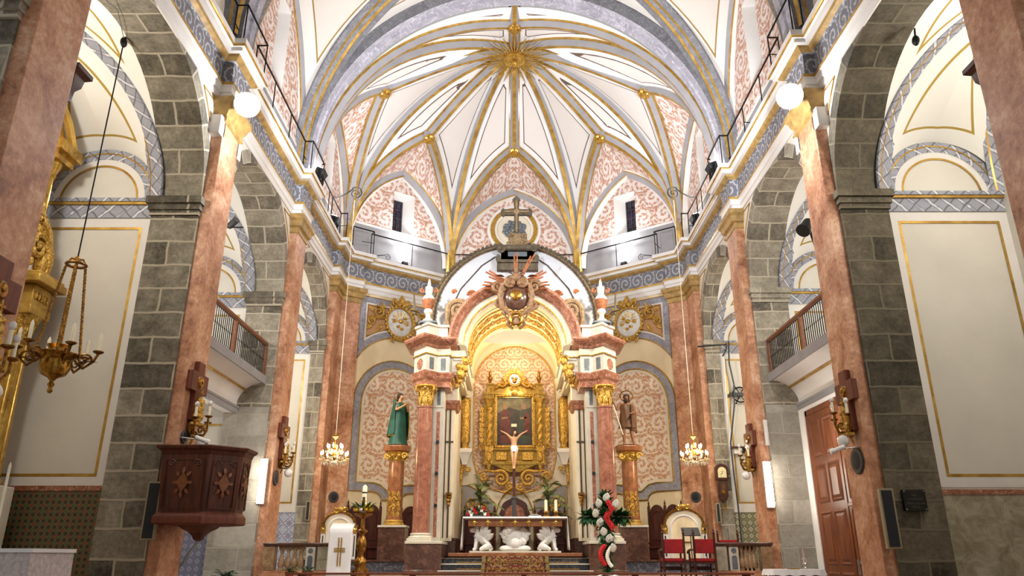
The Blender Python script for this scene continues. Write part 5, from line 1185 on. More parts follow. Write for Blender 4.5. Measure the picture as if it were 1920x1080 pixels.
for s in (-1, 1):
    m = MB(); hx = lambda t, r: (s * .98 + r * cos(t), YR - .17 + r * sin(t))
    m.tube([(s * .98, YR - .18, z) for z in (5.75, 7.15)], .07, 8)
    for ph in (0, pi): m.tube([hx(ph + t * .45, .06) + (5.78 + t * .047,) for t in range(30)], .06, 7)
    tc = rb(m, 'twisted_column', 'carved_gold')
    m = MB(); m.lathe([(.13, 5.62), (.14, 5.68), (.1, 5.72), (.11, 5.78)], (s * .98, YR - .17, 0), 14); rb(m, 'column_foot', 'gold', tc); m = MB(); m.lathe([(.1, 7.14), (.11, 7.18), (.1, 7.3), (.16, 7.42), (.17, 7.46)], (s * .98, YR - .17, 0), 14, wob=lambda a, z: 1 + .08 * sin(6 * a)); rb(m, 'column_cap', 'gold', tc)
    m = MB(); m.bx(s * .82, s * 1.14, YR - .26, YR, 5.45, 5.62); m.bx(s * .85, s * 1.12, YR - .22, YR, 4.98, 5.45); m.ball((s * .98, YR - .26, 5.2), (.11, .09, .2), 9, 6); m.scroll((s * .98, YR - .25, 5.36), EX, EZ, .08, 1.2, .035); m.tube([(s * .98, YR - .1, 4.98), (s * .98, YR - .1, 4.8), (s * .98, YR - .1, 4.72)], [.1, .06, .03], 8); rb(m, 'column_bracket', 'carved_gold', bevel=.006)
    m = MB(); m.bx(s * .8, s * 1.18, YR - .3, YR, 7.46, 7.62); m.bx(s * .76, s * 1.22, YR - .33, YR, 7.62, 7.7); m.bx(s * .84, s * 1.1, YR - .2, YR, 7.7, 8.02); m.bx(s * .8, s * 1.14, YR - .24, YR, 8.02, 8.08); rb(m, 'entablature_block', 'gold', bevel=.006)
    m = MB(); m.lathe([(.08, 8.08), (.04, 8.14), (.09, 8.24), (.1, 8.34), (.05, 8.4), (.07, 8.48), (.02, 8.62)], (s * .97, YR - .1, 0), 12); rb(m, 'finial', 'gilt_bronze')
    m = MB()
    for q in range(7): m.leaf((s * 1.2, YR + .02, 5.8 + .2 * q), (s * .16, -.05, .18), .09, 4, -EY); m.ball((s * 1.26, YR + .02, 5.82 + .2 * q), (.07, .05, .08), 6, 4)
    m.scroll((s * 1.28, YR, 5.65), EX, EZ, .12, 1.4, .04, 0, s); rb(m, 'side_wing', 'carved_gold')
    m = MB(); m.scroll((s * .48, YR - .1, 8.12), EX, EZ, .16, 1.4, .05, pi * (.5 - .5 * s), -s, None, [(s * .82, YR - .1, 7.9), (s * .66, YR - .1, 7.95)]); m.leaf((s * .4, YR - .1, 8.2), (s * .2, 0, .2), .08); rb(m, 'pediment_scroll', 'carved_gold')
    m = MB(); m.bx(s * .3, s * .72, YR - .14, YR, 5.1, 5.42); rb(m, 'base_panel', 'carved_gold', bevel=.02)
    m = MB(); m.scroll((s * .52, YR - .08, 4.42), EX, EZ, .27, 1.6, .075, pi * .5, s, None, [(s * 1.4, YR - .05, 4.6), (s * 1.15, YR - .08, 4.72), (s * .8, YR - .08, 4.68)], 0, 8); m.scroll((s * .2, YR - .08, 4.12), EX, EZ, .15, 1.3, .06, 0, -s, None, [(s * .7, YR - .08, 4.0), (s * .4, YR - .08, 3.9)]); m.scroll((s * 1.18, YR - .08, 4.5), EX, EZ, .16, 1.3, .05, 0, s); m.leaf((s * .9, YR - .1, 4.5), (s * .3, 0, -.2), .1)
    rb(m, 'apron_scroll', 'carved_gold')
m = MB(); m.bx(-1.18, 1.18, YR - .12, YR, 7.52, 7.7); m.prism([(-.8, 7.68), (.8, 7.68), (.6, 7.8), (.3, 7.95), (-.3, 7.95), (-.6, 7.8)], (0, YR, 0), EX, EZ, 0, .1, -EY); rb(m, 'entablature', 'gold', bevel=.008)
m = MB(); m.bx(-1.2, 1.2, YR - .16, YR, 5.48, 5.56); rb(m, 'base_rail', 'gold', bevel=.008)
m = MB(); m.bx(-1.2, 1.2, YR - .16, YR, 4.93, 5.05); m.prism([(-.85, 4.95), (.85, 4.95), (.5, 4.8), (.2, 4.66), (-.2, 4.66), (-.5, 4.8)], (0, YR, 0), EX, EZ, 0, .1, -EY); rb(m, 'apron_board', 'gold', bevel=.008)
m = MB(); m.lathe([(.02, .1), (.2, .09), (.22, .04), (.22, 0)][::-1], (0, YR - .1, 8.25), 20, axis=(0, -1, 0)); md_ = rb(m, 'crest_medallion', 'carved_white')
m = MB(); m.tube([(.25 * cos(t), YR - .16, 8.25 + .27 * sin(t)) for t in [2 * pi * q / 20 for q in range(20)]], .045, 6, closed=True)
for q in range(9): a = radians(-20 + 27.5 * q); m.leaf((.27 * cos(a), YR - .12, 8.25 + .28 * sin(a)), (.22 * cos(a), 0, .22 * sin(a)), .07, 4, -EY)
m.scroll((-.1, YR - .15, 7.86), EX, EZ, .1, 1.3, .035); m.scroll((.1, YR - .15, 7.86), EX, EZ, .1, 1.3, .035, pi, -1); m.ball((0, YR - .15, 7.68), (.14, .06, .09), 8, 5); m.ball((0, YR - .12, 8.62), (.08, .06, .1), 8, 5); rb(m, 'medallion_frame', 'carved_gold', md_)
m = MB()
for x, z, w in ((-.08, 8.3, .06), (.06, 8.28, .07), (0, 8.18, .1)): m.ball((x, YR - .2, z), (w, .03, w), 7, 5)
rb(m, 'medallion_relief', 'gilt_bronze', md_)
# gilded herms on white consoles
for s in (-1, 1):
    h = thing('gilded_pillar', 'carved gilded half-pillar on white console, %s of the altarpiece' % ('left' if s < 0 else 'right'), 'pillar', (s * 1.92, 29.35, 4.95))
    m = MB(); m.lathe([(.17, .58), (.18, .66), (.13, .7), (.15, .85), (.19, 1.3), (.2, 1.9), (.18, 2.4), (.2, 2.5), (.12, 2.62), (.02, 2.68)], (0, 0, 0), 16, wob=lambda a, z: 1 + .09 * sin(5 * a + 9 * z)); m.M = Matrix.Identity(4)
    for q in range(16): a = pi + pi * (q % 4 + .5) / 4; d = V((cos(a), sin(a), 0)); m.leaf(V((0, 0, .8 + .42 * (q // 4))) + d * .17, d * .08 + V((0, 0, .3)), .075, 4, -d, -.2)
    m.build('carved_shaft', 'carved_gold', h)
    m = MB(); loft(m, [(-.24, .22), (-.24, -.2), (.24, -.2), (.24, .22)], [(0, -.14), (.1, -.12), (.3, -.06), (.42, 0), (.46, .03), (.56, .03), (.6, 0)]); m.build('console', 'white_trim', h, bevel=.008)
    m = MB(); m.scroll((s * .08, -.02, -.06), EX, EZ, .14, 1.3, .05, 0, s); m.tube([(s * .1, -.02, -.1), (s * .13, -.02, -.5), (s * .1, -.02, -.85)], [.06, .07, .03], 7); m.scroll((-s * .15, -.0, -.16), EX, EZ, .1, 1.2, .04, pi, -s); m.build('pendant', 'carved_gold', h)
# steps, platform, carpet
m = MB(); m.bx(-2.2, 2.2, 24.35, 29.6, ZF, ZP); m.bx(-2.22, 2.22, 24.3, 24.7, ZP - .05, ZP)
St(m, 'floor_altar_platform', 'floor_stone', smooth=0)
for k, (y, z) in enumerate(((24.3, ZP), (23.95, 1.425), (23.6, 1.235))):
    m = MB(); x0 = 2.2 if k == 0 else 2.21 if k == 1 else 2.3
    m.bx(-x0, x0, y + .03, 24.5, z - .19, z - .03); St(m, 'floor_step', 'black_marble', smooth=0)
    m = MB(); m.bx(-x0 - .01, x0 + .01, y, y + .5, z - .035, z); St(m, 'trim_step_nosing', 'white_marble', smooth=0)
m = MB(); m.bx(-2.1, 2.1, 24.75, 26.6, ZP, ZT); St(m, 'floor_predella', 'orange_marble', bevel=.01)
m = MB(); prof_ = [(24.9, ZP + .012), (24.29, ZP + .012), (24.285, 1.437), (23.94, 1.437), (23.935, 1.247), (23.59, 1.247), (23.585, 1.112), (22.9, 1.112)]
L = 0
for (a, b), (c, d) in zip(prof_, prof_[1:]):
    l = math.hypot(c - a, d - b); m.add([(-1.02 + .0, a, b), (1.02, a, b), (1.02, c, d), (-1.02, c, d)], [(3, 2, 1, 0)], 0, [[(-1.02, L + l), (1.02, L + l), (1.02, L), (-1.02, L)]]); L += l
c = m.build('carpet_runner', 'carpet', smooth=0, solid=.012); tag(c, 'patterned red and gold carpet runner laid over the altar steps', 'carpet')
for k, (y, z) in enumerate(((23.925, 1.46), (23.575, 1.27))):
    m = MB(); m.tube([(-1.75, y, z), (1.9, y, z)], .012, 6)
    o = m.build('stair_rod', 'brass'); tag(o, '%s brass rod holding the carpet runner on the altar steps' % ('upper' if k == 0 else 'lower'), 'carpet rod', 'brass carpet rods')
# stalls' platform
for s in (-1, 1):
    m = MB(); m.add([(s * a, b, ZF) for a, b in ((3.3, 25.9), (6.9, 25.9), (7.2, 29), (2.9, 31.9), (2.3, 31.9), (2.3, 25.9))] + [(s * a, b, 1.5) for a, b in ((3.3, 25.9), (6.9, 25.9), (7.2, 29), (2.9, 31.9), (2.3, 31.9), (2.3, 25.9))], [(0, 1, 7, 6), (6, 7, 8, 9, 10, 11)]); St(m, 'floor_stall_platform', 'mosaic_step', smooth=0)
    m = MB(); m.bx(s * 3.3, s * 6.9, 25.84, 26.0, 1.47, 1.53); St(m, 'trim_step', 'brown_marble')

# ================================================================== ALTAR TABLE
al = thing('altar_table', 'white marble altar table carried by winged beasts, below the gilded altarpiece', 'altar', (0, 25.35, ZT))
m = MB(); m.bx(-1.62, 1.62, -.45, .45, 1.02, 1.08); m.build('table_top', 'white_marble', al, bevel=.01)
m = MB(); m.bx(-1.5, 1.5, -.36, .36, .8, 1.02); m.build('frieze_board', 'orange_marble', al, bevel=.005)
for k in range(7):
    x = -1.3 + 2.6 * k / 6; m = MB(); m.ball((x, -.38, .92), (.055, .04, .07), 8, 6)
    for q in range(4): a = q * pi / 2; m.leaf((x, -.385, .92), (.11 * cos(a), -.02, .13 * sin(a)), .035, 3, -EY)
    m.build('gilt_boss', 'gold', al)
m = MB(); m.bx(-1.45, 1.45, -.42, .4, 0, .06); m.build('plinth', 'white_marble', al, bevel=.01)
for s in (-1, 1):
    # seated winged beast: haunch, chest, foreleg, head turned outward
    bx_ = s * 1.08
    v = [(bx_ - s * .22, 0, .28), (bx_ - s * .05, 0, .42), (bx_ + s * .1, 0, .6), (bx_ + s * .16, -.02, .72), (bx_ + s * .3, -.04, .7), (bx_ + s * .38, -.05, .66),
         (bx_ + s * .16, -.12, .42), (bx_ + s * .2, -.14, .12), (bx_ + s * .28, -.17, .08), (bx_ + s * .12, .12, .42), (bx_ + s * .16, .14, .12), (bx_ + s * .24, .16, .08),
         (bx_ - s * .22, -.16, .2), (bx_ - s * .02, -.2, .14), (bx_ + s * .06, -.2, .08), (bx_ - s * .22, .16, .2), (bx_ - s * .02, .2, .14), (bx_ + s * .06, .2, .08), (bx_ - s * .34, 0, .12), (bx_ - s * .26, -.2, .08)]
    e = [(0, 1), (1, 2), (2, 3), (3, 4), (4, 5), (2, 6), (6, 7), (7, 8), (2, 9), (9, 10), (10, 11), (0, 12), (12, 13), (13, 14), (0, 15), (15, 16), (16, 17), (0, 18), (18, 19)]
    r = [.17, .16, .14, .11, .1, .05, .07, .05, .055, .07, .05, .055, .13, .06, .06, .13, .06, .06, .05, .03]
    bd = skin('winged_beast', v, e, r, 'carved_white', al)
    for q in (-1, 1):
        m = MB()
        for k in range(4): m.leaf((bx_ + s * (.02 - .04 * k), q * .12 - .02, .46 - .03 * k), (-s * (.14 + .05 * k), q * .08, .52 - .1 * k), .085, 6, (0, -1, 0), -.25)
        m.build('wing', 'carved_white', bd, solid=.025)
    m = MB()
    for k in range(8): a = 2 * pi * k / 8; m.ball((bx_ + s * .13 + .0, -.02 + .13 * cos(a), .7 + .13 * sin(a)), (.07, .06, .06), 6, 4)
    for q in (-1, 1): m.leaf((bx_ + s * .16, q * .07, .8), (-s * .03, q * .05, .11), .035)
    m.build('mane', 'carved_white', bd)
m = MB()
for k in range(26):
    a = pi * 2 * k / 26; m.ball((.34 * cos(a) * (1 if k % 2 else .8), -.05 + .12 * sin(a * 2), .52 + .26 * sin(a)), (.12, .1, .12), 7, 5)
m.ball((0, 0, .45), (.36, .2, .34), 12, 8); m.ball((0, -.3, .28), (.17, .1, .17), 12, 8); m.ball((0, -.12, .12), (.52, .24, .1), 12, 6); m.ball((-.3, -.2, .14), (.2, .1, .09), 8, 5); m.ball((.3, -.2, .14), (.2, .1, .09), 8, 5)
for s in (-1, 1):
    for k in range(5): m.leaf((s * .12, -.1, .45), (s * (.16 + .06 * k), -.05, .36 - .05 * k), .07, 5, (0, -1, 0))
m.build('central_carving', 'carved_white', al)
cl = MB()
def clf(u, v):
    x = -1.66 + 3.32 * u; return V((x, -.48 + .96 * v, 1.086 + .002 * sin(9 * u)))
cl.grid(clf, 12, 3)
for s in (-1, 1):
    def dr(u, v, s=s): y = -.48 + .96 * u; k = .02 * sin(14 * u) * v; return V((s * (1.66 + .06 * v + k), y, 1.086 - 1.0 * v))
    cl.grid(dr, 14, 6, 0, None, s < 0)
def fr_(u, v): return V((-1.66 + 3.32 * u, -.482 - .004 * v, 1.086 - .05 * v))
cl.grid(fr_, 12, 1)
c = cl.build('altar_cloth', 'cloth_white', loc=(0, 25.35, ZT), solid=.008); tag(c, 'white cloth hanging down both ends of the altar table', 'altar cloth')
ZTAB = ZT + 1.095
# ================================================================== FIGURES
def human(name, parent, mat, arms, legs=None, H=1.75, head=(0, -.02), z0=0.0, hands=True, tilt=0.0, loc=None):
    """one continuous skin-grown body, facing -Y, 1.75 m at H=1.75; arms/legs give elbow, wrist / knee, ankle, toe per side"""
    k = H / 1.75
    v = [(0, 0, .95), (0, 0, 1.1), (0, -.01, 1.28), (0, 0, 1.45), (head[0] * .5, head[1] * .5, 1.52), (head[0], head[1], 1.6), (head[0] * 1.1, head[1], 1.7), (head[0], head[1] - .1, 1.6)]
    e = [(0, 1), (1, 2), (2, 3), (3, 4), (4, 5), (5, 6), (5, 7)]; r = [(.14, .11), (.125, .095), (.15, .11), (.07, .06), .052, (.078, .09), (.066, .078), .014]
    for s in (0, 1):
        el, wr = arms[s]; sx = -1 if s == 0 else 1; b = len(v); sh = (sx * .17, 0, 1.42); d = (V(wr) - V(el)).normalized(); hd = V(wr) + d * .08
        v += [sh, el, wr, tuple(hd)]; e += [(2, b), (b, b + 1), (b + 1, b + 2), (b + 2, b + 3)]; r += [.058, .042, .03, (.036, .022)]
        if hands:
            x, y = frame_rot(d)
            for q in range(4): v.append(tuple(hd + d * (.075 - .012 * abs(q - 1.4)) + x * (.017 * (q - 1.5)))); e.append((b + 3, len(v) - 1)); r.append(.0085)
            v.append(tuple(V(wr) + d * .07 + x * .055)); e.append((b + 2, len(v) - 1)); r.append(.0095)
    for s in (0, 1):
        sx = -1 if s == 0 else 1; b = len(v); kn, an, to = legs[s] if legs else ((sx * .1, -.02, .5), (sx * .1, .01, .09), (sx * .11, -.14, .03))
        v += [(sx * .09, 0, .88), kn, an, to]; e += [(0, b), (b, b + 1), (b + 1, b + 2), (b + 2, b + 3)]; r += [.09, .062, .038, .034]
    v = [V(p) * k + V((0, 0, z0)) for p in v]; r = [(a * k if not isinstance(a, tuple) else (a[0] * k, a[1] * k)) for a in r]
    return skin(name, v, e, r, mat, parent, loc, 2, 0)
def robe(zr, folds=9, depth=.07, n=36, ph=2.0, cx=lambda z: (0, 0), mb=None):
    m = mb or MB(); vs = []
    for z, rx, ry in zr:
        c = cx(z)
        for i in range(n): a = 2 * pi * i / n; k = 1 + depth * sin(folds * a + ph * z * 3) * (.4 + .6 * abs(cos(a + z))); vs.append((c[0] + rx * k * cos(a), c[1] + ry * k * sin(a), z))
    fs = []
    for j in range(len(zr) - 1):
        for i in range(n): fs.append((j * n + i, j * n + (i + 1) % n, (j + 1) * n + (i + 1) % n, (j + 1) * n + i))
    m.add(vs, fs + [tuple(range(n))[::-1]]); return m
# statues on marble half-columns
for s in (-1, 1):
    side = 'left' if s < 0 else 'right'; px, py = (-4.15, 26.8) if s < 0 else (4.02, 26.8)
    p = thing('statue_pedestal', 'orange marble column pedestal with gilded capital, holding the %s' % ('green-robed saint statue' if s < 0 else 'brown saint statue with staff'), 'pedestal', (px, py, ZF))
    m = MB(); loft(m, [(-.45, .45), (-.45, -.42), (.45, -.42), (.45, .45)], [(0, .06), (.15, .06), (.18, 0), (1.45, 0)]); m.build('block', 'brown_marble', p, bevel=.01)
    m = MB(); loft(m, [(-.45, .45), (-.45, -.42), (.45, -.42), (.45, .45)], [(1.45, .03), (1.52, .03)]); m.build('slab', 'white_marble', p, bevel=.008)
    m = MB(); m.lathe([(.3, 1.58), (.28, 1.74), (.27, 1.9), (.27, 3.6), (.25, 3.72)], (0, 0, 0), 24); sh = m.build('shaft', 'orange_marble', p)
    m = MB(); m.lathe([(.34, 1.52), (.36, 1.56), (.33, 1.6), (.3, 1.62), (.32, 1.66), (.29, 1.7)], (0, 0, 0), 24); m.build('shaft_base', 'gold_paint', p)
    m = MB()
    for q in range(5):
        for a in (-2.2, -1.57, -.95): d = V((cos(a), sin(a), 0)); m.leaf(V((0, 0, 1.78 + .17 * q)) + d * .27, d * .05 + V((.06 * (q % 2 - .5), 0, .2)), .07, 4, -d, -.1)
    m.scroll((0, -.3, 2.35), EX, EZ, .09, 1.3, .03); m.scroll((.0, -.3, 2.1), EX, EZ, .08, 1.3, .03, pi, -1); m.build('gilt_ornament', 'carved_gold', sh)
    m = MB(); loft(m, [(.5 * cos(t), .42 * sin(t)) for t in [pi / 8 + q * pi / 4 for q in range(8)]], [(3.95, -.12), (4.02, -.02), (4.08, .0), (4.16, .02), (4.2, 0)]); m.build('capital_slab', 'orange_marble', p, bevel=.008)
    m = MB(); m.lathe([(.26, 3.66), (.3, 3.72), (.28, 3.78), (.36, 3.9), (.42, 3.97)], (0, 0, 0), 20)
    for q in range(10): a = 2 * pi * q / 10; d = V((cos(a), sin(a), 0)); m.leaf(V((0, 0, 3.7)) + d * .29, d * .14 + V((0, 0, .24)), .08, 4, -d, -.3); m.ball(V((0, 0, 3.84)) + d * .37, .05, 6, 4)
    for d in (-1, 1): m.scroll((d * .3, -.36, 3.82), EX, EZ, .1, 1.3, .04, 0, d)
    m.build('capital', 'carved_gold', p)
    zt = ZF + 4.2
    if s < 0:
        t = thing('saint_statue', 'standing saint statue in green and gold robe, hands raised before the chest', 'statue', (px, py, zt)); t.rotation_euler.z = .75
        human('body', t, 'skin', [((-.2, -.12, 1.15), (-.08, -.26, 1.27)), ((.22, -.1, 1.15), (.09, -.27, 1.3))], None, 1.82, (.0, -.04))
        m = robe([(.03, .3, .25), (.15, .27, .23), (.5, .24, .2), (.95, .22, .18), (1.1, .2, .165), (1.3, .225, .17), (1.42, .2, .15), (1.5, .1, .1)], 9, .09); m.build('tunic', 'robe_green', t, smooth=60)
        m = MB()
        def cl_(u, v): a = -.5 + 4.2 * u; rr = .29 + .05 * sin(11 * u + 3 * v) - .06 * v; return V((rr * cos(a) * 1.05, rr * sin(a) * .85, .25 + 1.22 * v + .1 * u))
        m.grid(cl_, 22, 10); m.build('mantle', 'robe_green', t, smooth=60, solid=.02)
        m = MB(); m.tube([cl_(u, 0) for u in [q / 12 for q in range(13)]], .018, 5); m.tube([cl_(0, v) for v in [q / 8 for q in range(9)]], .018, 5); m.tube([(-.1, -.2, 1.5), (0, -.24, 1.32), (.1, -.2, 1.5)], .02, 5); m.build('gilt_hem', 'gold', t)
        m = MB(); m.ball((0, .0, 1.72), (.1, .11, .12), 10, 8); m.ball((0, .06, 1.6), (.095, .08, .12), 8, 6); m.build('hair', 'hair', t)
        m = MB(); m.tube([(.15 * cos(a), .1, 1.72 + .15 * sin(a)) for a in [2 * pi * q / 22 for q in range(22)]], .012, 5, closed=True); m.build('halo', 'gilt_bronze', t)
    else:
        t = thing('saint_statue', 'bearded saint statue in short brown garment holding a thin staff, ring halo above', 'statue', (px, py, zt)); t.rotation_euler.z = -.2
        human('body', t, 'skin_dark', [((-.27, -.08, 1.2), (-.34, -.2, 1.36)), ((.25, .02, 1.14), (.16, -.2, 1.06))], [((-.11, -.08, .5), (-.1, .0, .1), (-.12, -.14, .04)), ((.12, -.03, .48), (.16, .03, .1), (.2, -.1, .04))], 1.8, (.02, -.03))
        m = robe([(.62, .24, .2), (.8, .22, .18), (1.0, .2, .165), (1.15, .185, .155), (1.32, .2, .15), (1.42, .15, .13)], 7, .1); m.build('garment', 'robe_brown', t, smooth=60)
        m = MB(); m.grid(lambda u, v: V((.24 - .1 * u + .05 * sin(7 * u), .12 - .34 * u, .45 + .85 * v + .1 * u)), 10, 8); m.build('cloak', 'robe_brown', t, smooth=60, solid=.03)
        m = MB(); m.ball((.02, .0, 1.7), (.1, .11, .11), 10, 8); m.ball((.02, .06, 1.58), (.1, .08, .13), 8, 6); m.ball((.02, -.11, 1.55), (.06, .05, .075), 8, 6); m.build('hair', 'hair', t)
        m = MB(); m.tube([(-.12, -.28, .35), (-.36, -.23, 1.36), (-.5, -.2, 1.95)], .014, 6); m.build('staff', 'wax', t)
        m = MB(); m.tube([(.02 + .19 * cos(a), .06, 1.74 + .19 * sin(a)) for a in [2 * pi * q / 26 for q in range(26)]], .02, 6, closed=True); m.build('halo', 'gilt_bronze', t)
    m = MB(); m.lathe([(.34, 0), (.35, .02), (.3, .035)], (0, 0, 0), 16); m.build('foot_slab', 'robe_brown', t); t.scale = (1.2, 1.2, 1.04)

# crucifix behind the altar
t = thing('standing_crucifix', 'tall dark crucifix with pale carved Christ, standing behind the altar table', 'crucifix', (-.03, 26.25, ZT))
m = MB(); m.box((0, 0, .04), (.5, .5, .08)); m.box((0, 0, .11), (.34, .34, .06)); m.build('base', 'dark_grey', t, bevel=.01)
m = MB(); m.tube([(0, 0, .1), (0, 0, 1.78)], [.085, .07], 4); m.box((0, 0, 1.78), (.2, .16, .05)); m.build('lower_shaft', 'dark_grey', t)
m = MB(); m.box((0, .02, 3.02), (.1, .06, 2.5)); m.box((0, .02, 3.93), (1.16, .05, .085)); m.build('cross', 'wood_dark', t, bevel=.006)
human('christ', t, 'skin', [((-.3, -.02, 1.55), (-.49, .0, 1.66)), ((.3, -.02, 1.55), (.49, .0, 1.66))], [((-.06, -.1, .5), (-.03, -.03, .12), (-.03, -.1, .02)), ((.06, -.11, .5), (.02, -.05, .12), (.02, -.12, .02))], 1.32 * 1.02, (.05, -.07), 0, True, 0, (0, -.07, 2.7))
m = robe([(3.3, .105, .1), (3.4, .12, .1), (3.5, .11, .09)], 7, .1, 24); m.v = [p + V((0, -.075, 0)) for p in m.v]; m.leaf((.1, -.1, 3.5), (.05, -.03, -.28), .05); m.build('loincloth', 'cloth_white', t, smooth=60)
m = MB(); m.ball((.035, -.09, 3.955), (.07, .075, .07), 8, 6); m.ball((.03, -.06, 3.88), (.06, .05, .1), 8, 6); m.ball((.04, -.17, 3.86), (.035, .03, .04), 6, 5); m.build('hair', 'hair', t)
m = MB(); m.box((0, -.02, 4.22), (.19, .02, .1)); m.build('title_plate', 'clock_face', t)

# ================================================================== PLANTS, FLOWERS, CANDLES AT THE ALTAR
def palm(x, label):
    t = thing('potted_palm', label, 'palm', (x, 26.9, ZP)); random.seed(int(x * 10) + 50)
    m = MB(); m.lathe([(.15, 0), (.2, .3), (.21, .32), (.18, .32)], (0, 0, 0), 16); m.build('pot', 'terracotta', t)
    m = MB(); m.tube([(0, 0, .3), (.02, 0, 1.4), (0, 0, 2.4)], [.045, .035, .03], 7); m.build('stem', 'stem_brown', t)
    for k in range(17):
        a = 2.4 * k + random.random() * .5; L = .68 + .3 * random.random(); el = .25 + 1.1 * (k % 5) / 4; z = 1.45 + .95 * (k / 17)
        pts = [V((0, 0, z)) + V((cos(a) * cos(el), sin(a) * cos(el) * .8, sin(el))) * (L * t_) + V((0, 0, -.45 * L * t_ * t_)) for t_ in [q / 7 for q in range(8)]]
        m = MB(); m.tube(pts, [.012 - .001 * q for q in range(8)], 4)
        for q in range(1, 8):
            d = (pts[q] - pts[q - 1]).normalized(); sd = d.cross(EZ).normalized(); w = .26 * sin(pi * (.2 + .75 * q / 8))
            for sg in (-1, 1):
                for o in (0, .5): m.leaf(pts[q] - d * .05 * o * 2, (sd * sg * .8 + d * .6) * w, .02, 3, EZ, .3)
        m.build('frond', 'palm_leaf', t)
palm(-1.2, 'feathery palm plant behind the altar, above the red and white bouquet')
palm(1.15, 'feathery palm plant behind the altar, above the two white candles')
def bouquet(t, n, rx, ry, rz, flowers, leafs, z0=.05, fr=.05, seed=1, elmax=2):
    random.seed(seed); ms = {}
    for mat in flowers: ms[mat] = []
    lf = MB()
    for k in range(leafs):
        a = random.random() * 2 * pi; el = random.random() * .7 + .12; d = V((cos(a) * cos(el) * rx, sin(a) * cos(el) * ry, sin(el) * rz + z0)); lf.leaf(d * .65, d * .65, .045, 4, EZ, .03)
    lf.build('foliage', 'leaf', t)
    for k in range(n):
        a = 2.4 * k; u = ((k + .5) / n); el = min(elmax, asin_(1 - u * 1.05)); c = V((cos(a) * cos(el) * rx, sin(a) * cos(el) * ry, max(.02, sin(el)) * rz + z0)) * .85; mat = flowers[k % len(flowers)]
        m = MB(); m.ball((0, 0, 0), (fr * .6, fr * .6, fr * .5), 7, 5)
        for q in range(6): b = q * pi / 3; m.leaf((0, 0, 0), V((cos(b), sin(b), .5)) * fr * 1.1, fr * .45, 3, EZ, -.2)
        m.build('flower', mat, t, loc=c)
def asin_(x): return math.asin(max(-1, min(1, x)))
t = thing('flower_bouquet', 'low bouquet of red and white flowers on the left end of the altar', 'bouquet', (-1.2, 25.2, ZTAB))
m = MB(); m.lathe([(.2, 0), (.24, .05), (.2, .06)], (0, 0, 0), 14); m.build('dish', 'dark_grey', t)
bouquet(t, 22, .38, .25, .3, ['white_flower', 'red_flower', 'white_flower', 'red_flower'], 22, .05, .085, 5)
def candle(x, y, z, h, label, r=.05, stick=.16):
    t = thing('altar_candle', label, 'candle', (x, y, z))
    m = MB(); m.lathe([(.11, 0), (.12, .02), (.06, .05), (.035, .08), (.055, .1), (.03, .12), (.08, stick), (.085, stick + .015), (.06, stick + .02)], (0, 0, 0), 16); m.build('candlestick', 'brass', t)
    m = MB(); m.lathe([(r, stick + .01), (r, stick + h), (.008, stick + h + .01), (.006, stick + h + .04)], (0, 0, 0), 14); m.build('wax_stick', 'wax', t); return t
candle(1.0, 25.15, ZTAB, .36, 'thick white candle in brass stick on the altar, nearer the crucifix')
candle(1.32, 25.15, ZTAB, .36, 'thick white candle in brass stick on the altar, nearer its right corner')
t = MB(); t.box((0, 0, .015), (.4, .26, .03)); t.grid(lambda u, v: V((-.2 + .4 * u, -.14 + .28 * v, .035 + .035 * sin(pi * u) * (1 + .3 * sin(9 * v)))), 10, 8); o = t.build('folded_cloth', 'cloth_white', loc=(.64, 25.15, ZTAB + .002)); tag(o, 'small folded white cloth lying on the altar beside the candles', 'cloth')

# ================================================================== CHOIR STALLS
def stall(x, y, rz, w, seats, label, z=1.5, h=2.0, group=None, name='choir_stall'):
    t = thing(name, label, 'choir stall', (x, y, z), group, rz); sw = w / seats
    m = MB(); m.bx(-w / 2, w / 2, -.02, .08, 0, h - .3)
    for q in range(seats):
        c = -w / 2 + sw * (q + .5); m.prism([(c - sw * .42, h - .32)] + [(c + (-.42 + .84 * k / 12) * sw, h - .3 + .26 * sin(pi * k / 12) ** .6) for k in range(13)] + [(c + sw * .42, h - .32)], (0, 0, 0), EX, EZ, -.08, .02, -EY)
    m.build('back_panel', 'wood_stall', t, smooth=25)
    for q in range(seats + 1):
        c = -w / 2 + sw * q; m = MB(); m.bx(c - .035, c + .035, -.06, .1, 0, h - .12); m.lathe([(.04, h - .12), (.05, h - .08), (.025, h - .04), (.04, h), (.005, h + .13)], (c, .02, 0), 8); m.bx(c - .03, c + .03, -.5, .0, .55, .62); m.tube([(c, -.46, .58), (c, -.47, .3), (c, -.45, 0)], [.035, .03, .04], 7); m.build('stall_end', 'wood_stall', t)
    for q in range(seats):
        c = -w / 2 + sw * (q + .5); m = MB(); m.bx(c - sw * .42, c + sw * .42, -.46, 0, .4, .46); m.bx(c - sw * .4, c + sw * .4, -.4, -.36, .05, .4); m.build('seat', 'wood_stall', t, bevel=.01)
        m = MB(); m.tube([(c - sw * .3, -.03, .7), (c + sw * .3, -.03, .7), (c + sw * .3, -.03, h - .42), (c, -.03, h - .25), (c - sw * .3, -.03, h - .42)], .02, 5, closed=True); m.build('panel_moulding', 'wood_stall', t)
    return t
stall(-5.6, 29.0, .5, 1.25, 2, 'dark carved double choir stall behind the tall candle, left apse wall')
stall(-4.02, 30.1, .5, .75, 1, 'dark single choir stall between the marble column and the green saint pedestal')
stall(5.6, 29.0, -.5, 1.25, 2, 'dark carved double choir stall beside the right white shrine')
stall(3.55, 30.2, -.5, .75, 1, 'dark single choir stall behind the flower cross, right of the canopy')
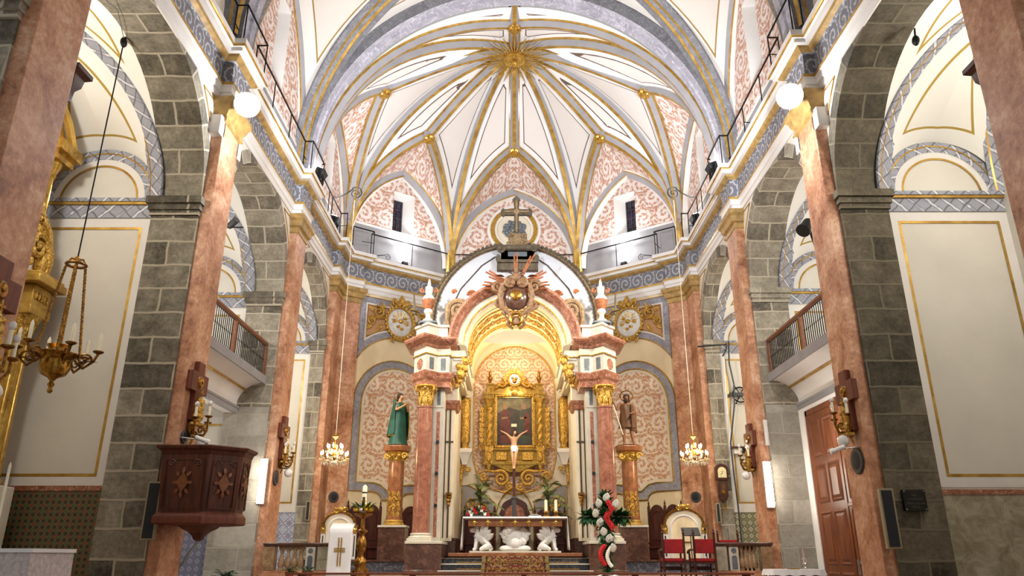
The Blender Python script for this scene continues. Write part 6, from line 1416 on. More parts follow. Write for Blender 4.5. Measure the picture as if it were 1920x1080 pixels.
for s in (-1, 1): stall(s * 1.32, 29.3, 0, 1.12, 2, 'dark carved stall behind the altar, %s of the throne' % ('left' if s < 0 else 'right'), 1.63, 1.7)
t = thing('throne', 'dark carved throne with scalloped back, in the arch behind the altar', 'throne', (0, 29.35, 1.63))
m = MB(); pts = [(-.52, 0), (.52, 0), (.52, 1.3)] + [(.56 * cos(a) + .035 * cos(9 * a), 1.45 + .62 * sin(a) + .04 * abs(sin(5 * a))) for a in [radians(5 + 10 * k) for k in range(18)]] + [(-.52, 1.3)]
m.prism(pts, (0, 0, 0), EX, EZ, -.1, 0, -EY); m.build('back', 'wood_dark', t, smooth=0, bevel=.012)
m = MB(); m.prism([(x * .72, .3 + (z - .3) * .86) for x, z in pts], (0, 0, 0), EX, EZ, 0, .03, -EY); m.build('back_pad', 'red_marble_dark', t, smooth=0)
m = MB(); m.bx(-.42, .42, -.55, 0, .42, .52); m.build('seat', 'wood_dark', t, bevel=.015)
for q in (-.45, .45):
    m = MB(); m.bx(q - .05, q + .05, -.55, -.02, .75, .83); m.tube([(q, -.5, 0), (q, -.5, .76)], .05, 8); m.build('armrest', 'wood_dark', t)
for q in (-.38, .38): m = MB(); m.tube([(q, -.5, 0), (q, -.5, .44)], .05, 8); m.build('leg', 'wood_dark', t)

# white shrines
for s in (-1, 1):
    t = thing('white_shrine', 'small white arched shrine with gilt crest, behind the %s' % ('lectern' if s < 0 else 'red armchairs'), 'shrine', (-5.9 if s < 0 else 5.68, 26.3, 1.53)); t.rotation_euler.z = -.25 * -s * -1 if s < 0 else -.2
    k = .58 if s < 0 else .72
    m = MB(); out = [(-k, 0), (k, 0), (k, 1.1)] + [(k * .86 * cos(a), 1.1 + k * .62 * sin(a)) for a in [pi * q / 16 for q in range(17)]] + [(-k, 1.1)]; m.prism(out, (0, 0, 0), EX, EZ, -.3, 0, -EY); m.build('body', 'cream_frame', t, smooth=0)
    m = MB(); inn = ringpts((0, .95), k * .58, 16) + [(-k * .58, .0), (k * .58, .0)]; m.prism(inn, (0, 0, 0), EX, EZ, 0, .012, -EY); m.build('niche', 'apse_cream', t, smooth=0)
    m = MB(); P = [(k * .62 * cos(a), -.0, .95 + k * .62 * sin(a)) for a in [pi * q / 16 for q in range(17)]]; m.tube([(k * .62, 0, 0)] + P + [(-k * .62, 0, 0)], .045, 6); m.build('niche_moulding', 'white_trim', t)
    m = MB(); m.tube([(k * .9, -.02, 1.08)] + [(k * .88 * cos(a), -.03, 1.12 + k * .68 * sin(a)) for a in [pi * q / 16 for q in range(1, 16)]] + [(-k * .9, -.02, 1.08)], .045, 6)
    for q in (-1, 1): m.bx(q * k * .78, q * k * 1.06, -.14, .05, 1.02, 1.1)
    m.build('cornice', 'gilt_bronze', t)
    for q in (-1, 1):
        m = MB(); m.bx(q * k * .78, q * k * 1.0, -.1, 0, 0, .82); m.build('pilaster', 'white_trim', t, bevel=.008)
        m = MB(); m.bx(q * k * .76, q * k * 1.02, -.12, 0, .82, 1.02); m.ball((q * k * .89, -.12, .92), (.08, .04, .09), 7, 5); m.build('pilaster_capital', 'gold', t)
        m = MB(); m.bx(q * k * .85, q * k * .93, -.11, -.09, .1, .75); m.build('pilaster_inlay', 'dark_grey', t)
    zc = 1.16 + k * .68; m = MB(); m.ball((0, -.04, zc + .04), (.12, .06, .09), 8, 6)
    for q in (-1, 1): m.scroll((q * .14, -.05, zc + .01), EX, EZ, .09, 1.3, .035, 0, q); m.leaf((q * .1, -.05, zc + .03), (q * .16, 0, .07), .05)
    m.build('crest', 'gold', t)
    m = MB(); m.box((0, -.03, .55), (k * .5, .06, .03)); m.box((-k * .25, -.06, .35), (k * .3, .08, .03)); m.build('shelf', 'gilt_bronze', t)

# lectern, paschal candle, flower cross
t = thing('lectern', 'lectern hidden under a white hanging, just left of the tall candle', 'lectern', (-4.72, 21.4, ZF)); t.rotation_euler.z = .05
m = MB(); m.bx(-.06, .06, .0, .12, 0, 1.25); m.bx(-.25, .25, -.12, .22, 0, .05); m.build('post', 'wood_dark', t, bevel=.01)
m = MB(); m.box((0, -.0, 1.27), (.58, .38, .03), 0, 0, 1, .35); m.build('book_rest', 'wood_dark', t, bevel=.005)
m = MB()
def hang(u, v):
    x = -.31 + .62 * u
    if v < .16: w = v / .16; return V((x, .2 - .42 * w, 1.385 - .155 * w))
    w = (v - .16) / .84; return V((x * (1 + .03 * w), -.225 - .02 * w + .012 * sin(10 * u + 2 * w) * w, 1.23 - 1.21 * w))
m.grid(hang, 16, 20); o = m.build('lectern_cloth', 'cloth_white', loc=(-4.72, 21.4, ZF), solid=.006); o.rotation_euler.z = .05; tag(o, 'white cloth with gold cross hanging over the lectern', 'cloth')
m = MB()
for x in (-.035, .035): m.bx(x - .016, x + .016, -.272, -.262, .28, 1.0)
for z in (.66, .72): m.bx(-.15, .15, -.272, -.262, z - .016, z + .016)
m.build('gold_cross', 'gold_paint', o)
t = thing('candle_stand', 'turned gilt floor stand of the tall white Easter candle', 'candle stand', (-4.22, 21.6, ZF))
m = MB(); m.lathe([(.2, 0), (.2, .05), (.15, .1), (.13, .25), (.17, .32), (.16, .42), (.09, .5), (.08, .62), (.13, .72), (.14, .85), (.1, 1.0), (.06, 1.05), (.07, 1.12), (.14, 1.16), (.14, 1.19), (.06, 1.24), (.05, 1.4), (.045, 1.5), (.12, 1.56), (.23, 1.6), (.24, 1.64), (.2, 1.66)], (0, 0, 0), 20, wob=lambda a, z: 1 + .06 * cos(4 * a)); m.build('baluster_post', 'gilt_bronze', t)
for q in range(3): a = 2 * pi * q / 3 - pi / 2; m = MB(); m.tube([(.1 * cos(a), .1 * sin(a), .2), (.24 * cos(a), .24 * sin(a), .1), (.26 * cos(a), .26 * sin(a), .03)], [.07, .06, .05], 7); m.build('foot', 'gilt_bronze', t)
t = thing('easter_candle', 'tall white Easter candle with black and gold emblems, ringed by yellow flowers', 'candle', (-4.22, 21.6, ZF + 1.66))
m = MB(); m.lathe([(.07, 0), (.068, .7), (.055, .72), (.005, .76)], (0, 0, 0), 18); m.build('wax_stick', 'wax', t)
m = MB(); m.lathe([(.0705, .52), (.0705, .56)], (0, 0, 0), 18); m.bx(-.035, .035, -.078, -.06, .05, .42); m.build('emblem', 'black', t)
m = MB()
for z in (.1, .2, .3, .37): m.bx(-.018, .018, -.082, -.07, z - .014, z + .014)
m.bx(-.05, .05, -.082, -.06, .27, .33); m.build('emblem_mark', 'gold', t)
t = thing('flower_ring', 'ring of yellow and white flowers round the foot of the Easter candle', 'flowers', (-4.22, 21.6, ZF + 1.69))
random.seed(9); m = MB()
for k in range(34): a = 2 * pi * k / 34; m.leaf((.13 * cos(a), .13 * sin(a), .04), (.24 * cos(a), .22 * sin(a), .06 + .1 * (k % 3)), .045, 4, EZ, .2)
m.build('foliage', 'leaf', t)
for k in range(22):
    a = 2 * pi * k / 11 + .28 * (k > 10); R_, zz = (.23, .05) if k < 11 else (.165, .14); m = MB(); m.ball((0, 0, 0), (.055, .055, .045), 8, 6)
    for q in range(6): b_ = q * pi / 3; m.leaf((0, 0, 0), (.08 * cos(b_), .08 * sin(b_), .03), .035, 3, EZ, -.2)
    m.build('flower', 'white_flower' if k % 5 == 3 else 'yellow_flower', t, loc=(R_ * cos(a), R_ * sin(a), zz))
t = thing('flower_cross', 'floral cross of greenery, white lilies and red blooms beside the altar steps', 'flower cross', (2.45, 21.3, ZF))
m = MB(); m.tube([(0, .05, 0), (0, .05, 2.1)], .03, 6); m.tube([(-.5, .05, 1.6), (.5, .05, 1.6)], .025, 6); m.build('support', 'stem_brown', t)
random.seed(4); m = MB()
def spray(c, n, L, wx=1, wz=1):
    for k in range(n):
        a = random.random() * 2 * pi; el = random.uniform(-1.2, 1.2); d = V((cos(a) * cos(el) * wx, sin(a) * cos(el) * .7 - .15, sin(el) * wz)) * L * random.uniform(.6, 1.1); m.leaf(V(c) + d * .15, d, .045, 3, EZ, .2)
for z, n, L, wx in ((2.0, 90, .3, 1), (1.8, 80, .34, 1), (1.5, 110, .38, 1.2), (1.2, 90, .36, 1), (.95, 70, .3, 1), (.7, 60, .26, 1), (.45, 70, .28, 1), (.22, 90, .32, 1)): spray((0, 0, z), n, L, wx)
for x in (-.55, -.4, -.25, .25, .4, .55): spray((x, 0, 1.55), 60, .28, 1.2, .9)
m.build('greenery', 'leaf_dark', t)
for k, (x, z) in enumerate(((.0, 2.02), (-.2, 1.86), (.24, 1.85), (-.3, 1.6), (-.2, 1.37), (-.1, 1.13), (.03, .96), (.13, .72))):
    m = MB(); m.leaf((0, 0, -.09), (0, -.06, .24), .1, 6, (0, -1, 0), -.15, 0, .4); m.leaf((0, .015, -.09), (.0, -.03, .18), .075, 5, (0, -1, 0), .1, 0, -.2); m.tube([(0, -.04, -.03), (0, -.05, .06)], .01, 5); o = m.build('lily', 'white_flower', t, loc=(x, -.2, z), solid=.006); o.rotation_euler = (0, .3 * (-1) ** k, .2)
for k in range(15):
    z = 1.9 - .045 * k; x = .05 + .07 * sin(k * .55); m = MB(); m.ball((0, 0, 0), (.075, .06, .065), 8, 6)
    for q in range(6): a = q * pi / 3; m.leaf((0, -.03, 0), (.08 * cos(a), -.03, .08 * sin(a)), .035, 3, -EY)
    m.build('red_bloom', 'red_flower', t, loc=(x + .02, -.2, z))
for k in range(11):
    z = .78 - .045 * k; x = -.14 + .12 * ((k - 5) / 5.5) ** 2 + .0; m = MB(); m.ball((0, 0, 0), (.07, .06, .06), 8, 6); m.build('red_bloom', 'red_flower', t, loc=(x - .05, -.2, z))
    m = MB(); m.ball((0, 0, 0), (.055, .05, .05), 8, 6); m.build('white_bloom', 'white_flower', t, loc=(x + .12, -.22, z - .04))
m = MB(); m.grid(lambda u, v: V((-.34 + .68 * u, -.3 + .5 * v, .02 + .1 * (1 - abs(2 * u - 1)) * abs(sin(5 * u + 3 * v)))), 12, 6); m.build('paper_wrap', 'cloth_white', t, solid=.01)

# ================================================================== RED ARMCHAIRS
def armchair(first, x, y, rz, label):
    if first is not None: return copy_tree(first, (x, y, ZF), rz, label)
    t = thing('armchair', label, 'armchair', (x, y, ZF), 'red velvet presbytery armchairs', rz)
    # seen from behind: the chair faces the altar (+Y), back towards the nave (-Y)
    m = MB(); m.box((0, -.22, .78), (.5, .05, .36)); m.build('backrest', 'red_velvet', t, bevel=.015)
    m = MB(); m.box((0, .04, .43), (.56, .5, .1)); m.build('seat', 'red_velvet', t, bevel=.03)
    for s in (-1, 1):
        m = MB(); m.box((s * .28, -.22, .55), (.05, .05, 1.1)); m.lathe([(.03, 1.08), (.04, 1.12), (.02, 1.16), (.03, 1.19), (.005, 1.24)], (s * .28, -.22, 0), 8)
        for q in range(5): m.ball((s * .28, -.22, .08 + .06 * q), (.036, .036, .03), 8, 5)
        m.build('leg', 'wood_dark', t)
        m = MB(); m.tube([(s * .28, .28, 0), (s * .28, .28, .66)], .025, 8)
        for q in range(9): m.ball((s * .28, .28, .08 + .06 * q), (.036, .036, .03), 8, 5)
        m.build('leg', 'wood_dark', t)
        m = MB(); m.tube([(s * .28, -.24, .68), (s * .28, .1, .7), (s * .29, .28, .67), (s * .3, .36, .62)], [.03, .03, .035, .04], 8); m.build('armrest', 'wood_dark', t)
        m = MB(); m.box((s * .28, .03, .2), (.035, .5, .04)); m.build('stretcher', 'wood_dark', t)
    m = MB(); m.box((0, .28, .22), (.52, .03, .1)); m.build('stretcher', 'wood_dark', t)
    m = MB(); m.box((0, -.22, .36), (.52, .035, .05)); m.build('back_rail', 'wood_dark', t)
    return t
ch = armchair(None, 4.22, 21.35, .0, 'red velvet armchair left of the black music stand, nearest the flower cross')
armchair(ch, 5.02, 21.3, 0.05, 'red velvet armchair directly behind the black music stand, middle of three')
armchair(ch, 5.95, 22.3, .0, 'red velvet armchair partly hidden behind the right stone balustrade')
t = thing('music_stand', 'black music stand with tilted desk by the red armchairs', 'music stand', (4.95, 22.2, ZF))
m = MB(); m.box((0, 0, 1.18), (.5, .03, .3), 0, 0, 1, -.75); m.build('desk', 'black', t, bevel=.005)
m = MB(); m.tube([(0, 0.04, .05), (0, .04, 1.15)], .015, 8); m.build('pole', 'black', t)
for q in range(3): a = 2 * pi * q / 3; m = MB(); m.tube([(0, .04, .3), (.28 * cos(a), .04 + .28 * sin(a), .015)], .012, 6); m.build('leg', 'black', t)
t = thing('microphone_stand', 'thin black microphone stand just right of the music stand', 'microphone stand', (5.38, 22.3, ZF))
m = MB(); m.tube([(0, 0, 0), (0, 0, 1.2)], .012, 8); m.build('pole', 'black', t); m = MB(); m.ball((0, -.02, 1.26), (.035, .05, .05), 8, 6); m.build('microphone', 'black', t); m = MB(); m.lathe([(.15, 0), (.15, .02), (.02, .04)], (0, 0, 0), 16); m.build('base', 'black', t)

# ================================================================== BALUSTRADES, KNEELER
def balustrade(x0, x1, y, s):
    t = thing('stone_balustrade', 'veined stone balustrade with dark top rail, %s' % ('left side, in front of the lectern shrine' if s < 0 else 'right side, in front of the third red armchair'), 'balustrade', ((x0 + x1) / 2, y, ZF))
    h = (x1 - x0) / 2
    m = MB(); loft(m, [(-h, .18), (-h, -.18), (h, -.18), (h, .18)], [(.78, -.04), (.8, 0), (.86, .02), (.88, 0)]); m.build('top_rail', 'brown_marble', t, bevel=.01)
    m = MB(); m.bx(-h, h, -.17, .17, 0, .1); m.bx(-h, h, -.14, .14, .1, .16); m.build('plinth', 'red_marble', t, bevel=.01)
    for q in (-h + .16, h - .16): m = MB(); m.bx(q - .15, q + .15, -.15, .15, .16, .78); m.build('pier', 'tan_marble' if q * s > 0 else 'green_dado', t, bevel=.01)
    xi = (h - .5) * (1 if s < 0 else -1); m = MB(); m.bx(xi - .13, xi + .13, -.13, .13, .16, .78); pn = m.build('pier', 'white_marble', t, bevel=.01)
    m = MB(); m.prism([(-.07 + xi, .2), (.07 + xi, .2), (.07 + xi, .48)] + [(xi + .07 * cos(a), .48 + .07 * sin(a)) for a in [pi * k / 8 for k in range(9)]], (0, -.13, 0), EX, EZ, 0, .012, -EY); m.prism([(xi + .07 * cos(a), .67 + .07 * sin(a)) for a in [2 * pi * k / 12 for k in range(12)]], (0, -.13, 0), EX, EZ, 0, .012, -EY); m.build('inlay', 'grey_inlay', pn)
    for k in range(4):
        q = (-h + .48 + k * (2 * h - 1.15) / 3.6) * (1 if s < 0 else -1); m = MB(); m.box((q, 0, .19), (.16, .16, .06)); m.lathe([(.06, .22), (.085, .28), (.095, .34), (.07, .44), (.045, .56), (.04, .64), (.06, .68), (.06, .7)], (q, 0, 0), 14); m.box((q, 0, .74), (.15, .15, .08)); m.build('baluster', 'tan_marble', t)
balustrade(-6.95, -5.15, 21.95, -1); balustrade(5.4, 6.95, 21.55, 1)
t = thing('wooden_kneeler', 'long low reddish wooden kneeler running along the front of the presbytery', 'kneeler', (.2, 20.15, ZF))
m = MB(); m.bx(-5.75, 5.75, -.2, .2, .09, .135); m.build('plank', 'wood_mid', t, bevel=.006)
for x in (-5.6, -2.8, 0, 2.8, 5.6): m = MB(); m.bx(x - .06, x + .06, -.17, .17, 0, .09); m.build('foot', 'wood_mid', t)
# ================================================================== FITTINGS ON WALLS AND LEDGES
# wall crosses with gilt groups (local +X points into the nave) and candle sconces
def station(first, p, rz, label):
    if first is not None: return copy_tree(first, p, rz, label)
    t = thing('wall_cross', label, 'wall cross', p, 'wooden wall crosses on the pilasters', rz)
    m = MB(); w, L = .16, .42; pts = [(-w, -.85), (w, -.85), (w, -w - .08), (L, -w - .08), (L, w + .02), (w, w + .02), (w, L), (-w, L), (-w, w + .02), (-L, w + .02), (-L, -w - .08), (-w, -w - .08)]
    m.prism(pts, (0, 0, 0), EY, EZ, 0, .12, EX); m.build('cross', 'wood_mid', t, smooth=0, bevel=.012)
    m = MB(); m.lathe([(.02, .05), (.1, .045), (.13, .02), (.14, 0)][::-1], (.12, 0, -.02), 16, axis=EX); m.ball((.17, 0, 0), (.03, .05, .06), 7, 5); m.build('numeral_disc', 'gilt_bronze', t)
    m = MB()
    for y, z, r in ((-.08, -.62, .1), (.06, -.58, .11), (0, -.45, .09), (.1, -.74, .09), (-.1, -.78, .09), (0, -.78, .12)): m.ball((.17, y, z), (.08, r * .75, r * 1.3), 8, 6)
    for y, z in ((-.08, -.48), (.07, -.42)): m.ball((.2, y, z), .05, 7, 5)
    m.box((.17, 0, -.92), (.14, .36, .06)); m.build('gilt_relief', 'carved_gold', t)
    m = MB(); m.box((.19, 0, -.3), (.02, .03, .26)); m.box((.19, 0, -.25), (.02, .16, .03)); m.build('small_cross', 'gold', t)
    return t
def sconce(first, p, rz, label):
    if first is not None: return copy_tree(first, p, rz, label)
    t = thing('wall_sconce', label, 'wall lamp', p, 'branched bronze wall lamps', rz)
    m = MB(); m.ball((.05, 0, 0), (.06, .13, .24), 10, 7); m.ball((.1, 0, .12), (.08, .09, .1), 8, 6); m.leaf((.08, 0, .1), (.05, 0, .3), .1, 5, EX); m.leaf((.08, 0, -.1), (.05, 0, -.3), .09, 5, EX); m.build('wall_plate', 'gilt_bronze', t)
    for k, (y, x, z) in enumerate(((-.34, .26, .12), (0, .4, .2), (.34, .26, .12))):
        m = MB(); m.tube([(.08, 0, -.05), (.2, y * .3, -.16), (x * .85, y * .75, -.16), (x, y, -.02), (x, y, z)], [.03, .028, .026, .024, .024], 7); m.scroll((x * .7, y * .6, -.04), V((x, y, 0)).normalized(), EZ, .08, 1.2, .022); m.lathe([(.02, z), (.08, z + .03), (.085, z + .05), (.03, z + .06)], (x, y, 0), 12); ar = m.build('arm', 'gilt_bronze', t)
        m = MB(); m.lathe([(.03, z + .05), (.028, z + .26)], (x, y, 0), 10); m.build('candle_sleeve', 'wax', ar); m = MB(); m.ball((x, y, z + .32), (.05, .05, .06), 10, 7); m.build('bulb', 'bulb_off', ar)
    m = MB(); m.ball((.3, .05, -.34), .12, 14, 9); m.build('globe_lamp', 'bulb_off', t); m = MB(); m.tube([(.1, 0, -.2), (.24, .03, -.22), (.3, .05, -.24)], .02, 6); m.build('globe_arm', 'gilt_bronze', t)
    return t
st = sc = None
for s, u, v, u2, v2, wh in ((-1, 366, 716, 364, 806, 'above the carved pulpit'), (-1, 529, 808, 527, 866, 'beyond the left balcony, beside the glowing tube'), (1, 1592, 733, 1592, 800, 'right of the tall wooden doors'), (1, 1410, 822, 1409, 872, 'beyond the right balcony, near the grandfather clock'), (-1, -16, 540, -34, 690, 'cut off by the left edge of the photo')):
    p = atX(u, v, s * XP); q = atX(u2, v2, s * XP); rz = 0 if s < 0 else pi
    st_ = station(st, p, rz, 'brown wooden wall cross with gilt figures, ' + wh); st = st or st_
    sc_ = sconce(sc, V((q.x, p.y, q.z)), rz, 'bronze wall lamp under the brown cross ' + wh); sc = sc or sc_
# small white cylinder spotlights
for s, u, v, wh in ((-1, 378, 824, 'above the pulpit rim'), (1, 1572, 842, 'in front of the tall wooden doors')):
    p = atX(u, v, s * (XP - .45)); t = thing('spotlight', 'small white cylinder spotlight %s' % wh, 'spotlight', p)
    m = MB(); m.lathe([(.06, -.2), (.07, -.18), (.07, .12), (.085, .14), (.085, .24), (.07, .24)], (0, 0, 0), 14, axis=(-s * .8, .3, -.3)); m.build('housing', 'white_plastic', t); t.scale = (.68, .68, .68)
    m = MB(); m.tube([(0, 0, 0), (s * .3, -.05, .02), (s * .64, -.05, .06)], .02, 6); m.build('bracket', 'chrome', t)
# column speakers and round speakers
def box_speaker(p, h, w, rz, label):
    t = thing('column_speaker', label, 'speaker', p, None, rz)
    m = MB(); m.bx(-w / 2, w / 2, -.14, 0, -h / 2, h / 2); m.build('cabinet', 'beige_metal', t, bevel=.008)
    m = MB(); m.bx(-w / 2 + .035, w / 2 - .035, -.15, -.13, -h / 2 + .035, h / 2 - .035); m.build('grille', 'speaker_grille', t)
box_speaker((-7.16, 15.3, 2.46), 1.1, .26, .15, 'tall narrow column speaker on stone pier beside the carved pulpit')
box_speaker((7.13, 15.0, 2.3), 1.1, .26, -.15, 'tall narrow column speaker on stone pier below the black plaque')
box_speaker(tuple(atY(578, 958, 27.38)), .66, .16, .1, 'short column speaker on stone pier above the left balustrade')
box_speaker(tuple(atY(1346, 962, 27.38)), .66, .16, -.1, 'short column speaker beneath the grandfather clock')
def disc_speaker(p, n, r, label):
    t = thing('round_speaker', label, 'speaker', p); n = V(n).normalized()
    m = MB(); m.lathe([(r, 0), (r, .03), (r * .92, .045)], (0, 0, 0), 24, axis=n); m.build('rim', 'dark_grey', t); m = MB(); m.lathe([(r * .9, .03), (r * .6, .05), (.01, .055)], (0, 0, 0), 24, axis=n); m.build('grille', 'speaker_grille', t)
nl = (.587, -.81, 0)
for s, wh in ((-1, 'left'), (1, 'right')):
    q = V((-7.27, 28.85, 0)) + e_l * .42 + n_l * .272; disc_speaker((q.x if s < 0 else -q.x, q.y, 3.72), (nl[0] * -s, nl[1], 0), .2, 'round dark flush speaker on the %s corner pilaster of the apse' % wh)
disc_speaker(tuple(atX(1609, 864, XP - .005)), (-1, 0, 0), .27, 'oval-looking dark round speaker below the right bronze wall lamp by the doors')
disc_speaker(tuple(atX(516, 896, -XP + .005)), (1, 0, 0), .22, 'dark round speaker under the cross beside the left glowing tube')
disc_speaker(tuple(atX(343, 820, -XP + .005)), (1, 0, 0), .13, 'dark round speaker half hidden behind the pulpit rim')
# fluorescent tubes
for s, u, v, h, wh in ((-1, 492, 902, 1.25, 'left'), (1, 1441, 908, 1.25, 'right')):
    p = atY(u, v, 21.9 if s < 0 else 21.52); t = thing('tube_light', 'glowing vertical tube light beside the %s far pilaster' % wh, 'tube light', p)
    m = MB(); m.bx(-.1, .1, -.02, .06, -h / 2, h / 2); m.build('housing', 'white_plastic', t)
    m = MB(); m.tube([(0, -.08, -h / 2 + .04), (0, -.08, h / 2 - .04)], .085, 12); m.build('tube', 'tube', t)
p = atY(1437, 811, 21.5); t = thing('tube_light', 'unlit slim white tube fixture above the right glowing tube', 'tube light', p); m = MB(); m.bx(-.05, .05, -.02, .05, -.36, .36); m.build('housing', 'white_plastic', t); m = MB(); m.tube([(0, -.04, -.33), (0, -.04, .33)], .025, 8); m.build('tube', 'bulb_off', t)
# floodlights below the cornice
for s, u, v in ((-1, 463, 197), (1, 1481, 181)):
    p = atX(u, v, s * 6.5); FL = p; t = thing('floodlight', 'dazzling white floodlight under the %s cornice' % ('left' if s < 0 else 'right'), 'floodlight', p)
    rot = V((-s * .42, -.85, -.3)).normalized(); x, y = frame_rot(rot)
    m = MB(); m.lathe([(.1, -.22), (.2, -.18), (.3, 0), (.31, .03), (.27, .03)], (0, 0, 0), 20, axis=rot); m.build('housing', 'white_plastic', t)
    m = MB(); m.lathe([(.27, .01), (.2, .05), (.01, .06)], (0, 0, 0), 20, axis=rot); m.build('lens', 'flood', t)
    m = MB(); m.tube([(s * .02, .1, 0), (s * .3, .15, .05), (s * .5, .15, .15)], .03, 6); m.build('bracket', 'dark_grey', t)
# uplights on the ledge
def uplight(first, p, rz, label):
    if first is not None: return copy_tree(first, p, rz, label)
    t = thing('uplight', label, 'uplight', p, 'dark uplights on the cornice ledge', rz)
    m = MB(); m.box((0, 0, .3), (.42, .26, .22), 0, 0, 1.2, -.35); m.build('housing', 'black', t, bevel=.02); m = MB(); m.box((0, -.03, .43), (.46, .26, .02), 0, 0, 1, -.35); m.build('glass', 'lamp_glow', t)
    m = MB(); m.bx(-.27, -.24, -.04, .04, 0, .34); m.bx(.24, .27, -.04, .04, 0, .34); m.bx(-.27, .27, -.04, .04, 0, .03); m.build('bracket', 'iron', t); return t
u1 = uplight(None, (-6.6, 22.6, 13.6), -pi / 2, 'dark boxy uplight on the ledge at the foot of the left grey arch')
uplight(u1, (-6.95, 26.4, 13.6), -pi / 2, 'dark uplight on the left ledge under the iron scroll bracket')
uplight(u1, (6.6, 22.2, 13.6), pi / 2, 'dark boxy uplight on the ledge at the foot of the right grey arch')
uplight(u1, (6.95, 26.2, 13.6), pi / 2, 'dark uplight on the right ledge under the iron scroll bracket')
for s in (-1, 1):
    p = WL(s, 2.95, 13.58, .13); uplight(u1, p, .62 if s < 0 else -.62, 'dark uplight on the ledge below the %s apse window' % ('left' if s < 0 else 'right')).scale = (.55, .55, .55)
# iron railings along the cornice ledge
def plan_off(plan, o):
    N = len(plan); nrm = []; out = []
    for i in range(N - 1): d = V(plan[i + 1]) - V(plan[i]); d.normalize(); nrm.append(V((d.y, -d.x)))
    for i in range(N): a, b = nrm[max(i - 1, 0)], nrm[min(i, N - 2)]; q = V(plan[i]) + (a + b) * (o / max(.3, 1 + a.dot(b))); out.append((q.x, q.y))
    return out
pl3 = plan_off(plan, .28); H_ = 13.57
ia = next(i for i, p in enumerate(pl3) if p[1] > 28 and p[0] < 0); ib = len(pl3) - 1 - ia
def railing(pts, label, step=1.5, wave=0):
    o = V((*pts[0], H_)); t = thing('iron_railing', label, 'railing', o); L = []; P = [V((x, y, 0)) for x, y in pts]
    for zz, r, nm in ((1.08, .028, 'top_rail'),): m = MB(); m.tube([p + V((0, 0, H_ + zz)) - o for p in P], r, 6); m.build(nm, 'iron', t)
    for a, b in zip(P, P[1:]):
        d = (b - a).length; k = max(1, int(d / step))
        for i in range(k): L.append(a.lerp(b, i / k))
    L.append(P[-1])
    for i, p in enumerate(L):
        m = MB(); m.tube([p + V((0, 0, H_ - .02)) - o, p + V((0, 0, H_ + 1.08)) - o], .018, 5); m.build('post', 'iron', t)
        if i % 3 == 1:
            q = L[min(i + 1, len(L) - 1)]; d = (q - p).normalized() if (q - p).length > 0 else EY; n = V((-d.y, d.x, 0)); m = MB(); m.tube([p + V((0, 0, H_ + .55)) - o, p + n * .55 + V((0, 0, H_ + .5)) - o], .014, 5); m.build('stay', 'iron', t)
lefts = [p for p in pl3[:ia]]; lefts[0] = (lefts[1][0], 6.0)
rights = [p for p in pl3[ib + 1:]]; rights[-1] = (rights[-2][0], 6.0)
railing(lefts, 'thin black iron railing along the left cornice ledge of the nave'); railing(rights, 'thin black iron railing along the right cornice ledge of the nave')
railing(pl3[ia:ib + 1], 'thin black iron railing round the apse ledge, passing behind the dome')
# scrolled iron brackets with the chandelier cords
for s in (-1, 1):
    side = 'left' if s < 0 else 'right'; yy = 25.3
    t = thing('iron_scroll_bracket', 'large curled black iron bracket on the %s railing, carrying the chandelier cord' % side, 'bracket', (s * 6.85, yy, 14.35))
    m = MB(); m.tube([(0, 0, 0), (-s * .25, 0, .02), (-s * .5, 0, .16), (-s * .75, 0, .36)], .022, 6); m.scroll((-s * .86, 0, .18), V((-s, 0, 0)), EZ, .24, 1.8, .022, pi * .7, -1, 30, None, 0, 6); m.tube([(0, 0, -.77), (0, 0, .05)], .02, 6); m.build('scroll', 'iron', t)
    b = WL(s, 1.3, 13.57, .06); t = thing('iron_scroll_bracket', 'small curled iron bracket on the %s apse ledge, near the corner' % side, 'bracket', b)
    d = V((-s * e_l.x, e_l.y, 0)); n_ = V((-s * n_l.x, n_l.y, 0)); m = MB(); m.tube([V((0, 0, .1)), d * .3 + n_ * .04 + V((0, 0, .22)), d * .7 + n_ * .08 + V((0, 0, .34))], .016, 6); m.scroll(d * .8 + n_ * .08 + V((0, 0, .26)), d, EZ, .13, 1.5, .015, 2, -1, 24); m.tube([V((0, 0, 0)), V((0, 0, .14))], .016, 6); m.build('scroll', 'iron', t)

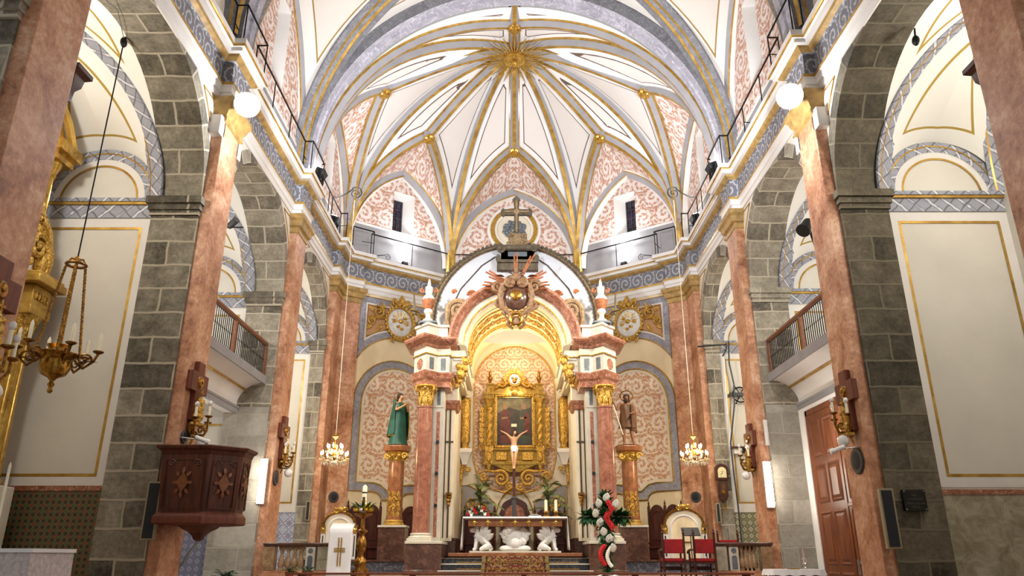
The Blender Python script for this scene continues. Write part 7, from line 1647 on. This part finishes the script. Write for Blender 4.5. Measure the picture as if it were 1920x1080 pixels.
# ================================================================== CHANDELIERS
def crystal(first, p, label):
    if first is not None: return copy_tree(first, p, None, label)
    t = thing('crystal_chandelier', label, 'chandelier', p, 'lit crystal chandeliers of the apse')
    m = MB(); m.lathe([(.02, -.1), (.05, -.05), (.09, .05), (.06, .16), (.03, .25), (.07, .32), (.05, .45), (.02, .6), (.06, .64), (.13, .68), (.13, .7), (.03, .74), (.02, .82)], (0, 0, 0), 14); m.build('stem', 'brass', t)
    m = MB(); m.lathe([(.0, -.42), (.1, -.4), (.12, -.36), (.03, -.3)], (0, 0, .2), 12); m.tube([(0, 0, .8), (0, 0, 9.5)], .01, 5); m.build('cord', 'wax', t)
    for ring, (k, R, z) in enumerate(((8, .44, .0), (6, .25, .24))):
        for i in range(k):
            a = 2 * pi * (i + .5 * ring) / k; d = V((cos(a), sin(a), 0))
            m = MB(); m.tube([V((0, 0, z - .06)), d * R * .4 + V((0, 0, z - .14)), d * R * .85 + V((0, 0, z - .1)), d * R + V((0, 0, z))], .015, 6); m.lathe([(.015, z), (.06, z + .02), (.062, z + .035), (.02, z + .04)], tuple(d * R), 10); ar = m.build('arm', 'brass', t)
            m = MB(); m.lathe([(.018, z + .03), (.018, z + .1)], tuple(d * R), 8); m.build('candle_sleeve', 'wax', ar)
            m = MB(); m.lathe([(.012, z + .1), (.03, z + .135), (.02, z + .18), (.002, z + .22)], tuple(d * R), 8); m.build('bulb', 'bulb', ar)
            m = MB()
            for q in range(5): b = 2 * pi * q / 5; c = d * R + V((.055 * cos(b), .055 * sin(b), z)); m.ball(c + V((0, 0, -.05)), (.012, .012, .045), 5, 4)
            m.build('drops', 'crystal', ar)
    m = MB()
    for R, z in ((.3, -.14), (.4, -.14), (.2, .03)): m.tube([(R * cos(q * pi / 12), R * sin(q * pi / 12), z) for q in range(24)], .01, 5, closed=True)
    for q in range(4): a = q * pi / 2; m.tube([(.2 * cos(a), .2 * sin(a), .03), (.3 * cos(a), .3 * sin(a), -.14), (.4 * cos(a), .4 * sin(a), -.14)], .008, 4)
    for i in range(32):
        a = 2 * pi * i / 32; R = .3 if i % 2 else .4; m.ball((R * cos(a), R * sin(a), -.19), (.015, .015, .06), 5, 4); m.ball((.2 * cos(a), .2 * sin(a), .0), (.013, .013, .035), 5, 4)
    m.build('pendants', 'crystal', t); return t
c1 = crystal(None, (-6.02, 25.3, 4.72), 'lit crystal chandelier hanging before the left corner pilaster'); crystal(c1, (5.98, 25.3, 4.72), 'lit crystal chandelier hanging before the right corner pilaster')
# brass candle lamp in the left chapel
hp = (-8.38, 13.2, 4.98)
t = thing('hanging_brass_lamp', 'hanging brass lamp with six white candles on long chains, left side chapel', 'hanging lamp', hp)
m = MB(); m.lathe([(.02, -.62), (.05, -.58), (.03, -.52), (.06, -.46), (.03, -.4), (.08, -.34), (.2, -.28), (.26, -.14), (.24, -.02), (.32, .04), (.36, .1), (.33, .12), (.18, .1), (.16, .2), (.2, .26), (.1, .28)], (0, 0, 0), 24, wob=lambda a, z: 1 + .02 * cos(12 * a)); m.build('bowl', 'brass', t)
for k in range(6):
    a = 2 * pi * k / 6 + .3; d = V((cos(a), sin(a), 0)); m = MB(); m.tube([d * .3 + V((0, 0, .0)), d * .45 + V((0, 0, -.14)), d * .6 + V((0, 0, .0)), d * .66 + V((0, 0, .14))], .025, 6); m.scroll(d * .45 + V((0, 0, .02)), d, EZ, .12, 1.3, .022); m.leaf(d * .36 + V((0, 0, -.05)), d * .3 + V((0, 0, .12)), .08); m.lathe([(.02, .14), (.09, .18), (.095, .2), (.03, .22)], tuple(d * .66), 12); ar = m.build('arm', 'gilt_bronze', t)
    m = MB(); m.lathe([(.032, .2), (.03, .5), (.004, .56)], tuple(d * .66), 10); m.build('candle', 'wax', ar)
top = V((.0, 0, 1.95))
for k in range(4):
    a = 2 * pi * k / 4 + .5; d = V((cos(a), sin(a), 0)); m = MB(); A, B_ = d * .36 + V((0, 0, .08)), top + d * .16 + V((0, 0, -.12))
    for q in range(26): c = A.lerp(B_, q / 26); m.ball(c, (.03, .03, .05), 5, 4)
    m.tube([A, B_], .014, 5); m.build('chain', 'gilt_bronze', t)
m = MB(); m.tube([top + V((.17 * cos(q * pi / 6), .17 * sin(q * pi / 6), -.1)) for q in range(12)], .03, 6, closed=True); m.ball(top + V((0, 0, .0)), (.06, .06, .08), 8, 6)
for k in range(4): a = 2 * pi * k / 4 + .5; m.tube([top + V((.16 * cos(a), .16 * sin(a), -.1)), top + V((.1 * cos(a), .1 * sin(a), .02)), top], .02, 6)
m.build('chain_crown', 'gilt_bronze', t)
m = MB(); m.tube([top, (0, 0, 6.9)], .014, 5); m.build('cord', 'iron', t); m = MB(); m.ball((0, 0, 6.95), (.06, .1, .12), 8, 6); m.tube([(0, 0, 6.9), (.05, 0, 7.2)], .02, 5); m.build('pulley', 'iron', t)
m = MB(); m.tube([(0, 0, 7.0), (.3, -.9, 7.05), (.4, -1.6, 6.75)], .008, 4); m.build('slack_line', 'cable', t)
t = MB(); t.ball((0, 0, 0), (.07, .09, .12), 8, 6); t.tube([(0, 0, .05), (.03, 0, .3)], .02, 5); o = t.build('pulley', 'iron', loc=tuple(atX(1717, 76, 8.2))); tag(o, 'small black pulley at the inner edge of the right near arch', 'pulley')

# ================================================================== PULPIT
t = thing('pulpit', 'carved dark wooden octagonal pulpit projecting from the left pilaster', 'pulpit', (-6.33, 15.75, 2.3))
oc = [(-.67, -.72), (.25, -.72), (.74, -.25), (.74, .25), (.25, .72), (-.67, .72)]
m = MB(); loft(m, oc, [(.1, -.04), (1.22, 0.02)]); bd = m.build('body', 'wood_pulpit', t, bevel=.01)
m = MB(); loft(m, oc, [(1.2, .0), (1.24, .03), (1.3, .05), (1.33, .1), (1.38, .12), (1.4, .1)]); m.build('rim', 'wood_pulpit', t, smooth=20)
m = MB(); loft(m, oc, [(-.1, .0), (-.08, .03), (.03, .03), (.06, .02), (.1, -.01), (.14, -.04)]); m.build('base_moulding', 'wood_mid', t, smooth=20)
m = MB(); m.lathe([(.04, -.4), (.1, -.36), (.12, -.3), (.22, -.22), (.34, -.16), (.42, -.1)], (-.05, 0, 0), 16, wob=lambda a, z: 1 + .06 * cos(8 * a)); m.build('pendant', 'wood_pulpit', t)
for p_, q_ in zip(oc, oc[1:]):
    a_, b_ = V((*p_, 0)), V((*q_, 0)); sd = (b_ - a_).normalized(); n = V((sd.y, -sd.x, 0)); hw_ = (b_ - a_).length / 2 - .09; c = (a_ + b_) / 2 + n * .012
    m = MB(); m.tube([c + sd * x + V((0, 0, z)) for x, z in ((-hw_, .2), (hw_, .2), (hw_, 1.12), (-hw_, 1.12))], .022, 5, closed=True); m.scroll(c + sd * -(hw_ * .7) + V((0, 0, 1.05)), sd, EZ, .07, 1.2, .025); m.scroll(c + sd * (hw_ * .7) + V((0, 0, 1.05)), sd, EZ, .07, 1.2, .025, pi, -1); m.build('panel_moulding', 'wood_pulpit', bd)
    m = MB(); m.prism([(0, -.2), (.12, 0), (0, .2), (-.12, 0)], c + V((0, 0, .68)), sd, EZ, -.01, .025, n)
    for q in range(8): b = q * pi / 4; m.leaf(c + n * .02 + sd * .1 * cos(b) + V((0, 0, .68 + .17 * sin(b))), sd * .1 * cos(b) + EZ * .13 * sin(b) + n * .01, .035, 3, n)
    m.build('rosette', 'wood_rail', bd)
m = MB(); m.tube([atX(440, 945, -7.9), atX(395, 985, -7.9), atX(360, 1030, -7.8), atX(334, 1066, -7.6), atX(328, 1090, -7.6)], .03, 6); o = m.build('stair_handrail', 'black'); tag(o, 'curved black handrail of the pulpit stair, under the pulpit', 'handrail')

# ================================================================== CLOCK, PIPE, OTHER SMALL THINGS ON THE FAR RIGHT
t = thing('wall_clock', 'wooden pendulum wall clock with cream dial on the right stone pier', 'clock', tuple(atY(1356, 940, 27.4)))
m = MB(); m.bx(-.17, .17, -.16, 0, .15, .78); m.bx(-.23, .23, -.2, 0, .72, .78); m.bx(-.22, .22, -.2, 0, .78, 1.12); m.prism([(-.25, 1.1)] + [(.23 * cos(a), 1.12 + .16 * sin(a)) for a in [pi - pi * q / 12 for q in range(13)]] + [(.25, 1.1)], (0, 0, 0), EX, EZ, 0, .2, -EY); m.prism([(-.17, .16), (.17, .16), (.1, .02), (0, -.04), (-.1, .02)], (0, 0, 0), EX, EZ, 0, .15, -EY); m.build('case', 'wood_dark', t, bevel=.012)
m = MB(); m.bx(-.15, .15, -.205, -.19, .8, 1.02); m.prism(ringpts((0, 1.02), .15, 12), (0, -.19, 0), EX, EZ, 0, .015, -EY); dl = m.build('dial', 'clock_face', t, smooth=0)
m = MB(); m.bx(-.006, .006, -.215, -.206, .92, 1.03); m.bx(-.07, .0, -.215, -.206, .914, .926)
for q in range(12): a = q * pi / 6; m.box((.115 * cos(a), -.21, .92 + .105 * sin(a)), (.014, .008, .014))
m.build('hands', 'black', dl)
m = MB(); m.bx(-.1, .1, -.17, -.155, .22, .66); m.build('glass_door', 'brown_marble', t); m = MB(); m.lathe([(.07, 0), (.06, .015), (.01, .02)], (0, -.175, .32), 16, axis=(0, -1, 0)); m.tube([(0, -.175, .38), (0, -.175, .62)], .008, 5); m.build('pendulum', 'brass', t)
for x in (-.07, 0, .07): m = MB(); m.lathe([(.018, -.34), (.018, -.08)], (x, -.1, 0), 8); m.tube([(x, -.1, -.08), (x, -.1, .02)], .004, 4); m.build('weight', 'brass', t)
# pipe and cables on the far right pier
def run(name, label, cat, pts, r, mat):
    m = MB(); m.tube(pts, r, 7); o = m.build(name, mat); tag(o, label, cat)
run('white_pipe', 'straight white pipe on the right far stone pier, above the clock', 'pipe', [atY(1356, 665, 27.4), atY(1364, 778, 27.4)], .045, 'white_plastic')
run('black_cable', 'black cable looping over the impost of the right far pier', 'cable', [atY(1308, 650, 27.2), atY(1335, 648, 27.2), atY(1362, 646, 27.2), atY(1362, 655, 27.25), atY(1355, 668, 27.3)], .03, 'black')
run('grey_cable', 'long grey cable running down beside the right far pier to the balustrade', 'cable', [atY(u, v, 27.36) for u, v in ((1366, 640), (1367, 680), (1376, 720), (1377, 760), (1373, 800), (1370, 830), (1375, 880), (1384, 950), (1392, 1030), (1396, 1060))], .03, 'cable')
t = thing('bell_wheel', 'dark iron wheel bracket on the right far chapel wall', 'wheel', tuple(atY(1388, 740, 27.46)))
m = MB(); m.tube([(.28 * cos(q * pi / 10), 0, .28 * sin(q * pi / 10)) for q in range(20)], .025, 6, closed=True)
for q in range(6): a = q * pi / 3; m.tube([(0, 0, 0), (.36 * cos(a), 0, .36 * sin(a))], .018, 5); m.ball((.37 * cos(a), 0, .37 * sin(a)), .035, 6, 4)
m.build('wheel', 'iron', t); m = MB(); m.bx(-.4, .1, -.05, .06, -.05, .07); m.build('axle_block', 'dark_grey', t)
t = thing('wall_cabinet', 'small dark wall shelf with a white box under it, right far chapel', 'shelf', tuple(atY(1386, 842, 27.5)))
m = MB(); m.bx(-.3, .3, -.2, .1, 0, .07); m.build('shelf_board', 'wood_dark', t); m = MB(); m.bx(-.22, .0, -.12, .1, -.18, 0); m.build('white_box', 'white_plastic', t); m = MB(); m.bx(.02, .2, -.12, .08, -.14, 0); m.build('dark_box', 'black', t)
# black camera-like spotlights and corbels
t = thing('stage_spotlight', 'black stage spotlight clamped to the right pilaster, in front of the far arch', 'spotlight', tuple(atX(1512, 424, 7.35)))
m = MB(); m.lathe([(.12, -.2), (.15, -.15), (.15, .15), (.18, .18), (.18, .24), (.15, .24)], (0, 0, 0), 14, axis=(-.5, -.3, -.6)); m.build('housing', 'black', t); m = MB(); m.tube([(.1, .1, 0), (.12, .0, -.4), (.1, -.1, -.55)], .035, 6); m.build('clamp', 'dark_grey', t)
t = thing('stage_spotlight', 'small grey spotlight on a black bar behind the left pilaster', 'spotlight', tuple(atX(436, 420, -7.5)))
m = MB(); m.lathe([(.07, -.16), (.09, -.1), (.09, .14), (.11, .16)], (0, 0, .02), 12, axis=(.7, -.3, .5)); m.build('housing', 'dark_grey', t); m = MB(); m.tube([(-.25, 0, -.1), (.3, 0, -.1)], .02, 6); m.build('bar', 'black', t)
for s, u, v in ((-1, 134, 150), (1, 1848, 138)):
    p = atX(u, v, s * 7.6); m = MB(); loft(m, [(-.16, .16), (-.16, -.16), (.16, -.16), (.16, .16)], [(-.42, -.12), (-.2, -.1), (-.1, -.04), (.05, -.02), (.12, .06), (.2, .06)]); o = m.build('dark_corbel', 'wood_dark', loc=tuple(p)); tag(o, 'dark moulded wooden corbel behind the %s near pilaster' % ('left' if s < 0 else 'right'), 'corbel')
t = thing('black_plaque', 'black engraved plaque on the right near stone pier', 'plaque', tuple(atY(1715, 938, 15.05)))
m = MB(); m.bx(-.22, .22, -.02, .06, -.2, .2); m.build('slab', 'plaque', t, bevel=.004); random.seed(11)
for r_, (z, wd) in enumerate(((.1, .12), (.03, .28), (-.05, .34), (-.12, .16))):
    x = -wd / 2; m = MB(); m.bx(-wd / 2, wd / 2, -.0215, -.018, z - .022, z - .016)
    while x < wd / 2: w_ = random.uniform(.018, .035); m.bx(x, x + w_ * .5, -.023, -.018, z - .022, z + .022); m.bx(x, x + w_ * .8, -.023, -.018, z + .014, z + .022); x += w_ + .012
    m.build('engraving', 'plaque_text', t)
for x in (-.19, .19):
    for z in (-.17, .17): m = MB(); m.ball((x, -.025, z), .012, 6, 4); m.build('screw', 'chrome', t)

# ================================================================== TABLES, PLANTS, SIDE ALTAR
t = thing('side_table', 'small side table wearing a dark red skirt beneath a white cloth, right front', 'table', (6.6, 19.0, 0)); 
m = MB(); m.bx(-.56, .56, -.35, .35, 1.28, 1.32); m.build('table_top', 'wood_dark', t)
for x in (-.5, .5):
    for y in (-.3, .3): m = MB(); m.bx(x - .03, x + .03, y - .03, y + .03, 0, 1.28); m.build('leg', 'wood_dark', t)
def skirt(mb, hx, hy, z0, z1, am, n=80):
    per = []
    for i in range(n):
        u = i / n * 4; k = int(u); f = u - k; c = [(-hx, -hy), (hx, -hy), (hx, hy), (-hx, hy), (-hx, -hy)]; a, b = c[k], c[k + 1]; per.append((a[0] + (b[0] - a[0]) * f, a[1] + (b[1] - a[1]) * f))
    vs = []
    for j, z in enumerate((z1, (z0 + z1) / 2, z0)):
        for i, (x, y) in enumerate(per): w = 1 + am * j * (.6 + .4 * sin(i * 1.9)); vs.append((x * w, y * w, z + (.012 * sin(i * 1.3) if j == 2 else 0)))
    fs = [(j * n + i, j * n + (i + 1) % n, (j + 1) * n + (i + 1) % n, (j + 1) * n + i)[::-1] for j in range(2) for i in range(n)] + [tuple(range(n))]
    mb.add(vs, fs); return mb
o = skirt(MB(), .57, .36, .05, 1.325, .02).build('table_skirt', 'red_cloth', loc=(6.6, 19.0, 0)); tag(o, 'dark red skirt cloth around the right front side table', 'cloth')
o = skirt(MB(), .6, .39, 1.2, 1.335, .04).build('table_cover', 'cloth_white', loc=(6.6, 19.0, 0)); tag(o, 'white scalloped cloth covering the top of the right front side table', 'cloth')
t = thing('oil_lamp', 'clear glass oil lamp standing on the right front side table', 'oil lamp', (6.88, 19.0, 1.337)); m = MB(); m.lathe([(.07, 0), (.07, .02), (.02, .05), (.02, .1), (.06, .14), (.07, .2), (.04, .25)], (0, 0, 0), 14); m.build('font', 'glass', t); m = MB(); m.lathe([(.035, .25), (.05, .32), (.03, .42), (.025, .5)], (0, 0, 0), 14); m.build('chimney', 'glass', t)
o = MB().box((0, 0, .012), (.26, .18, .024)).build('small_tray', 'brass', loc=(6.55, 18.85, 1.337), bevel=.004); tag(o, 'small flat brass tray on the white cloth of the right side table', 'tray')
t = thing('altar_side_table', 'side table under a lace cloth at the lower left edge', 'table', (-5.75, 8.4, 0)); m = MB(); m.bx(-.75, .75, -.35, .35, 1.6, 1.66); m.build('table_top', 'wood_dark', t)
for x in (-.7, .7):
    for y in (-.3, .3): m = MB(); m.bx(x - .03, x + .03, y - .03, y + .03, 0, 1.6); m.build('leg', 'wood_dark', t)
o = skirt(MB(), .79, .39, .5, 1.675, .03).build('lace_cloth', 'lace', loc=(-5.75, 8.4, 0)); tag(o, 'pinkish lace cloth over the table at the lower left edge', 'cloth')
m = MB(); m.bx(-.8, .8, -.4, .4, 0, .008); m.bx(-.805, .805, -.41, -.4, -.03, .008); m.bx(.8, .81, -.4, .4, -.03, .008); o = m.build('table_runner', 'cloth_white', loc=(-5.75, 8.4, 1.677)); tag(o, 'white top cloth on the lace-covered table at lower left', 'cloth')
p = atY(4, 940, 8.4); t = thing('tall_candle', 'slim cream candle at the far left edge, on the lace-covered table', 'candle', (max(p.x, -6.4), 8.4, 1.69)); m = MB(); m.lathe([(.06, 0), (.06, .02), (.015, .05), (.015, .16), (.03, .18)], (0, 0, 0), 12); m.build('holder', 'brass', t); m = MB(); m.lathe([(.016, .18), (.014, .86), (.002, .9)], (0, 0, 0), 10); m.build('wax_stick', 'wax', t)
def fern(loc, label, n, L, pot, seed, k=1.0):
    t = thing('potted_fern', label, 'plant', loc); random.seed(seed)
    m = MB(); m.lathe([(.16 * k, 0), (.22 * k, pot), (.24 * k, pot + .02), (.2 * k, pot + .02)], (0, 0, 0), 16); m.build('pot', 'terracotta', t)
    for q in range(n):
        a = 2.4 * q + random.random() * .4; el = random.uniform(.35, 1.35); l = L * random.uniform(.6, 1.1); pts = [V((0, 0, pot)) + V((cos(a) * cos(el), sin(a) * cos(el), sin(el))) * (l * s_ / 6) + V((0, 0, -.5 * l * (s_ / 6) ** 2)) for s_ in range(7)]
        m = MB(); m.tube(pts, .007, 4)
        for s_ in range(1, 7):
            d = (pts[s_] - pts[s_ - 1]).normalized(); sd = d.cross(EZ).normalized(); w = .17 * L * sin(pi * (.15 + .8 * s_ / 7))
            for g in (-1, 1): m.leaf(pts[s_], (sd * g + d * .5) * w, .03 * L, 3, EZ, .3); m.leaf(pts[s_].lerp(pts[s_ - 1], .5), (sd * g + d * .5) * w, .03 * L, 3, EZ, .3)
        m.build('frond', 'leaf', t)
fern((-6.75, 18.6, .75), 'potted fern on a dark wooden stand beneath the left balcony', 26, .6, .3, 3)
o = MB().bx(-7.25, -6.2, 18.2, 19.0, .0, .75).build('plant_stand', 'wood_dark', bevel=.01); tag(o, 'dark low wooden stand carrying the potted fern, left', 'stand')
fern((6.3, 11.4, .55), 'dark green fern at the lower right edge, before the stone dado', 22, .62, .3, 8)
o = MB().bx(6.0, 6.6, 11.1, 11.7, 0, .55).build('plant_stand', 'wood_dark', bevel=.01); tag(o, 'dark wooden stand below the fern at the lower right edge', 'stand')
fern((-5.55, 21.3, ZF), 'small green potted plant in front of the left balustrade', 16, .32, .14, 13, .6)
fern((-6.0, 21.2, ZF), 'small pale-leaved potted plant in front of the left balustrade end', 14, .3, .12, 17, .55)
# gilded side altar of the left chapel
t = thing('side_altarpiece', 'gilded side altarpiece with fluted column in the left near chapel', 'altarpiece', (-10.55, 12.7, 0))
def sb(mb, name, mat, par=None, **k): return mb.build(name, mat, par or t, world=True, **k)
m = MB(); m.bx(-10.95, -10.6, 10.6, 15.0, 0, 10.4); m.bx(-10.95, -10.3, 10.4, 15.2, 0, 2.6); sb(m, 'backboard', 'cream_frame')
for yy in (14.85, 11.0):
    m = MB(); m.lathe([(.26, 2.9), (.27, 3.0), (.22, 3.06), (.215, 3.2), (.19, 5.7)], (-10.28, yy, 0), 24, wob=lambda a, z: 1 + .05 * cos(12 * a)); m.lathe([(.2, 5.7), (.24, 5.75), (.2, 5.8)], (-10.28, yy, 0), 20); cl_ = sb(m, 'column', 'gold')
    m = MB(); m.lathe([(.2, 5.8), (.22, 6.0), (.32, 6.25), (.34, 6.3)], (-10.28, yy, 0), 18)
    for q in range(8): a = q * pi / 4; d = V((cos(a), sin(a), 0)); m.leaf(V((-10.28, yy, 5.82)) + d * .2, d * .14 + V((0, 0, .36)), .09, 4, -d, -.3)
    sb(m, 'capital', 'carved_gold', cl_)
    m = MB(); m.bx(-10.6, -9.95, yy - .35, yy + .35, 6.3, 6.5); m.bx(-10.6, -10.0, yy - .3, yy + .3, 6.5, 6.95); m.bx(-10.6, -9.8, yy - .5, yy + .5, 6.95, 7.12); m.bx(-10.6, -9.85, yy - .45, yy + .45, 7.12, 7.2); sb(m, 'entablature_block', 'gold_paint', bevel=.02); m = MB(); m.bx(-10.6, -9.9, yy - .34, yy + .34, 0, 2.9); sb(m, 'column_pedestal', 'cream_frame', bevel=.02)
    m = MB()
    for q in range(5): m.ball((-10.0, yy - .2 + .1 * q, 6.72), (.05, .05, .1), 6, 5)
    sb(m, 'carving', 'carved_gold'); m = MB(); m.ball((-10.2, yy, 7.5), (.16, .16, .28), 8, 6); sb(m, 'carved_urn', 'carved_gold')
m = MB(); pts = [(10.9, 7.2), (14.9, 7.2), (14.95, 7.6), (14.7, 8.1), (14.3, 8.5), (13.9, 8.7), (13.7, 9.4), (12.0, 9.4), (11.8, 8.7), (11.2, 8.1)]
m.prism(pts, (-10.6, 0, 0), EY, EZ, 0, .35, EX); sb(m, 'attic', 'cream_frame', smooth=0)
m = MB(); m.tube([(-10.15, 14.95, 7.2), (-10.15, 15.0, 7.7), (-10.15, 14.75, 8.2), (-10.15, 14.3, 8.55)], .12, 6); m.scroll((-10.15, 14.6, 7.8), EY, EZ, .3, 1.5, .1)
for q in range(6): m.ball((-10.12, 14.4, 7.4 + .25 * q), (.08, .09, .1), 6, 5)
sb(m, 'attic_scroll', 'carved_gold')
for yy in (14.55, 11.3):
    m = MB(); m.lathe([(.13, 8.0), (.12, 9.4), (.16, 9.45)], (-10.25, yy, 0), 14, wob=lambda a, z: 1 + .05 * cos(10 * a)); m.lathe([(.12, 9.45), (.22, 9.75)], (-10.25, yy, 0), 14); m.bx(-10.6, -9.95, yy - .3, yy + .3, 9.75, 9.95); m.bx(-10.6, -9.85, yy - .4, yy + .4, 9.95, 10.2); sb(m, 'upper_column', 'gold')
m = MB(); m.prism([(10.8, 10.2), (15.0, 10.2), (14.6, 10.7), (13.9, 11.2), (12.9, 11.4), (11.9, 11.2), (11.2, 10.7)], (-10.6, 0, 0), EY, EZ, 0, .4, EX); m.tube([(-10.1, 15.05, 10.2), (-10.1, 14.6, 10.8), (-10.1, 13.9, 11.3), (-10.1, 12.9, 11.5)], .1, 6); sb(m, 'pediment', 'gold_paint', smooth=30)
# ================================================================== LIGHT
def lamp(kind, loc, energy, col=(1, 1, 1), size=.3, target=None, spot=None, blend=.5):
    d = bpy.data.lights.new('lamp', kind); d.energy = energy; d.color = col
    if kind == 'AREA': d.size = size
    else: d.shadow_soft_size = size
    if kind == 'SPOT': d.spot_size = spot or 1.6; d.spot_blend = blend
    o = bpy.data.objects.new('lamp', d); COL.objects.link(o); o.location = loc
    if target is not None: o.rotation_euler = (V(target) - V(loc)).to_track_quat('-Z', 'Y').to_euler()
    return o
WARM, COOL = (1, .82, .58), (.95, .97, 1)
w = bpy.data.worlds.new('world'); SC.world = w; w.use_nodes = True
w.node_tree.nodes['Background'].inputs[0].default_value = (1, .98, .94, 1); w.node_tree.nodes['Background'].inputs[1].default_value = .40
for s in (-1, 1):
    lamp('SPOT', (s * 5.5, 9.0, 13.2), 2600, (1, .93, .82), .4, (-s * 1.0, 24, 2.5), 1.25, .8)
    yp = BAYS[s]['P'][1]
    lamp('SPOT', (s * 5.7, yp[1] + .2, 12.0), 2000, COOL, .15, (-s * 1.0, 26, 18), 2.4, .8)
    lamp('POINT', (s * 5.6, yp[0] + .2, 11.1), 260, COOL, .12)
    # uplights on the cornice
    lamp('SPOT', (s * 6.7, 24.3, 13.9), 500, COOL, .12, (s * 2, 26.5, 19), 2.6, .9)
    lamp('SPOT', (s * 6.6, 21.2, 13.9), 200, COOL, .12, (-s * 1, 20, 21), 2.4, .9)
    lamp('POINT', tuple(WL(s, 2.9, 14.75, .42)), 110, COOL, .08)
    # chapels
    for bi, e in ((1, 260), (2, 190), (3, 150)):
        y0, y1 = BAYS[s]['A'][bi]; lamp('POINT', (s * 9.3, y0 + 1.4, 9.9 if bi == 1 else 8.2), e, (1, .96, .88), .25)
    lamp('POINT', (s * 9.2, BAYS[s]['A'][2][0] + 2.2, 4.4) if s < 0 else (7.5, 18.9, 4.6), 70 if s < 0 else 45, (1, .95, .88), .2)
    lamp('POINT', (s * 6, 25.3, 5.0), 90, WARM, .3)
    lamp('SPOT', (s * 6.2, 20.5, 12.4), 3000, (1, .88, .7), .2, (0, 26, 4), 1.5, .8)
lamp('POINT', (0, 25.9, 8.2), 130, (1, .8, .5), .2); lamp('POINT', (0, 28.3, 8.9), 80, (1, .84, .56), .2)
SC.view_settings.view_transform = 'Standard'; SC.view_settings.look = 'None'; SC.view_settings.gamma = 1; SC.view_settings.exposure = 0.18
